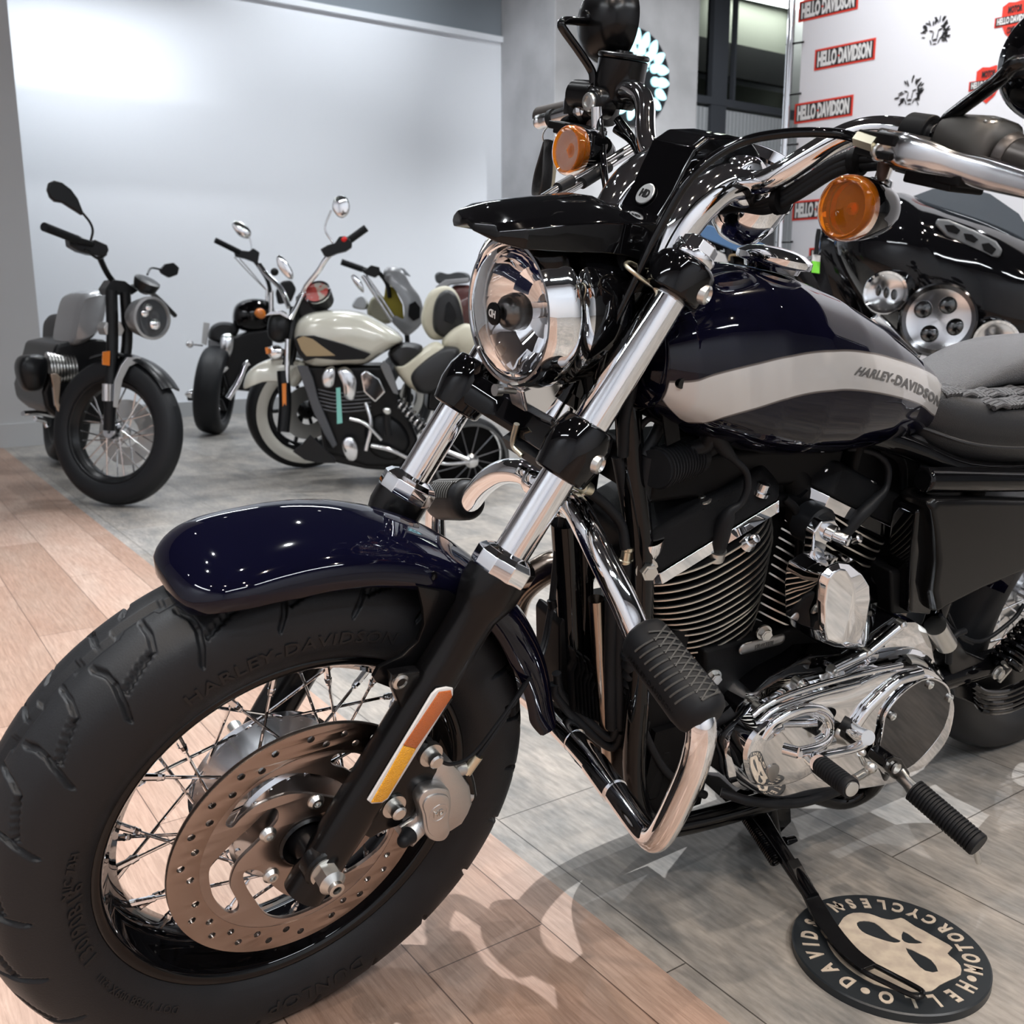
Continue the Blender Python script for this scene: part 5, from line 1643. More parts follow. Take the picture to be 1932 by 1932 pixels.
g.tube(P3(MB, (1200, 1340, .07), (1215, 1380, .075), (1245, 1440, .08), (1280, 1475, .09), (1330, 1500, .10)), .006, 12, smooth=6)
g.tube(P3(MB, (1230, 1470, .06), (1240, 1500, .05), (1250, 1520, .04)), .018, 14)
g.tube(P3(MB, (1360, 1495, .13), (1420, 1512, .16), (1500, 1516, .17), (1560, 1500, .17), (1620, 1478, .16)), .0068, 14, smooth=6)
g.build('lower_hose', RUBBER, BIKE)
g = G(MB)
for k in range(26):
    rr = random.Random(k)
    a = P(MB, 1120 + rr.uniform(-10, 110), 1020 + rr.uniform(0, 60), .02)
    b = P(MB, 1135 + rr.uniform(0, 90), 1250 + rr.uniform(-60, 160), .015)
    if k % 2: g.tube([a, (a + b) / 2 + V(rr.uniform(-.01, .01), 0, 0), b], rr.uniform(.003, .007), 8, smooth=4)
g.box((-.50, 0, .03), (.07, .14, .26))
g.box((-.56, 0, -.07), (.12, .16, .16))
g.build('wiring_harness', MATTE, BIKE)
g = G(MB)
g.tube(P3(MB, (1195, 600, .05), (1215, 640, .05), (1205, 700, .045), (1180, 780, .045), (1175, 860, .045)), .007, 12, smooth=6)
g.tube(P3(MB, (1290, 560, .06), (1300, 600, .06), (1296, 660, .06), (1290, 710, .055)), .005, 12, smooth=6)
g.tube(P3(MB, (1220, 720, .03), (1230, 760, .04), (1250, 790, .045), (1215, 860, .05)), .008, 12, smooth=6)
g.tube(P3(MB, (1175, 880, .03), (1200, 820, .04), (1225, 790, .045), (1250, 800, .05)), .004, 12, smooth=6)
g.build('neck_wiring', RUBBER, BIKE)
# ---------------------------------------------------------------- engine guard with rubber pegs
gp = [V(-.330, .030, .352), V(-.324, .060, .354), V(-.319, .095, .342), V(-.320, .130, .318), V(-.326, .165, .288), V(-.331, .190, .262), V(-.335, .210, .248), V(-.338, .25, .236), V(-.341, .285, .224), V(-.340, .302, .205), V(-.342, .302, .165), V(-.346, .292, .120), V(-.351, .275, .062), V(-.357, .257, .022), V(-.363, .235, .008), V(-.372, .18, .006), V(-.384, .10, .006), V(-.386, .0, .010)]
g = G(MB)
g.tube(gp, .0160, 28, smooth=7)
g.tube([V(p[0], -p[1], p[2]) for p in gp], .0160, 28, smooth=7)
g.tube([V(-.386, .05, .008), V(-.386, -.05, .008)], .0175, 28)
g.tube([V(-.375, .155, .006), V(-.383, .10, .006)], .0178, 28)
g.tube([V(-.383, -.10, .006), V(-.386, -.04, .009)], .0178, 28)
g.lathe((-.330, .030, .352), unit(V(.2, .9, .1)), [(-.012, .021), (.004, .022), (.012, .019)], 28, cap=True)
g.lathe((-.330, -.030, .352), unit(V(.2, -.9, .1)), [(-.012, .021), (.004, .022), (.012, .019)], 28, cap=True)
guard = g.build('engine_guard', CHROME, BIKE, label='chrome engine guard hoop')
def guard_peg(s):
    a, b = V(-.333, s * .196, .262), V(-.344, s * .300, .220)
    d = unit(b - a)
    up = unit(V(.0, 0, 1) - d * d[2])
    fw = unit(V(1, 0, 0) - d * d[0])
    g = G(MB)
    R = []
    for t, r in ((-.004, .70), (0, .9), (.006, 1), (.03, 1.04), (.07, 1.06), (.095, 1.08), (.108, 1.02), (.116, .86), (.120, .6)):
        ring = []
        for k in range(36):
            th = 2 * pi * k / 36
            c, s_ = math.cos(th), math.sin(th)
            ring.append(a + d * t + (fw * c * .0255 + up * (s_ * .024 + (-.006 if s_ < 0 else .002))) * r)
        R.append(ring)
    g.rings(R)
    pg = g.build('guard_peg', RUBBER, guard, angle=60)
    g = G(MB)
    for k in range(11):       # raised bars and criss-cross tread
        t = .014 + .0088 * k
        for th0, th1 in ((112, 58), (58, 112)):
            pts = []
            for j in range(7):
                th = math.radians(th0 + (th1 - th0) * j / 6)
                c, s_ = math.cos(th), math.sin(th)
                tt = min(t + .012 * j / 6, .106)
                pts.append(a + d * tt + (fw * c * .0258 + up * (s_ * .0245 + .002)) * 1.06)
            g.tube(pts, .0011, 6)
        if k < 9:
            pts = []
            for j in range(7):
                th = math.radians(56 - 52 * (j / 6))
                c, s_ = math.cos(th), math.sin(th)
                pts.append(a + d * (t + .010 - .004 * j / 6) + (fw * c * .0258 + up * (s_ * .0245 + .002)) * 1.06)
            g.tube(pts, .0013, 6)
    g.build('tread', mat('peg_tread_rubber', (.05, .05, .048), .5), pg)
    if s > 0:
        v, f = text_mesh('HARLEY-DAVIDSON', .0085, .0006, .95, 0, 0, 1.1, 2)
        plate('peg_lettering', v, f, MB, a + d * .055 + fw * .0268 - up * .0095, d, up * .9 + fw * .12, MATTE, pg)
guard_peg(1)
guard_peg(-1)
g = G(MB)
q = P(MB, 1312, 1398, .30)
g.cyl(q - V(0, .0, 0), q + V(.012, .006, 0), .0055, n=12)
g.build('peg_clamp_screw', STEEL, guard)
# ---------------------------------------------------------------- right side exhaust seen past the fork
g = G(MB)
g.tube([(-.47, -.07, .20, .020), (-.43, -.11, .185, .022), (-.40, -.145, .13, .023), (-.405, -.16, .05, .023), (-.44, -.165, -.02, .023), (-.52, -.17, -.08, .024), (-.7, -.17, -.11, .028), (-1.3, -.18, -.10, .045), (-1.6, -.18, -.09, .045)], .02, 26, smooth=7)
g.build('exhaust_pipe', PIPEM, BIKE)
g = G(MB)
g.tube([(-.395, -.15, .16), (-.382, -.165, .11), (-.382, -.178, .04), (-.41, -.185, -.02)], .026, 24, smooth=6, sq=(.55, 1), up=(0, 1, 0))
g.build('heat_shield', CHROME, BIKE)
G(MB).lathe((-.46, -.085, .165), unit(V(.6, -.6, .1)), [(-.02, .030), (.012, .040), (.02, .036)], 28, cap=True).build('exhaust_flange', CHROME_SOFT, BIKE)
# ---------------------------------------------------------------- controls on the left
yb = .205
g = G(MB)
g.tube([(*P(MB, 1604, 1372, .19), .0095), (*P(MB, 1620, 1385, .215), .0105), (*P(MB, 1638, 1392, .235), .0105)], .01, 20)
g.tube([(*P(MB, 1632, 1393, .225), .0075), (*P(MB, 1626, 1405, .225), .007), (*P(MB, 1600, 1416, .225), .0065), (*P(MB, 1560, 1424, .225), .0065), (*P(MB, 1536, 1432, .225), .0075)], .007, 16, smooth=5)
g.tube([P(MB, 1532, 1430, .215), P(MB, 1544, 1440, .235)], .0115, 20)
sl_ = g.build('shift_lever', CHROME, BIKE)
def ribbed(name, a, b, r, n, parent, m=RUBBER, cap=True):
    a, b = V(*a), V(*b)
    d = unit(b - a)
    L_ = np.linalg.norm(b - a)
    prof = []
    for k in range(n):
        h = L_ * k / n
        w = L_ / n
        prof += [(h, r * .86), (h + w * .18, r), (h + w * .62, r), (h + w * .8, r * .86)]
    prof += [(L_, r * .9), (L_, r), (L_ + .006, r), (L_ + .008, r * .92)]
    return G(MB).lathe(a, d, prof, 36, cap=True).build(name, m, parent, angle=35)
a, b = P(MB, 1546, 1442, .232), P(MB, 1598, 1482, .285)
ribbed('shift_peg', a, b, .0140, 11, sl_)
G(MB).lathe(b, unit(b - a), [(.006, .0105), (.010, .010), (.011, .006)], 28, cap=True).build('peg_end_cap', STEEL, sl_)
g = G(MB)
a, b = P(MB, 1478, 1412, .198), P(MB, 1506, 1420, .215)
g.tube([a, b], .008, 18)
g.tube([(*P(MB, 1506, 1420, .213), .008), (*P(MB, 1535, 1412, .213), .0065), (*P(MB, 1560, 1398, .205), .006), (*P(MB, 1566, 1380, .195), .006)], .006, 16, smooth=5)
g.build('heel_lever', CHROME, sl_)
G(MB).tube(P3(MB, (1588, 1362, .18), (1602, 1370, .19)), .0105, 20).build('shaft_boot', RUBBER, sl_)
g = G(MB)
g.tube(P3(MB, (1622, 1422, .20), (1630, 1440, .20), (1640, 1448, .21)), .004, 12)
g.tube(P3(MB, (1612, 1470, .21), (1645, 1450, .205)), .0065, 16)
g.ell(P(MB, 1643, 1448, .21), .009)
g.ell(P(MB, 1626, 1420, .20), .006)
g.build('shift_linkage', STEEL, BIKE)
g = G(MB)      # curved black support running under the primary
g.tube(P3(MB, (1530, 1500, .10), (1590, 1512, .12), (1640, 1490, .14), (1665, 1455, .16), (1680, 1435, .18)), .013, 18, smooth=6)
g.build('peg_support', BLACK, BIKE)
g = G(MB)
a, b = P(MB, 1664, 1428, .185), P(MB, 1700, 1462, .215)
g.loft([(.180, XZ(MB, .2, (1655, 1440), (1660, 1425), (1675, 1418), (1690, 1424), (1706, 1450), (1702, 1466), (1690, 1470), (1672, 1460))), (.212, XZ(MB, .2, (1655, 1440), (1660, 1425), (1675, 1418), (1690, 1424), (1706, 1450), (1702, 1466), (1690, 1470), (1672, 1460)))])
pm = g.build('footpeg_mount', BLACK, BIKE, bevel=.003)
G(MB).cyl(P(MB, 1689, 1448, .213), P(MB, 1689, 1448, .213) + V(0, .004, 0), .0085, n=28).build('pivot_pin', STEEL, pm)
g = G(MB)
a, b = P(MB, 1694, 1456, .205), P(MB, 1728, 1496, .245)
g.tube([(*a, .011), (*(a * .5 + b * .5), .009), (*b, .012)], .01, 16, sq=(1.2, .7), up=(0, 0, 1))
fp = g.build('footpeg', STEEL, BIKE, label='folding rider footpeg')
a, b = P(MB, 1724, 1490, .243), P(MB, 1838, 1588, .345)
ribbed('peg_rubber', a, b, .0180, 20, fp)
G(MB).tube([P(MB, 1838, 1596, .343), P(MB, 1846, 1626, .345)], .0042, 14).build('feeler_pin', STEEL, fp)
# ---------------------------------------------------------------- side stand
foot = [floorpt(*p, z=.022) for p in ((1532, 1708), (1580, 1765), (1640, 1818), (1720, 1868))]
g = G()
top = toW(MB, P(MB, 1415, 1520, .02))
Tt = toW(MB, V(-.76, .04, -.21))
Ft = foot[0] + V(0, 0, .012)
kn = Tt + (Ft - Tt) * .5 + V(0, -.004, .004)
g.tube([(*Tt, .020), (*(Tt + (Ft - Tt) * .25), .018), (*kn, .013), (*(Tt + (Ft - Tt) * .75), .0115), (*Ft, .011)], .015, 20, smooth=5)
ks = g.build('side_stand', BLACK, BIKE, label='black side stand leg')
def ribbon(pts, ws, th):
    g = G()
    R = []
    for i, p in enumerate(pts):
        d = unit(pts[min(i + 1, len(pts) - 1)] - pts[max(i - 1, 0)])
        sd = unit(np.cross(d, V(0, 0, 1)))
        n_ = unit(np.cross(sd, d))
        R.append([p + sd * ws[i] + n_ * th, p - sd * ws[i] + n_ * th, p - sd * ws[i] - n_ * th, p + sd * ws[i] - n_ * th])
    return g.rings(R)
up0 = Tt + (Ft - Tt) * .72 + V(0, 0, .012)
pts = cr([up0, foot[0] + V(0, 0, .010), floorpt(1560, 1745, .0235), floorpt(1600, 1795, .0235), floorpt(1640, 1828, .0235)], 5)
ribbon(pts, [.0095 + .004 * min(1, i / 8) for i in range(len(pts))], .0035).build('stand_foot', SATIN, ks, bevel=.0015)
# slotted toe
p0, p1 = floorpt(1640, 1828, .0235), floorpt(1728, 1872, .0235)
d = unit(p1 - p0)
sd = unit(np.cross(d, V(0, 0, 1)))
g = G().tube([p0 - d * .004 + sd * .0095, p0 + d * .03 + sd * .0105, p1 + sd * .009, p1 + d * .007 + sd * .004, p1 + d * .007 - sd * .004, p1 - sd * .009, p0 + d * .03 - sd * .0105, p0 - d * .004 - sd * .0095], .0036, 10, smooth=4, loop=True)
g.build('stand_toe', SATIN, ks)
g = G()
a, b = Tt + (Ft - Tt) * .16 + V(.02, .0, .0), Tt + (Ft - Tt) * .62 + V(.018, .0, -.004)
d = unit(b - a)
u_, w_ = perp(d)
L_ = np.linalg.norm(b - a)
g.tube([a + d * (L_ * k / 240) + (u_ * math.cos(k * 2 * pi / 10) + w_ * math.sin(k * 2 * pi / 10)) * .0072 for k in range(241)], .0020, 6)
g.build('stand_spring', BLACK, ks)
g = G(MB)
g.loft([(-.02, XZ(MB, .04, (1350, 1495), (1468, 1500), (1470, 1530), (1440, 1560), (1400, 1550), (1380, 1530))), (.07, XZ(MB, .04, (1350, 1495), (1468, 1500), (1470, 1530), (1440, 1560), (1400, 1550), (1380, 1530)))])
g.tube(P3(MB, (1455, 1520, .08), (1462, 1570, .08), (1468, 1600, .08)), .009, 14)
g.cyl(P(MB, 1478, 1590, .08), P(MB, 1498, 1586, .08), .010)
g.build('stand_bracket', BLACK, BIKE, bevel=.003)
# ---------------------------------------------------------------- seat, side cover, rear end
R = []
sx = [(-.868, .050, .478, .405), (-.89, .092, .486, .392), (-.95, .125, .470, .372), (-1.02, .140, .462, .366), (-1.10, .150, .458, .362), (-1.20, .155, .456, .362), (-1.34, .150, .458, .366), (-1.40, .12, .456, .372)]
for x, w, zt, zb in sx:
    R.append([V(x, y * w, z) for y, z in ((-1, zt - .030), (-.93, zt - .012), (-.80, zt - .002), (-.4, zt), (0, zt), (.4, zt), (.80, zt - .002), (.93, zt - .012), (1, zt - .030), (1.0, (zt + zb) / 2), (.93, zb + .008), (.8, zb), (0, zb), (-.8, zb), (-.93, zb + .008), (-1.0, (zt + zb) / 2))])
seat = G(MB).rings(R).build('seat', LEATHER, BIKE, sub=2, label='black quilted leather seat')
# quilted top panel: rows of rounded ribs in a basket weave
g = G(MB)
for ix in range(13):
    for iy, cy in enumerate((.080, .112)):
        cx = -.925 - .034 * ix
        zz_ = .4665 - .15 * max(0, abs(cy) - .085)
        if ix < 2 and abs(cy) > .1: continue
        dz = .008 * max(0, 2 - ix) / 2
        for k in range(4):
            o_ = -.0125 + .0083 * k
            if (ix + iy) % 2: g.tube([V(cx - .017, cy + o_, zz_ - .004 + dz), V(cx, cy + o_, zz_ + dz), V(cx + .017, cy + o_, zz_ - .004 + dz)], .0042, 8, smooth=2)
            else: g.tube([V(cx + o_, cy - .015, zz_ - .004 + dz), V(cx + o_, cy, zz_ + dz), V(cx + o_, cy + .015, zz_ - .004 + dz)], .0042, 8, smooth=2)
g.build('quilted_panel', LEATHER_S, seat)
R = []
for x, w, zt in ((-.975, .050, .463), (-1.03, .064, .480), (-1.09, .070, .502), (-1.15, .073, .514), (-1.22, .074, .520), (-1.40, .074, .522)):
    R.append([V(x, y * w, z) for y, z in ((-1, .455), (-.96, zt - .012), (-.7, zt), (0, zt + .004), (.7, zt), (.96, zt - .012), (1, .455))])
G(MB).rings(R).build('seat_step', LEATHER_S, seat, sub=2)
g = G(MB)
g.tube([V(-.875, .080, .425), V(-.93, .128, .412), V(-1.0, .146, .405), (-1.1, .156, .402), (-1.25, .160, .402)], .0028, 8, smooth=6)
g.build('seat_piping', LEATHER, seat)
sc_ = ((1752, 952), (1765, 940), (1850, 938), (1932, 940), (2010, 945), (2010, 1050), (1932, 1078), (1850, 1112), (1780, 1148), (1764, 1158), (1757, 1120), (1765, 1060), (1760, 1000))
a4 = XZ(MB, .150, *sc_)
c4 = np.mean(np.array(a4), 0)
G(MB).loft([(.10, a4), (.146, a4), (.155, [(c4[0] + (q[0] - c4[0]) * .95, c4[1] + (q[1] - c4[1]) * .92) for q in a4])]).build('side_cover', mat('black_smooth_cover', (.003, .003, .0033), .24, 0, spec=.25), BIKE, bevel=.010, seg=4, label='black left side cover')
g = G(MB)
g.loft([(.09, XZ(MB, .13, (1725, 965), (1745, 945), (1765, 950), (1755, 1010), (1765, 1100), (1752, 1160), (1712, 1155), (1715, 1060))), (.135, XZ(MB, .13, (1725, 965), (1745, 945), (1765, 950), (1755, 1010), (1765, 1100), (1752, 1160), (1712, 1155), (1715, 1060)))])
g.tube(P3(MB, (1740, 905, .13), (1850, 905, .14), (2000, 905, .14)), .018, 20)
g.build('oil_tank', BLACK, BIKE, bevel=.006, seg=3)
# rear wheel, tyre, swing arm, shock, belt
MRW = MB.copy()
MRW[:3, 3] = toW(MB, (-1.52, 0, .003))
rw = G(MRW).lathe((0, 0, 0), (0, 1, 0), rimp, 96, loop=True).build('rear_wheel', BLACK, BIKE, angle=50)
tyre(MRW, 'tire', rw, R=.321, hw=.074, tread=False, na=160)
g = G(MRW).lathe((0, 0, 0), (0, 1, 0), [(-.06, .03), (-.05, .05), (-.03, .06), (-.02, .03), (.02, .03), (.03, .06), (.05, .05), (.06, .03)], 48, cap=True)
g.build('hub', CHROME_SOFT, rw)
for k in range(40):
    s = 1 if k % 2 else -1
    a = 2 * pi * (k + .5) / 40
    ah = a + (1 if (k // 2) % 2 else -1) * math.radians(50)
    G(MRW).tube([V(.055 * math.cos(ah), s * .035, .055 * math.sin(ah)), V(.19 * math.cos(a), s * .008, .19 * math.sin(a))], .0019, 6).build('spoke', CHROME, rw)
g = G(MB)
for s in (1, -1):
    g.tube([V(-1.02, s * .10, -.03), V(-1.2, s * .11, -.02), V(-1.52, s * .12, .0)], .022, 16, smooth=4)
g.build('swing_arm', BLACK, BIKE)
g = G(MB)
pts = P3(MB, (1808, 1262, .10), (1835, 1255, .11), (1870, 1262, .11), (1930, 1240, .11))
g.loft([(.085, XZ(MB, .11, (1790, 1190), (1815, 1225), (1860, 1245), (1932, 1225), (1932, 1275), (1870, 1300), (1830, 1325), (1795, 1310), (1782, 1250))), (.12, XZ(MB, .11, (1790, 1190), (1815, 1225), (1860, 1245), (1932, 1225), (1932, 1275), (1870, 1300), (1830, 1325), (1795, 1310), (1782, 1250)))])
g.build('belt_guard', SATIN, BIKE, bevel=.004)
sa, sb = P(MB, 1885, 1262, .14), P(MB, 1990, 1150, .15)
d = unit(sb - sa)
g = G(MB).tube([sa, sb], .014, 18)
u_, w_ = perp(d)
g.tube([sa + d * (.012 + .0012 * k) + (u_ * math.cos(k * 2 * pi / 12) + w_ * math.sin(k * 2 * pi / 12)) * .024 for k in range(110)], .0048, 8)
sh = g.build('rear_shock', BLACK, BIKE)
g = G(MB).bolt(P(MB, 1880, 1268, .150), (0, 1, 0), .009, .010)
g.tube([P(MB, 1885, 1285, .14), P(MB, 1905, 1262, .15), P(MB, 1893, 1250, .15)], .004, 8)
g.build('shock_mount_bolt', STEEL, sh)
g = G(MB)
for k in range(5):
    g.tube(P3(MB, (1836 + 2 * k, 1292 + 9 * k, .135 - .004 * k), (1860, 1306 + 9 * k, .14), (1900, 1304 + 9 * k, .14), (1945, 1285 + 9 * k, .14)), .0058, 10, smooth=5)
g.build('belt_cover_ribs', BLACK, BIKE)
g = G(MB)
g.tube(P3(MB, (1764, 1180, .13), (1785, 1215, .13)), .017, 24)
g.build('clear_reservoir', STEEL, BIKE)
g = G(MB)
g.tube(P3(MB, (1820, 1190, .13), (1800, 1200, .13), (1792, 1225, .13), (1790, 1250, .13)), .0055, 12, smooth=5)
g.tube(P3(MB, (1775, 1160, .13), (1800, 1190, .12), (1850, 1210, .12), (1910, 1170, .12), (1932, 1140, .12)), .0035, 10, smooth=5)
g.tube(P3(MB, (1785, 1150, .12), (1810, 1200, .12), (1835, 1215, .12)), .0025, 10, smooth=5)
g.build('rear_wiring', RUBBER, BIKE)
# rear fender
g = G(MB)
R = []
for i in range(40):
    ph = math.radians(20 + 150 * i / 39)
    rc = .355
    R.append([V(-1.52 + (rc - e_) * math.cos(ph), y, (rc - e_) * math.sin(ph)) for y, e_ in ((-.09, .05), (-.085, .012), (-.06, 0), (0, -.004), (.06, 0), (.085, .012), (.09, .05), (.085, .05), (.08, .016), (.055, .004), (0, 0), (-.055, .004), (-.08, .016), (-.085, .05))])
g.rings(R)
g.build('rear_fender', NAVY, BIKE, angle=50)

# ================================================================ stand coaster on the floor
c0 = np.mean([floorpt(1640, 1694, .012), floorpt(1722, 1906, .012)], 0)
RD = .128
co_ = empty('stand_coaster', (c0[0], c0[1], 0), 'round black puck with raised cream lettering and skull under the side stand foot', 'coaster')
DARKP = mat('black_resin', (.011, .014, .017), .38)
CREAM = mat('cream_inlay', (.42, .36, .29), .5, var=(40, (.33, .28, .23), .4, .6))
GREYIN = mat('grey_inlay', (.24, .225, .195), .5)
G().lathe((c0[0], c0[1], 0), (0, 0, 1), [(0, .001), (0, RD), (.0105, RD), (.0122, RD - .002), (.0122, .001)], 96).build('puck', DARKP, co_)
def on_disc(px, py): return floorpt(px, py, .0124)[:2]
def inlay(pts, h, m, nm, n=4, holes=()):
    sp = [[tuple(q) for q in cr([V(*on_disc(1450 + a / 4.008, 1650 + b / 4.008)) for a, b in pp], n, True)] for pp in (pts,) + tuple(holes)]
    v, f = curve_mesh(sp, h)
    v[:, 2] += .0122 + h / 2
    return mesh_object(nm, v, f, m, co_)
face_o = ((565, 330), (640, 292), (760, 298), (850, 330), (930, 345), (1000, 330), (1050, 355), (1110, 395), (1170, 425), (1240, 465), (1330, 515), (1390, 556), (1352, 598), (1400, 640), (1450, 690), (1452, 760), (1370, 800), (1290, 840), (1230, 882), (1100, 890), (950, 872), (800, 830), (650, 745), (540, 655), (470, 565), (440, 490), (455, 430), (530, 385))
eye1 = ((668, 365), (720, 352), (800, 366), (870, 420), (930, 470), (1000, 505), (950, 518), (850, 492), (740, 452), (685, 412))
nose = ((1018, 432), (1080, 468), (1110, 492), (1166, 520), (1060, 522), (1008, 492))
eye2 = ((1036, 556), (1150, 605), (1230, 650), (1282, 735), (1185, 730), (1100, 655))
inlay(face_o, .0008, CREAM, 'skull_inlay', 2, (eye1, nose, eye2))
def ang_c(px, py):
    q = on_disc(px, py) - c0[:2]
    return math.atan2(q[1], q[0])
def arc_text(txt, a0, a1, out):
    """letters from angle a0 to a1; out = +1: tops outward"""
    if out > 0 and a1 > a0: a1 -= 2 * pi
    if out < 0 and a1 < a0: a1 += 2 * pi
    wid = []
    for ch in txt: wid.append({'I': .45, '.': .7, ' ': .5, 'M': 1.15, 'W': 1.2}.get(ch, 1))
    tot = sum(wid) - (wid[0] + wid[-1]) / 2
    s = 0
    for i, ch in enumerate(txt):
        if i: s += (wid[i - 1] + wid[i]) / 2
        a = a0 + (a1 - a0) * s / tot
        if ch == ' ': continue
        r = .1045
        if ch == '.':
            v, f = curve_mesh([circ(.0058, 20)], .0009)
        else:
            v, f = text_mesh(ch, .030, .0009, .74, 0, .0012, 1, 3)
            v[:, 1] -= (v[:, 1].max() + v[:, 1].min()) / 2
            v[:, 0] -= (v[:, 0].max() + v[:, 0].min()) / 2
        rad = V(math.cos(a), math.sin(a), 0)
        up = rad * out
        right = V(up[1], -up[0], 0)
        W = V(c0[0], c0[1], .0122 + .00045) + rad * r + v[:, :1] * right + v[:, 1:2] * up + v[:, 2:3] * V(0, 0, 1)
        mesh_object('inlay_letter' if ch != '.' else 'inlay_dot', W, f, GREYIN if (i == 3 and out > 0) else CREAM, co_)
arc_text('HELLO.DAVIDSON', ang_c(1836, 1868), ang_c(1570, 1706), 1)
arc_text('.MOTORCYCLES.', ang_c(1832, 1862 - 0) + .16, ang_c(1583, 1709), -1)

# ================================================================ logo banner on its frame
def face_frame(px, dist, turn=0.0):
    d = ray(px, 700)
    d = V(d[0], d[1], 0)
    d = unit(d)
    o = CAMW + d * dist
    h = math.degrees(math.atan2(-d[1], -d[0])) - 90 + turn   # y axis looks back at the camera
    return frame(o[0], o[1], 0, h)
d = unit(V(*(ray(1474, 400)[:2]), 0))
bp0 = CAMW + d * 4.55
MP = frame(bp0[0], bp0[1], 0, -77.5)
bn = empty('logo_banner', (bp0[0], bp0[1], 0), 'white press banner printed with rows of logos on a chrome tube frame', 'banner')
BANW = mat('white_banner_cloth', (.80, .81, .86), .6)
REDP = mat('red_print', (.75, .05, .03), .6)
BLKP = mat('black_print', (.02, .02, .022), .6)
WHTP = mat('white_print', (.8, .8, .8), .6)
BW, BH = 3.4, 2.45
G(MP).box((-BW / 2, -.012, BH / 2 + .06), (BW - .1, .004, BH)).build('banner_cloth', BANW, bn)
g = G(MP)
g.tube([V(0, 0, .0), V(0, 0, BH + .15)], .016, 16)
g.tube([V(-BW, 0, .0), V(-BW, 0, BH + .15)], .016, 16)
g.tube([V(0, 0, BH + .14), V(-BW, 0, BH + .14)], .016, 16)
g.tube([V(0, 0, .05), V(-BW, 0, .05)], .016, 16)
g.build('banner_frame', CHROME, bn)
g = G(MP)
for k in range(12): g.tube([V(.012, .01, .15 + .2 * k), V(-.06, -.008, .15 + .2 * k)], .004, 8)
g.build('elastic_ties', MATTE, bn)
def bar_logo(px, py, w_px=108):
    c = P(MP, px, py, -.009)
    w, h = .262, .080
    g = G(MP).box(c, (w, .002, h))
    o = g.build('bar_logo', REDP, bn)
    G(MP).box(c + V(0, .0015, 0), (w - .016, .002, h - .016)).build('bar_logo_field', BLKP, o)
    v, f = text_mesh('HELLO DAVIDSON', .060, .001, 1, 0, .003, 1.0, 2)
    s = (w - .03) / (v[:, 0].max() - v[:, 0].min())
    v[:, 0] *= s
    v[:, 1] *= 1.25
    v[:, 1] -= (v[:, 1].max() + v[:, 1].min()) / 2
    plate('bar_logo_text', v, f, MP, c + V(0, .003, 0), (-1, 0, 0), (0, 0, 1), WHTP, o)
    G(MP).cyl(c + V(.022, .003, 0), c + V(.022, .004, 0), .005, n=4).build('bar_logo_dot', REDP, o)
for px, py in ((1562, 10), (1593, 103), (1553, 207), (1588, 298), (1548, 394), (1580, 484), (1536, 560)): bar_logo(px, py)
def lion(px, py):
    c = P(MP, px, py, -.009)
    rr = random.Random(int(px))
    g = G(MP)
    def blob(x, z, a, ln, wd):
        pts = []
        for k in range(10):
            t = 2 * pi * k / 10
            u, w = ln * .64 * math.cos(t), wd * .64 * math.sin(t)
            pts.append((c[0] - (x * .64 + u * math.cos(a) - w * math.sin(a)), c[2] + z * .64 + u * math.sin(a) + w * math.cos(a)))
        g.prism(pts, c[1], c[1] + .0015)
    for k in range(30):
        a = pi / 2 + rr.uniform(-2.5, 2.5)
        r = rr.uniform(.055, .092)
        blob(r * math.cos(a) * .9, r * math.sin(a), a + rr.uniform(-.5, .5), rr.uniform(.010, .020), rr.uniform(.002, .0055))
    for s in (-1, 1):
        blob(s * .026, .014, .3 * s, .013, .004)
        blob(s * .014, -.014, 1.4, .022, .0025)
        blob(s * .024, -.048, 1.2 * s, .016, .003)
    blob(0, -.038, 0, .014, .006)
    blob(0, -.060, 0, .012, .003)
    for k in range(8): blob(.055 + rr.uniform(-.01, .015), rr.uniform(-.03, .05), rr.uniform(.8, 1.8), .02, .006)
    g.build('lion_print', BLKP, bn)
for px, py in ((1765, 62), (1717, 176), (1690, 300)): lion(px, py)
def shield(px, py):
    c = P(MP, px, py, -.009)
    X = lambda pts: [(c[0] - a * .8, c[2] + b * .8) for a, b in pts]
    o = flat('shield_logo', [X([(-.055, .06), (-.03, .075), (0, .07), (.03, .075), (.055, .06), (.055, .02), (.085, .02), (.085, -.022), (.05, -.022), (.035, -.055), (0, -.085), (-.035, -.055), (-.05, -.022), (-.085, -.022), (-.085, .02), (-.055, .02)])], c[1] - .001, c[1] + .001, MP, REDP, bn)
    G(MP).box(c + V(0, .0015, 0), (.126, .002, .027)).build('shield_bar', BLKP, o)
    for t, dz, sc__ in (('HELLO DAVIDSON', 0, .116), ('MOTOR', .034, .048), ('COMPANY', -.034, .044)):
        v, f = text_mesh(t, .03, .001, 1, 0, .001, 1, 2)
        v[:, 0] *= sc__ / (v[:, 0].max() - v[:, 0].min())
        v[:, 1] -= (v[:, 1].max() + v[:, 1].min()) / 2
        plate('shield_text', v, f, MP, c + V(0, .003, dz), (-1, 0, 0), (0, 0, 1), WHTP if dz == 0 else BLKP, o)
for px, py in ((1914, 36), (1864, 158)): shield(px, py)

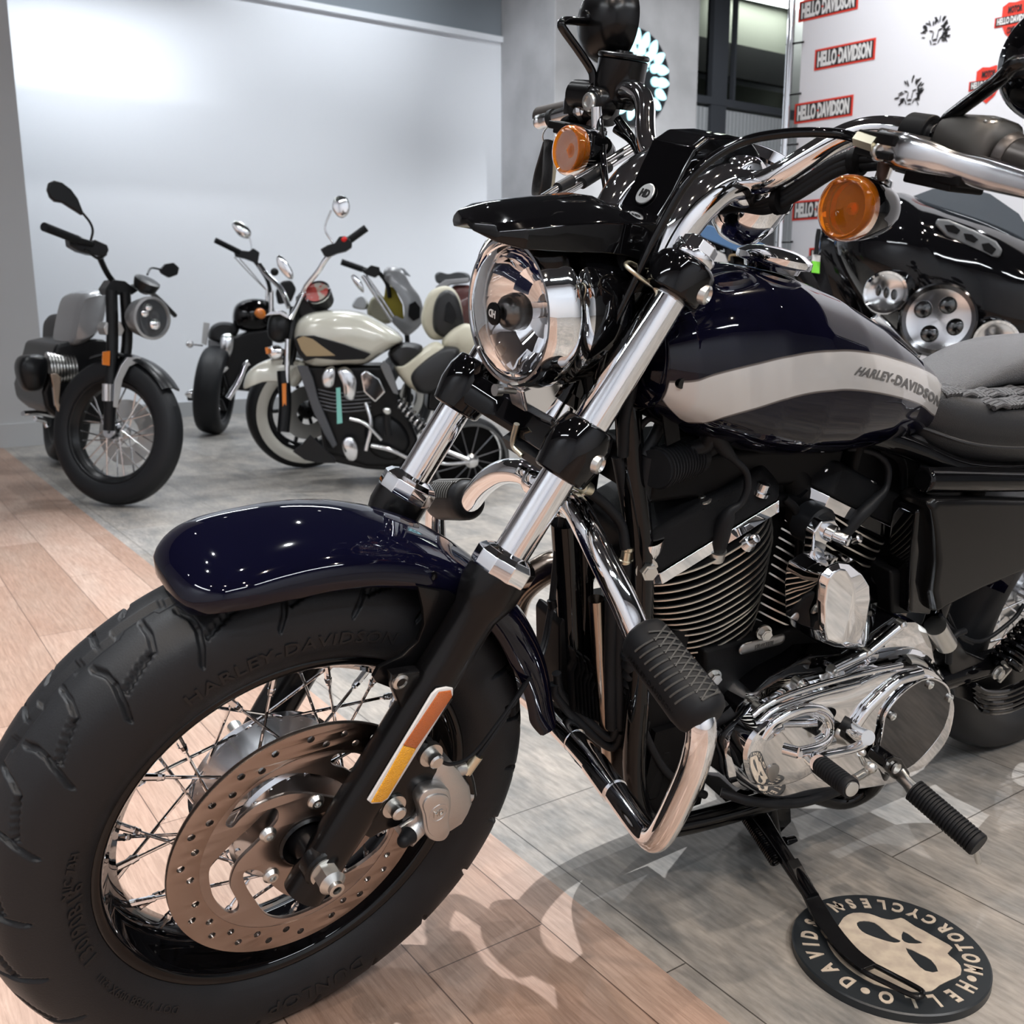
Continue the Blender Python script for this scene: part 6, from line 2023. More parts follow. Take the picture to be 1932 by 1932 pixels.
# ================================================================ motorcycles in the background
def sil(name, M, y, pts, dep, m, parent, bevel=.006, smooth=0, seg=3, **k):
    """solid part whose outline shows at the distance of plane y; it reaches back by dep"""
    q = XZ(M, y, *pts)
    if smooth: q = [tuple(a) for a in cr([V(*a) for a in q], smooth, True)]
    g = G(M).loft([(y - dep, q), (y, q)])
    return g.build(name, m, parent, bevel=bevel, seg=seg, angle=40, **k)
def puff(name, M, y, pts, dep, m, parent, k=.72, n=5, **kw):
    """rounded solid: outline in the middle, smaller faces front and back"""
    q = [V(*a) for a in cr([V(*a) for a in XZ(M, y, *pts)], n, True)]
    c = np.mean(np.array(q), 0)
    sc_ = lambda s: [tuple(c + (a - c) * s) for a in q]
    L_ = []
    for t in np.linspace(-1, 1, 13):
        s = k + (1 - k) * math.sqrt(max(1 - t * t, 0)) if abs(t) < 1 else k
        L_.append((y - dep / 2 + t * dep / 2, sc_(s if abs(t) < 1 else k * .93)))
    return G(M).loft(L_).build(name, m, parent, angle=60, **kw)
def tubes(name, M, lst, m, parent, n=12, smooth=5, **kw):
    g = G(M)
    for pts, r in lst: g.tube(P3(M, *pts), r, n, smooth=smooth)
    return g.build(name, m, parent, **kw)
def wheel_at(M, name, parent, R, hw, rim_r, nsp, rimm, spm, white=False, dr=.15, thin=.0035):
    """M: wheel frame at the hub"""
    k = rim_r / .205
    rp_ = [(h * hw / .066, r * k) for h, r in rimp]
    w = G(M).lathe((0, 0, 0), (0, 1, 0), rp_, 72, loop=True).build(name, rimm, parent, angle=50)
    tyre(M, 'tire', w, R=R, hw=hw, tread=False, na=96, bead=.217 * k)
    if white:
        g = G(M)
        for s in (1, -1): g.lathe((0, 0, 0), (0, s, 0), [(hw * .80, rim_r * 1.10), (hw * .985, rim_r * 1.18), (hw * 1.015, rim_r * 1.28), (hw * 1.0, rim_r * 1.40), (hw * .97, rim_r * 1.40), (hw * .7, rim_r * 1.1)], 72)
        g.build('whitewall', mat('cream_whitewall', (.62, .60, .54), .5), w)
    G(M).lathe((0, 0, 0), (0, 1, 0), [(-.06, .01), (-.06, .03), (-.03, .045), (.03, .045), (.06, .03), (.06, .01)], 24).build('hub', spm if nsp > 20 else MATTE, w)
    for i in range(nsp):
        s = 1 if i % 2 else -1
        a = 2 * pi * i / nsp
        ah = a + (1 if (i // 2) % 2 else -1) * (.8 if nsp > 20 else .0)
        G(M).tube([V(.04 * math.cos(ah), s * .03, .04 * math.sin(ah)), V(rim_r * .93 * math.cos(a), s * .006, rim_r * .93 * math.sin(a))], thin, 6).build('spoke', spm, w)
    if dr: G(M).lathe((0, 0, 0), (0, 1, 0), [(.058, dr * .45), (.063, dr * .45), (.063, dr), (.058, dr)], 48, loop=True).build('brake_disc', STEEL, w)
    return w
BGBLK = mat('background_black_parts', (.004, .0045, .0055), .3, 0, spec=.35)
BGGREY = mat('matte_grey_paint', (.22, .225, .235), .32, .3, coat=.6)
WARM = mat('warm_amber_lens', (.7, .2, .02), .2, coat=1)
MG = 'motorcycles lined up at the back of the showroom'

# ---- grey roadster with a flat-twin engine, at the left
hub = floorpt(222, 815, .330)
MW = frame(hub[0], hub[1], .330, 131, 9)
A1 = empty('motorcycle', (hub[0], hub[1] - .7, 0), 'matte grey flat twin roadster with round headlight beside the white wall corner', 'motorcycle', MG)
wheel_at(MW, 'front_wheel', A1, .330, .056, .222, 28, BGBLK, CHROME_SOFT, dr=.15)
M1 = frame(hub[0], hub[1], 0, 5)
MRa = frame(-.44, hub[1] - 1.52, .33, 92, 9)
wheel_at(MRa, 'rear_wheel', A1, .33, .085, .215, 14, BGBLK, BGBLK, dr=0)
sil('engine_block', M1, -.35, ((105, 650), (150, 640), (200, 640), (225, 680), (215, 760), (200, 800), (150, 800), (110, 790), (85, 770), (80, 740), (95, 690)), .7, BGBLK, A1, .02)
cyl1 = puff('cylinder_head', M1, -.28, ((36, 700), (42, 676), (62, 670), (90, 674), (94, 700), (86, 730), (70, 740), (48, 735)), .16, BGBLK, A1, .8)
g = G(M1)
for k in range(9):
    q = P(M1, 92 + 6 * k, 695, -.36)
    g.cyl(q - V(.004, 0, 0), q + V(.004, 0, 0), .075 - .002 * k, n=20)
g.build('cylinder_fins', STEEL, A1)
puff('fuel_tank', M1, -.28, ((135, 648), (142, 600), (152, 562), (168, 549), (204, 546), (208, 575), (200, 612), (180, 640), (150, 655)), .45, BGGREY, A1, .8)
puff('seat', M1, -.75, ((118, 630), (122, 605), (135, 592), (145, 600), (138, 650), (120, 655)), .5, LEATHER, A1, .8)
sil('tail', M1, -.8, ((103, 690), (112, 640), (140, 640), (135, 690)), .2, BGGREY, A1)
hl1 = P(M1, 283, 600, .12)
g = G(M1).lathe(hl1, unit(V(-.35, 1, -.05)), [(-.13, .01), (-.11, .05), (-.06, .08), (-.0, .093), (.018, .094), (.02, .083), (.01, .080)], 48)
hl_ = g.build('headlight', mat('silver_lamp_ring', (.45, .46, .47), .3, .8), A1)
G(M1).lathe(hl1, unit(V(-.35, 1, -.05)), [(.008, .001), (.012, .05), (.010, .081)], 40).build('lamp_lens', mat('dark_lamp_glass', (.05, .055, .06), .04, coat=1), hl_)
g = G(M1)
for px, py, r in ((272, 590, .02), (292, 612, .024), (280, 580, .016)):
    g.ell(P(M1, px, py, .14), (r, .012, r))
g.build('lamp_projectors', CHROME, hl_)
g = G(M1).lathe(P(M1, 277, 533, .06), unit(V(-.3, .4, .85)), [(-.05, .02), (-.03, .048), (.0, .056), (.01, .056), (.012, .05), (.012, .001)], 36)
g.build('instrument', BGBLK, A1)
tubes('fork_tubes', M1, [(((210, 548, .02), (212, 640, .03), (208, 760, .06), (206, 812, .06)), .026), (((236, 552, .0), (240, 640, .0), (232, 700, .02)), .024)], BGBLK, A1)
tubes('fork_shine', M1, [(((203, 724, .08), (203, 756, .08)), .024)], CHROME_SOFT, A1)
sil('fork_yoke', M1, .04, ((195, 618), (200, 608), (228, 606), (236, 622), (230, 634), (200, 632)), .12, mat('silver_casting', (.5, .5, .5), .35, .8), A1)
sil('upper_yoke', M1, .0, ((200, 545), (212, 527), (236, 530), (262, 548), (250, 556), (206, 556)), .14, BGBLK, A1)
sil('side_reflector', M1, .085, ((194, 664), (208, 662), (207, 690), (193, 688)), .01, WARM, A1, .001)
sil('fender_brace', M1, .10, ((214, 768), (216, 720), (228, 690), (240, 674), (268, 674), (262, 684), (244, 692), (232, 716), (222, 770)), .02, mat('brushed_brace', (.55, .56, .57), .3, .9), A1, .003)
# fender arc over the wheel
R = []
for i in range(22):
    ph = math.radians(35 + 75 * i / 21)
    R.append([V(r * math.cos(ph), y, r * math.sin(ph)) for y, r in ((-.06, .337), (-.045, .351), (0, .356), (.045, .351), (.06, .337), (.05, .337), (0, .349), (-.05, .337))])
G(MW).rings(R).build('front_fender', BGBLK, A1, angle=60)
hb_ = tubes('handlebar', M1, [(((226, 545, -.03), (205, 520, -.02), (190, 490, .05), (182, 468, .12), (165, 458, .17), (120, 445, .25)), .013), (((232, 548, -.03), (262, 540, -.10), (295, 560, -.30), (330, 595, -.45)), .012)], BGBLK, A1)
tubes('grip', M1, [(((83, 428, .33), (145, 452, .21)), .018)], RUBBER, hb_, smooth=0)
sil('switchgear', M1, .16, ((130, 448), (145, 442), (160, 450), (168, 455), (180, 452), (203, 462), (206, 472), (200, 484), (170, 480), (150, 474), (132, 464)), .08, BGBLK, hb_)
tubes('brake_lever', M1, [(((160, 470, .2), (185, 488, .16), (200, 480, .1)), .005)], BGBLK, hb_)
mr_ = sil('mirror', M1, .2, ((90, 358), (93, 344), (103, 340), (118, 344), (135, 357), (148, 375), (158, 400), (157, 407), (140, 396), (118, 382), (104, 380), (95, 372)), .035, BGBLK, A1, .008)
tubes('mirror_stem', M1, [(((156, 402, .19), (170, 420, .18), (175, 436, .17), (171, 455, .16)), .005)], BGBLK, mr_)
mr2 = sil('mirror', M1, -.5, ((302, 510), (312, 498), (328, 495), (339, 505), (336, 518), (320, 524), (306, 516)), .03, BGBLK, A1, .006)
tubes('mirror_stem', M1, [(((302, 508, -.5), (285, 506, -.45), (278, 518, -.3)), .005)], BGBLK, mr2)
sil('frame_guard', M1, -.2, ((95, 705), (108, 703), (116, 712), (112, 760), (128, 790), (118, 792), (104, 765), (100, 730)), .03, PIPEM, A1, .004)
tubes('footrest', M1, [(((43, 780, -.4), (70, 779, -.45), (100, 784, -.5)), .012), (((66, 790, -.4), (84, 795, -.45), (90, 806, -.45)), .012)], CHROME_SOFT, A1)

# ---- cream and black cruiser, centre left
fc = floorpt(592, 884)
M2 = frame(fc[0], fc[1], 0, -35)      # body plane seen from its left rear
A2 = empty('motorcycle', (fc[0] - .6, fc[1] + .35, 0), 'pearl cream and black cruiser with whitewall front tyre and tan headdress badge', 'motorcycle', MG)
CREAMP = mat('pearl_cream_paint', (.62, .61, .53), .22, .1, coat=1)
CREAML = mat('cream_leather', (.56, .53, .42), .5, bump=(300, .1))
MW2 = frame(fc[0] + .02, fc[1] - .03, .325, -4, 8)
wheel_at(MW2, 'front_wheel', A2, .325, .065, .205, 10, BGBLK, BGBLK, white=True, dr=.15, thin=.011)
MS2 = face_frame(690, 4.95)
S = lambda *a, **k: sil(a[0], MS2, *a[1:], **k)
puff('front_fender', MS2, .06, ((457, 735), (462, 708), (480, 690), (510, 677), (545, 674), (580, 690), (560, 730), (540, 724), (500, 722), (478, 728)), .16, CREAMP, A2, .85)
puff('fuel_tank', MS2, .16, ((550, 632), (556, 608), (575, 592), (605, 585), (650, 584), (690, 592), (725, 610), (755, 630), (764, 645), (748, 655), (720, 672), (690, 690), (650, 692), (600, 696), (575, 690), (560, 670), (552, 650)), .34, CREAMP, A2, .72)
S('tank_panel', .175, ((554, 640), (562, 634), (592, 633), (650, 650), (700, 668), (688, 678), (640, 680), (596, 676), (575, 682), (562, 668)), .05, BGBLK, A2, bevel=.004)
S('headdress_badge', .180, ((560, 640), (572, 634), (590, 640), (610, 655), (633, 671), (600, 672), (578, 672), (568, 660)), .012, mat('tan_badge', (.34, .25, .14), .5), A2, bevel=.001)
puff('seat', MS2, .12, ((733, 672), (742, 656), (760, 648), (790, 650), (800, 660), (780, 690), (765, 706), (745, 690)), .28, LEATHER, A2, .75)
puff('seat_side', MS2, .15, ((745, 695), (760, 690), (790, 668), (820, 648), (836, 650), (850, 668), (830, 700), (800, 740), (780, 738), (760, 720)), .26, CREAML, A2, .8)
puff('seat_centre', MS2, .175, ((772, 712), (800, 680), (840, 655), (870, 660), (860, 700), (820, 742), (790, 742)), .2, LEATHER, A2, .8)
puff('passenger_pad', MS2, .12, ((838, 645), (860, 620), (890, 612), (920, 640), (915, 665), (880, 678), (850, 668)), .25, CREAML, A2, .8)
bk = puff('backrest', MS2, -.02, ((797, 610), (800, 580), (812, 552), (832, 540), (852, 541), (868, 560), (876, 600), (872, 630), (845, 640), (815, 640)), .16, CREAML, A2, .85)
puff('backrest_cover', MS2, .02, ((820, 625), (818, 585), (828, 556), (845, 546), (862, 556), (874, 590), (876, 625), (850, 640)), .14, LEATHER, bk, .85)
S('backrest_plate', .035, ((838, 605), (842, 576), (848, 568), (856, 580), (862, 600), (855, 612)), .03, BGBLK, bk, bevel=.003)
S('engine', .08, ((575, 690), (640, 690), (735, 690), (760, 760), (790, 830), (760, 880), (690, 880), (610, 850), (600, 780)), .34, BGBLK, A2, bevel=.02)
CS = CHROME_SOFT
puff('cylinder_cover', MS2, .15, ((636, 700), (650, 692), (664, 700), (674, 720), (668, 756), (650, 752), (645, 725)), .07, CS, A2, .8, label='chrome front cylinder cover')
puff('cylinder_cover', MS2, .14, ((606, 712), (616, 694), (632, 694), (630, 728), (612, 732)), .06, CS, A2, .8)
S('air_cleaner', .17, ((680, 706), (690, 698), (716, 714), (728, 740), (708, 760), (686, 740)), .05, CHROME, A2, bevel=.008)
tubes('engine_tubes', MS2, [(((690, 760, .12), (700, 800, .14), (690, 850, .14)), .012), (((660, 790, .14), (690, 800, .15), (720, 830, .15)), .010), (((700, 840, .15), (740, 850, .15), (780, 870, .12)), .012)], CS, A2)
tubes('cylinder_fins', MS2, [(((600, 735 + 7 * k, .09), (640, 742 + 7 * k, .10), (700, 738 + 7 * k, .09)), .004) for k in range(6)], mat('dull_fin_edge', (.16, .16, .17), .4, .8), A2)
puff('clutch_case', MS2, .10, ((690, 800), (720, 780), (760, 800), (775, 840), (745, 870), (705, 860), (688, 830)), .10, BGBLK, A2, .85)
S('price_tag', .20, ((634, 732), (642, 731), (646, 798), (636, 800)), .003, mat('teal_tag', (.20, .50, .44), .6), A2, bevel=0)
puff('horn_lamp', MS2, .19, ((645, 835), (655, 825), (668, 828), (676, 850), (672, 868), (658, 870), (648, 855)), .05, CS, A2, .8)
S('frame_spar', .15, ((560, 690), (580, 690), (590, 712), (600, 752), (625, 812), (636, 840), (628, 846), (612, 820), (590, 775), (578, 740)), .03, mat('dark_grey_frame', (.09, .095, .105), .35, .5), A2, bevel=.004)
S('footboard', .30, ((552, 852), (570, 838), (585, 820), (600, 835), (632, 866), (634, 874), (600, 874), (575, 868)), .02, BGBLK, A2, bevel=.004)
tubes('gear_knob', MS2, [(((730, 775, .2), (730, 800, .2), (733, 822, .2)), .018)], BGBLK, A2)
puff('knob_top', MS2, .22, ((722, 776), (726, 770), (736, 771), (738, 779), (730, 783)), .04, STEEL, A2, .8)
sk = G(MS2)
a, b = P(MS2, 752, 758, .16), P(MS2, 830, 840, .16)
d = unit(b - a)
u_, w_ = perp(d)
sk.tube([a + d * (.0022 * k) + (u_ * math.cos(k * .5) + w_ * math.sin(k * .5)) * .026 for k in range(int(np.linalg.norm(b - a) / .0022))], .0062, 8)
sk.build('shock_spring', CHROME, A2)
G(MS2).tube([a, b], .014, 12).build('shock_body', BGBLK, A2)
S('bag', .10, ((805, 775), (808, 740), (830, 705), (870, 690), (900, 710), (890, 780)), .25, BGBLK, A2, bevel=.02)
S('rail_plate', .16, ((717, 690), (724, 680), (735, 690), (745, 715), (752, 745), (742, 742), (728, 715)), .03, mat('grey_bracket', (.22, .23, .24), .3, .8), A2, bevel=.004)
# black headlight nacelle, gauges, bars
nc = puff('headlight', MS2, .05, ((503, 630), (506, 600), (520, 590), (538, 592), (548, 606), (546, 636), (530, 648), (512, 644)), .14, BGBLK, A2, .8, label='black headlight shell')
S('lamp_trim', .07, ((500, 596), (510, 587), (530, 586), (548, 596), (545, 602), (528, 593), (510, 594)), .1, CHROME, nc, bevel=.003)
puff('side_lamp', MS2, .08, ((504, 668), (508, 655), (524, 652), (536, 662), (530, 676), (514, 678)), .07, CHROME, A2, .8)
S('indicator', .10, ((500, 656), (506, 655), (507, 668), (502, 668)), .03, WARM, A2, bevel=.002)
gz = P(MS2, 600, 555, .03)
G(MS2).lathe(gz, unit(V(.25, .75, .6)), [(-.10, .02), (-.06, .06), (0, .066), (.012, .066)], 40, cap=True).build('instrument', BGBLK, A2)
G(MS2).lathe(gz, unit(V(.25, .75, .6)), [(.010, .067), (.018, .067), (.018, .056)], 40).build('instrument_ring', CHROME, A2)
G(MS2).lathe(gz, unit(V(.25, .75, .6)), [(.0165, .001), (.0165, .056)], 40).build('dial', mat('red_cream_dial', (.35, .30, .25), .3, var=(22, (.35, .04, .03), .45, .5)), A2)
h2 = tubes('handlebar', MS2, [(((560, 585, .0), (575, 545, .02), (600, 512, .05), (617, 486, .06), (640, 466, .06), (660, 453, .06)), .013), (((545, 580, -.05), (530, 545, -.1), (505, 520, -.2), (490, 500, -.25)), .013)], CHROME, A2)
tubes('grip', MS2, [(((655, 456, .06), (691, 430, .06)), .018)], RUBBER, h2, smooth=0)
S('switchgear', .09, ((604, 470), (618, 462), (632, 458), (640, 446), (652, 445), (664, 455), (664, 466), (652, 474), (636, 478), (618, 486), (611, 482)), .08, BGBLK, h2)
puff('red_switch', MS2, .10, ((644, 450), (650, 446), (655, 450), (651, 456), (645, 455)), .02, REDM, h2, .7)
mr = puff('mirror', MS2, .05, ((626, 390), (632, 373), (645, 368), (656, 375), (660, 390), (656, 404), (645, 411), (634, 405)), .03, CHROME, A2, .85, label='round chrome mirror facing the viewer')
tubes('mirror_stem', MS2, [(((625, 396, .05), (613, 430, .05), (626, 456, .05), (634, 466, .05)), .0045)], CHROME, mr)
mr = puff('mirror', MS2, -.15, ((521, 487), (527, 481), (540, 492), (552, 512), (552, 526), (543, 525), (530, 512), (523, 500)), .03, CHROME, A2, .85, label='oval chrome mirror low on the far side')
G(MS2).ell(P(MS2, 518, 513, -.15), .02).build('mirror_clamp', BGBLK, mr)
tubes('fork_leg', MS2, [(((534, 700, .1), (538, 760, .12), (534, 815, .14)), .030), (((555, 580, .0), (552, 620, .02), (540, 690, .05)), .022), (((565, 560, .0), (560, 620, .0), (550, 690, .05)), .016)], BGBLK, A2)
tubes('fork_tube', MS2, [(((543, 640, .10), (541, 722, .12)), .013), (((548, 602, .08), (572, 552, .06)), .012), (((512, 590, .0), (512, 552, .0)), .011)], CHROME, A2)
S('side_reflector', .15, ((532, 724), (540, 723), (540, 768), (533, 768)), .01, WARM, A2, bevel=.001)
S('steering_covers', .02, ((560, 590), (558, 560), (575, 540), (600, 560), (612, 580), (595, 600), (570, 610)), .16, BGBLK, A2, bevel=.02)
# rear wheel hub with belt pulley and curved spokes
hub2 = P(MS2, 888, 868, .10)
MH2 = MS2.copy()
MH2 = frame(*toW(MS2, hub2), math.degrees(math.atan2(MS2[1, 0], MS2[0, 0])) + 8, 6)
rw2 = G(MH2).lathe((0, 0, 0), (0, 1, 0), [(-.02, .178), (.02, .178), (.022, .190), (-.02, .190)], 72, loop=True).build('rear_wheel', mat('grey_rim_lip', (.12, .125, .13), .3, .8), A2, angle=40)
g = G(MH2).lathe((0, 0, 0), (0, 1, 0), [(.0, .190), (-.01, .205), (-.06, .210), (-.09, .198), (-.09, .185), (-.02, .185)], 72, loop=True)
g.build('tire', TYRE, rw2)
for k in range(12):
    a = 2 * pi * k / 12
    G(MH2).tube([V(.03 * math.cos(a), .012, .03 * math.sin(a)), V(.10 * math.cos(a + .18), .008, .10 * math.sin(a + .18)), V(.180 * math.cos(a + .22), 0, .180 * math.sin(a + .22))], .0028, 6, smooth=4).build('spoke', mat('dark_spoke', (.16, .16, .17), .3, .9), rw2)
G(MH2).lathe((0, 0, 0), (0, 1, 0), [(0, .04), (.02, .036), (.03, .022), (.06, .022), (.062, .014)], 32, cap=True).build('hub', CHROME_SOFT, rw2)
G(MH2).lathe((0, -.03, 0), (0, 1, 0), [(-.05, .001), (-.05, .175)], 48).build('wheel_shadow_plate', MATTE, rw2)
tubes('swing_arm', MS2, [(((800, 835, .10), (840, 850, .12), (885, 868, .14)), .013), (((800, 870, .10), (845, 875, .12), (885, 872, .14)), .010)], CHROME_SOFT, A2)
S('rear_guard', .0, ((820, 790), (850, 770), (900, 775), (950, 800), (985, 840), (975, 800), (960, 760), (900, 740), (840, 745)), .2, BGBLK, A2, bevel=.01)
S('belly', .02, ((610, 850), (690, 870), (750, 880), (820, 880), (838, 900), (760, 890), (690, 885), (620, 870)), .25, BGBLK, A2, bevel=.01)

# ---- black cruiser behind it, seen from its right rear
M3 = face_frame(430, 7.25)
o3 = toW(M3, V(0, -.2, 0))
A3 = empty('motorcycle', (o3[0], o3[1], 0), 'black cruiser with chrome exhausts behind the cream cruiser, rear plate showing', 'motorcycle', MG)
T3 = lambda *a, **k: sil(a[0], M3, *a[1:], **k)
MW3 = frame(*toW(M3, P(M3, 408, 768, .0)), 62, 8)
MW3[2, 3] = .31
wheel_at(MW3, 'rear_wheel', A3, .31, .09, .2, 10, BGBLK, BGBLK, dr=0)
puff('fuel_tank', M3, .05, ((440, 610), (442, 580), (460, 566), (490, 563), (515, 572), (520, 600), (500, 625), (460, 625)), .3, BLACK, A3, .8)
puff('seat', M3, .02, ((393, 640), (397, 618), (415, 608), (440, 610), (452, 622), (440, 640), (415, 648)), .3, LEATHER, A3, .8)
T3('rear_fender', .0, ((392, 640), (400, 640), (418, 650), (425, 690), (415, 715), (400, 700), (393, 670)), .2, BGGREY, A3, bevel=.01)
T3('plate', -.1, ((384, 608), (396, 610), (390, 652), (380, 648)), .01, WHITEP, A3, bevel=0)
puff('battery_cover', M3, .08, ((415, 650), (418, 632), (432, 628), (442, 636), (438, 668), (424, 684), (416, 670)), .1, CS, A3, .8)
T3('engine', .05, ((430, 640), (470, 625), (515, 620), (515, 700), (480, 740), (430, 735), (420, 700)), .3, BGBLK, A3, bevel=.02)
tubes('exhaust_pipe', M3, [(((372, 740, .12), (400, 715, .12), (428, 692, .10)), .022), (((430, 752, .14), (450, 720, .12), (462, 690, .1), (470, 684, .1)), .022), (((370, 765, .16), (395, 770, .16), (415, 772, .16)), .035)], CHROME, A3)
puff('muffler_tip', M3, .15, ((348, 744), (356, 736), (368, 736), (370, 748), (358, 752)), .08, CHROME, A3, .8)
T3('frame_rail', .1, ((352, 746), (400, 745), (420, 755), (428, 775), (415, 775), (398, 758), (354, 756)), .05, BGBLK, A3)
puff('rear_indicator', M3, .05, ((350, 650), (354, 643), (362, 643), (366, 651), (358, 657)), .04, CHROME, A3, .8)
tubes('indicator_stalk', M3, [(((364, 650, .05), (382, 652, .0)), .006)], CHROME, A3, smooth=0)
puff('front_indicator', M3, .1, ((480, 590), (486, 582), (498, 584), (502, 596), (494, 602), (484, 598)), .06, WARM, A3, .8)
h3 = tubes('handlebar', M3, [(((512, 560, .0), (505, 530, .0), (490, 505, .02), (476, 488, .03), (460, 480, .04)), .014)], BGBLK, A3)
tubes('grip', M3, [(((406, 453, .1), (452, 476, .05)), .020)], RUBBER, h3, smooth=0)
T3('switchgear', .06, ((440, 470), (455, 472), (470, 474), (478, 468), (490, 476), (486, 500), (478, 494), (462, 488), (444, 484)), .09, BGBLK, h3)
tubes('cables', M3, [(((442, 485, .08), (470, 515, .05), (500, 545, .0)), .004), (((452, 488, .08), (480, 520, .05), (505, 550, .0)), .004)], CHROME_SOFT, h3)
mr = puff('mirror', M3, .05, ((437, 424), (445, 416), (460, 422), (474, 436), (472, 448), (462, 450), (448, 442)), .05, CHROME, A3, .85)
tubes('mirror_stem', M3, [(((470, 446, .05), (474, 462, .05), (474, 472, .05)), .005)], CHROME, mr)
tubes('fork_tube', M3, [(((504, 545, .0), (503, 590, .0)), .012), (((513, 548, .0), (513, 595, .0)), .012)], CHROME, A3)
T3('instrument', .0, ((520, 550), (532, 530), (550, 528), (560, 545), (550, 570), (525, 575)), .12, BGBLK, A3, bevel=.02)
# ---- grey half fairing racer
M4 = face_frame(730, 6.3)
o4 = toW(M4, V(0, -.3, 0))
A4 = empty('motorcycle', (o4[0], o4[1], 0), 'motorcycle with grey half fairing and yellow lining beyond the cream tank', 'motorcycle', MG)
T4 = lambda *a, **k: sil(a[0], M4, *a[1:], **k)
puff('fairing', M4, .1, ((722, 520), (728, 505), (745, 503), (760, 510), (775, 535), (793, 560), (800, 590), (797, 610), (780, 628), (766, 634), (750, 620), (738, 606), (745, 600), (762, 606), (762, 575), (745, 545), (730, 530)), .16, BGGREY, A4, .92)
T4('fairing_screen', .06, ((740, 504), (762, 506), (776, 522), (768, 520), (752, 512)), .05, mat('grey_tinted_screen', (.25, .27, .29), .1, coat=1), A4)
T4('fairing_lining', -.02, ((728, 535), (745, 545), (760, 575), (762, 605), (740, 600), (722, 580)), .05, mat('yellow_lining', (.42, .34, .02), .5), A4)
T4('fairing_duct', .11, ((770, 596), (772, 574), (784, 568), (793, 580), (792, 600), (780, 606)), .03, MATTE, A4)
T4('body', -.05, ((690, 590), (700, 560), (722, 555), (740, 580), (742, 610), (720, 612), (700, 604)), .4, mat('yellow_grey_tank', (.30, .29, .20), .4, coat=.6), A4, bevel=.03)
puff('rear_seat', M4, -.1, ((664, 580), (670, 562), (684, 556), (694, 570), (690, 584)), .3, mat('pale_grey_cowl', (.45, .47, .5), .35), A4, .8)
h4 = tubes('handlebar', M4, [(((680, 506, .1), (700, 512, .1), (715, 515, .1), (730, 535, .05), (735, 560, .0)), .014)], BGBLK, A4)
tubes('grip', M4, [(((644, 494, .12), (684, 508, .1)), .019)], RUBBER, h4, smooth=0)
T4('switchgear', .12, ((676, 506), (690, 508), (700, 500), (716, 504), (718, 516), (708, 524), (690, 518)), .08, BGBLK, h4)
mr = puff('mirror', M4, .12, ((662, 522), (668, 518), (682, 532), (687, 548), (684, 552), (672, 540)), .03, CHROME, A4, .85)
tubes('fork_tube', M4, [(((684, 520, .1), (710, 560, .1), (740, 606, .1)), .011), (((690, 520, .08), (720, 562, .08), (748, 606, .08)), .009)], CHROME_SOFT, A4)
tubes('stand_stay', M4, [(((767, 625, .05), (769, 650, .05), (771, 700, .0), (772, 820, .0)), .016)], BGBLK, A4)
fw4 = frame(*toW(M4, P(M4, 760, 700, -.1)), 30, 8)
fw4[2, 3] = .31
wheel_at(fw4, 'front_wheel', A4, .31, .06, .2, 0, BGBLK, BGBLK, dr=.14)
# ---- touring bag and red tank beyond
M5 = face_frame(850, 6.45)
o5 = toW(M5, V(0, -.2, 0))
A5 = empty('motorcycle', (o5[0], o5[1], 0), 'dark red motorcycle with grey rolled pack, mostly hidden behind the cream backrest', 'motorcycle', MG)
puff('rolled_pack', M5, .0, ((820, 518), (828, 512), (845, 516), (865, 512), (885, 516), (888, 530), (870, 532), (850, 530), (830, 534), (822, 530)), .3, mat('grey_pack', (.07, .075, .08), .6), A5, .85)
sil('pack_strap', M5, .02, ((822, 540), (840, 528), (885, 524), (885, 532), (850, 536), (835, 545), (822, 550)), .3, mat('pale_strap', (.35, .35, .36), .5), A5)
puff('fuel_tank', M5, .0, ((850, 545), (870, 536), (900, 545), (905, 600), (880, 620), (856, 590)), .3, mat('dark_red_paint', (.10, .025, .022), .35, coat=1), A5, .85)
tubes('under_frame', M5, [(((880, 600, -.1), (885, 700, -.1), (890, 830, -.1)), .03)], BGBLK, A5)

# ---- wheel and shock of the next machine, past the lower clamp
# ---- blue and black cruiser behind the near tank
M6 = face_frame(1400, 4.25)
o6 = toW(M6, V(0, -.2, 0))
A6 = empty('motorcycle', (o6[0], o6[1], 0), 'blue topped black cruiser with beige pinstriping behind the near handlebar', 'motorcycle', MG)
puff('fuel_tank', M6, .05, ((1290, 425), (1330, 420), (1370, 432), (1420, 448), (1465, 470), (1475, 520), (1420, 560), (1340, 560), (1290, 520)), .3, BLACK, A6, .85)
sil('blue_band', M6, .075, ((1310, 428), (1340, 425), (1380, 440), (1440, 460), (1468, 478), (1440, 482), (1400, 478), (1360, 462), (1325, 448)), .10, mat('light_blue_paint', (.07, .19, .40), .3, coat=1), A6, .004)
g = G(M6)
for pts in (((1305, 455), (1322, 452), (1335, 462), (1342, 475), (1330, 480)), ((1312, 468), (1325, 466), (1330, 474), (1322, 486)), ((1375, 492), (1378, 482), (1395, 482), (1420, 490))):
    g.tube([P(M6, a, b, .082) for a, b in pts], .004, 8, smooth=5)
g.build('beige_pinstripe', mat('beige_stripe', (.30, .22, .12), .5), A6)
sil('white_panel', M6, .07, ((1343, 482), (1352, 472), (1368, 480), (1376, 500), (1345, 500)), .02, WHITEP, A6)
sil('dark_windshield', M6, -.25, ((1380, 470), (1385, 420), (1400, 395), (1430, 385), (1455, 392), (1462, 430), (1460, 480)), .02, mat('black_screen', (.008, .009, .012), .2, coat=1), A6)
tubes('under_frame', M6, [(((1400, 540, -.1), (1400, 700, -.1), (1400, 960, -.1)), .04)], BGBLK, A6, smooth=0)

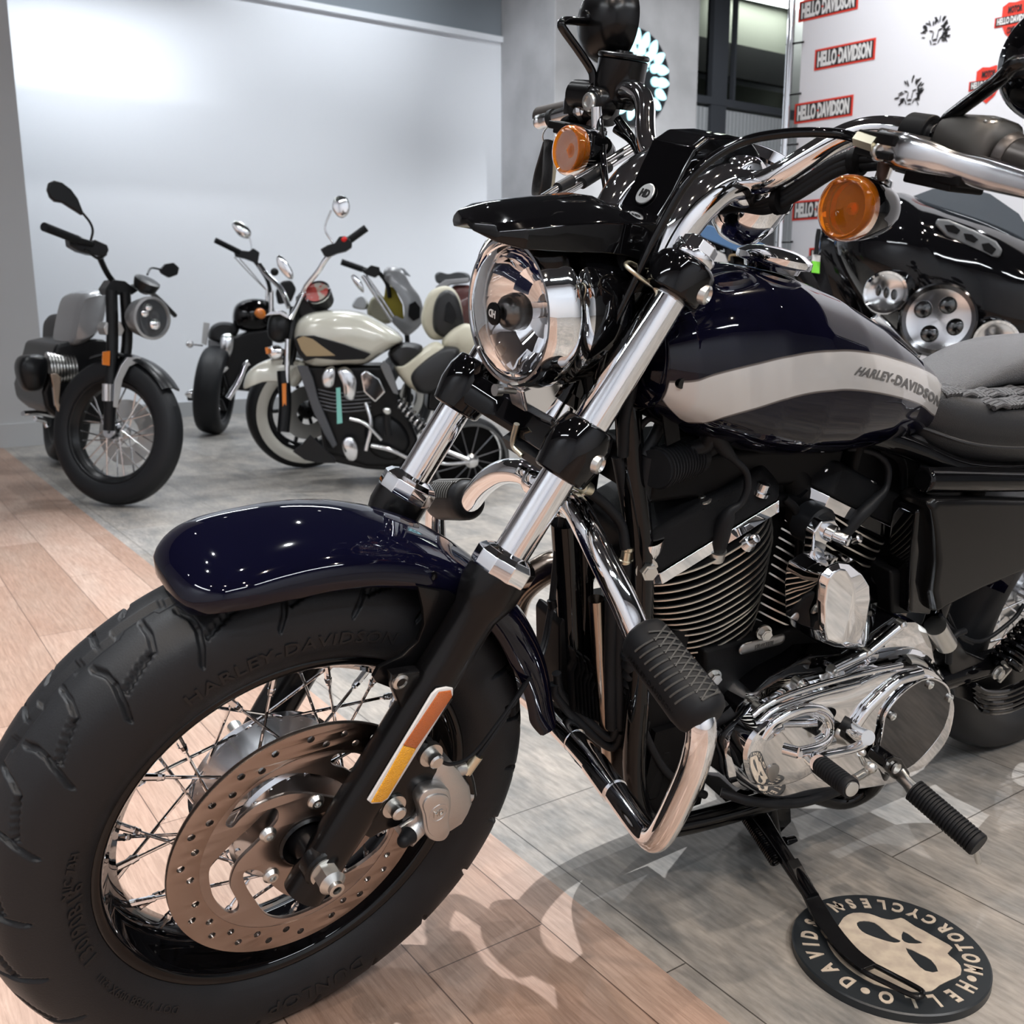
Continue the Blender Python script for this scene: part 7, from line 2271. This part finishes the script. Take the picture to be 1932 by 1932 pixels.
# ---- black touring machine on the right
M7 = face_frame(1770, 2.95, turn=0)
o7 = toW(M7, V(0, -.8, 0))
A7 = empty('motorcycle', (o7[0], o7[1], 0), 'black touring motorcycle with wide fairing, tinted screen and three round lamps at the right', 'motorcycle', MG)
F7 = lambda *p: XZ(M7, 0, *p)
outl = ((1668, 352), (1700, 350), (1740, 366), (1800, 385), (1870, 408), (1940, 440), (2020, 490), (2080, 560), (2060, 680), (1990, 740), (1900, 730), (1840, 680), (1780, 650), (1700, 640), (1650, 610), (1610, 560), (1575, 500), (1560, 450), (1580, 400), (1620, 365))
def ol(y, k, dx=0, dy=0):
    q = np.array(XZ(M7, 0, *outl))
    c = np.array(P(M7, 1790 + dx, 540 + dy, 0))[[0, 2]]
    return [tuple(a) for a in cr([c + (a - c) * k for a in q], 4, True)]
G(M7).loft([(-.30, ol(0, .90)), (-.26, ol(0, .985)), (-.20, ol(0, 1.0)), (-.12, ol(0, .97)), (-.06, ol(0, .90)), (-.01, ol(0, .78)), (.03, ol(0, .60)), (.05, ol(0, .40)), (.055, ol(0, .15))]).build('fairing', BLACK, A7, angle=70)
wsh = XZ(M7, -.10, (1722, 366), (1760, 352), (1810, 345), (1870, 362), (1925, 400), (1950, 440), (1932, 452), (1870, 425), (1800, 395), (1745, 378))
g = G(M7).loft([(-.16, wsh), (-.152, wsh)])
g.build('windscreen', mat('smoked_screen', (.06, .075, .09), .08, coat=1), A7, bevel=.001)
S7 = lambda *a, **k: sil(a[0], M7, *a[1:], **k)
S7('fairing_vent', .035, ((1764, 424), (1768, 412), (1790, 414), (1840, 435), (1880, 455), (1892, 472), (1886, 486), (1868, 486), (1820, 462), (1785, 446)), .03, mat('grey_vent', (.10, .105, .11), .3, coat=.5), A7, bevel=.006)
for pts in (((1782, 424), (1800, 424), (1812, 434), (1806, 442), (1788, 436)), ((1818, 440), (1834, 442), (1846, 452), (1838, 458), (1822, 452)), ((1852, 460), (1866, 458), (1880, 470), (1872, 480), (1856, 472))):
    S7('vent_opening', .041, pts, .008, MATTE, A7, bevel=.001)
def lamp(px, py, r, big):
    c = P(M7, px, py, .085)
    ax = unit(V(.06, 1, .02))
    g = G(M7).lathe(c, ax, [(-.10, r * .5), (-.07, r * .95), (-.01, r * 1.06), (.012, r * 1.08), (.018, r * 1.02), (.014, r * .90)], 56)
    o = g.build('headlight' if big else 'fog_lamp', CHROME if not big else mat('dark_lamp_ring', (.10, .10, .105), .15, 1), A7, angle=40)
    G(M7).lathe(c, ax, [(.0, .001), (.002, r * .6), (.010, r * .92)], 48).build('lamp_bowl', CHROME_SOFT, o)
    pr_ = ((-.45, .30), (.22, .42), (-.22, -.42), (.48, -.22)) if big else ((-.35, 0.1), (0, 0), (.35, -.1))
    for a, b in pr_:
        g = G(M7).ell(c + V(-a * r, .004, b * r), (r * (.26 if big else .13), .010, r * (.26 if big else .26)))
        g.build('projector_lens', mat('projector_glass', (.12, .125, .13), .03, .6, coat=1), o)
    G(M7).lathe(c, ax, [(.013, r * .91), (.017, r * .6), (.019, .001)], 48).build('lamp_glass', GLASS, o, recalc=False)
    return o
lamp(1771, 603, .088, True)
lamp(1672, 552, .054, False)
lamp(1879, 645, .054, False)
S7('lamp_housing', .06, ((1690, 640), (1694, 590), (1720, 555), (1760, 540), (1810, 545), (1850, 570), (1850, 620), (1830, 660), (1790, 680), (1730, 670)), .12, BLACK, A7, bevel=.02)
tubes('pinstripe', M7, [(((1668, 425, .0), (1695, 450, .02), (1712, 490, .035), (1718, 535, .04), (1712, 575, .04)), .0022)], mat('copper_stripe', (.45, .26, .18), .35), A7)
S7('lamp_bar', .06, ((1640, 600), (1660, 590), (1700, 630), (1740, 670), (1720, 690), (1680, 650)), .05, CHROME, A7, bevel=.008)
S7('fork_shroud', .03, ((1740, 680), (1830, 690), (1850, 760), (1840, 900), (1760, 900), (1750, 760)), .14, BGBLK, A7, bevel=.02)
MW7 = frame(*toW(M7, P(M7, 1800, 800, -.02)), math.degrees(math.atan2(M7[1, 1], M7[0, 1])) - 6, 10)
MW7[2, 3] = .33
wheel_at(MW7, 'front_wheel', A7, .33, .065, .22, 10, BGBLK, BGBLK, dr=.15)
puff('left_leg_fairing', M7, -.3, ((1490, 520), (1515, 500), (1540, 470), (1545, 430), (1575, 410), (1640, 440), (1660, 520), (1650, 640), (1600, 660), (1540, 590)), .25, BLACK, A7, .85)
puff('seat_back', M7, -.7, ((1440, 520), (1500, 500), (1530, 480), (1560, 540), (1540, 640), (1450, 600)), .3, LEATHER, A7, .85)
tg = empty('key_tag', tuple(toW(M7, P(M7, 1540, 470, .02))), 'small white and green tag on black keys hanging at the touring motorcycle fairing', 'key tag')
sil('tag_paper', M7, .02, ((1532, 492), (1547, 494), (1546, 516), (1531, 514)), .003, mat('green_tag', (.18, .62, .05), .5), tg, 0)
sil('tag_top', M7, .02, ((1533, 480), (1548, 482), (1547, 494), (1532, 492)), .003, WHITEP, tg, 0)
tubes('key_cord', M7, [(((1545, 432, .02), (1542, 450, .02), (1540, 480, .02)), .006)], BGBLK, tg)

SPL = {'ignition_leads': 'ignition_lead', 'caliper_bolts': 'caliper_bolt', 'engine_bolts': 'engine_bolt', 'disc_bolts': 'disc_bolt', 'fender_screws': 'fender_screw',
       'pinch_bolts': 'pinch_bolt', 'rocker_bolts': 'rocker_bolt', 'cover_screws': 'cover_screw', 'clutch_screws': 'clutch_screw', 'cover_bosses': 'cover_boss', 'head_studs': 'head_stud',
       'hose_crimps': 'hose_crimp', 'fork_cap': 'fork_cap', 'wiring_clip': 'wiring_clip', 'caliper_bridge': 'caliper_bridge', 'vent_hose': 'vent_hose', 'cable_tie': 'cable_tie',
       'lamp_projectors': 'lamp_projector', 'connector': 'connector', 'swing_arm': 'swing_arm', 'oil_hoses': 'oil_hose', 'oil_lines': 'oil_line', 'lower_hose': 'lower_hose', 'neck_wiring': 'neck_wire',
       'rear_wiring': 'rear_wire', 'cover_ridges': 'cover_ridge', 'footrest': 'footrest', 'keys': 'key', 'cylinder_fins': 'cylinder_fin', 'belt_cover_ribs': 'belt_cover_rib', 'rocker_ribs': 'rocker_rib',
       'engine_tubes': 'engine_tube', 'elastic_ties': 'elastic_tie', 'shift_linkage': 'shift_linkage', 'downtube': 'downtube', 'frame_tubes': 'frame_tube', 'cables': 'cable', 'exhaust_pipe': 'exhaust_pipe', 'fork_tubes': 'fork_leg', 'fork_tube': 'fork_tube', 'fork_leg': 'fork_leg'}
for o in list(bpy.data.objects):
    if o.type != 'MESH' or not o.parent: continue
    st_ = o.name.split('.')[0]
    if st_ in SPL and not o.children: split(o, SPL[st_])
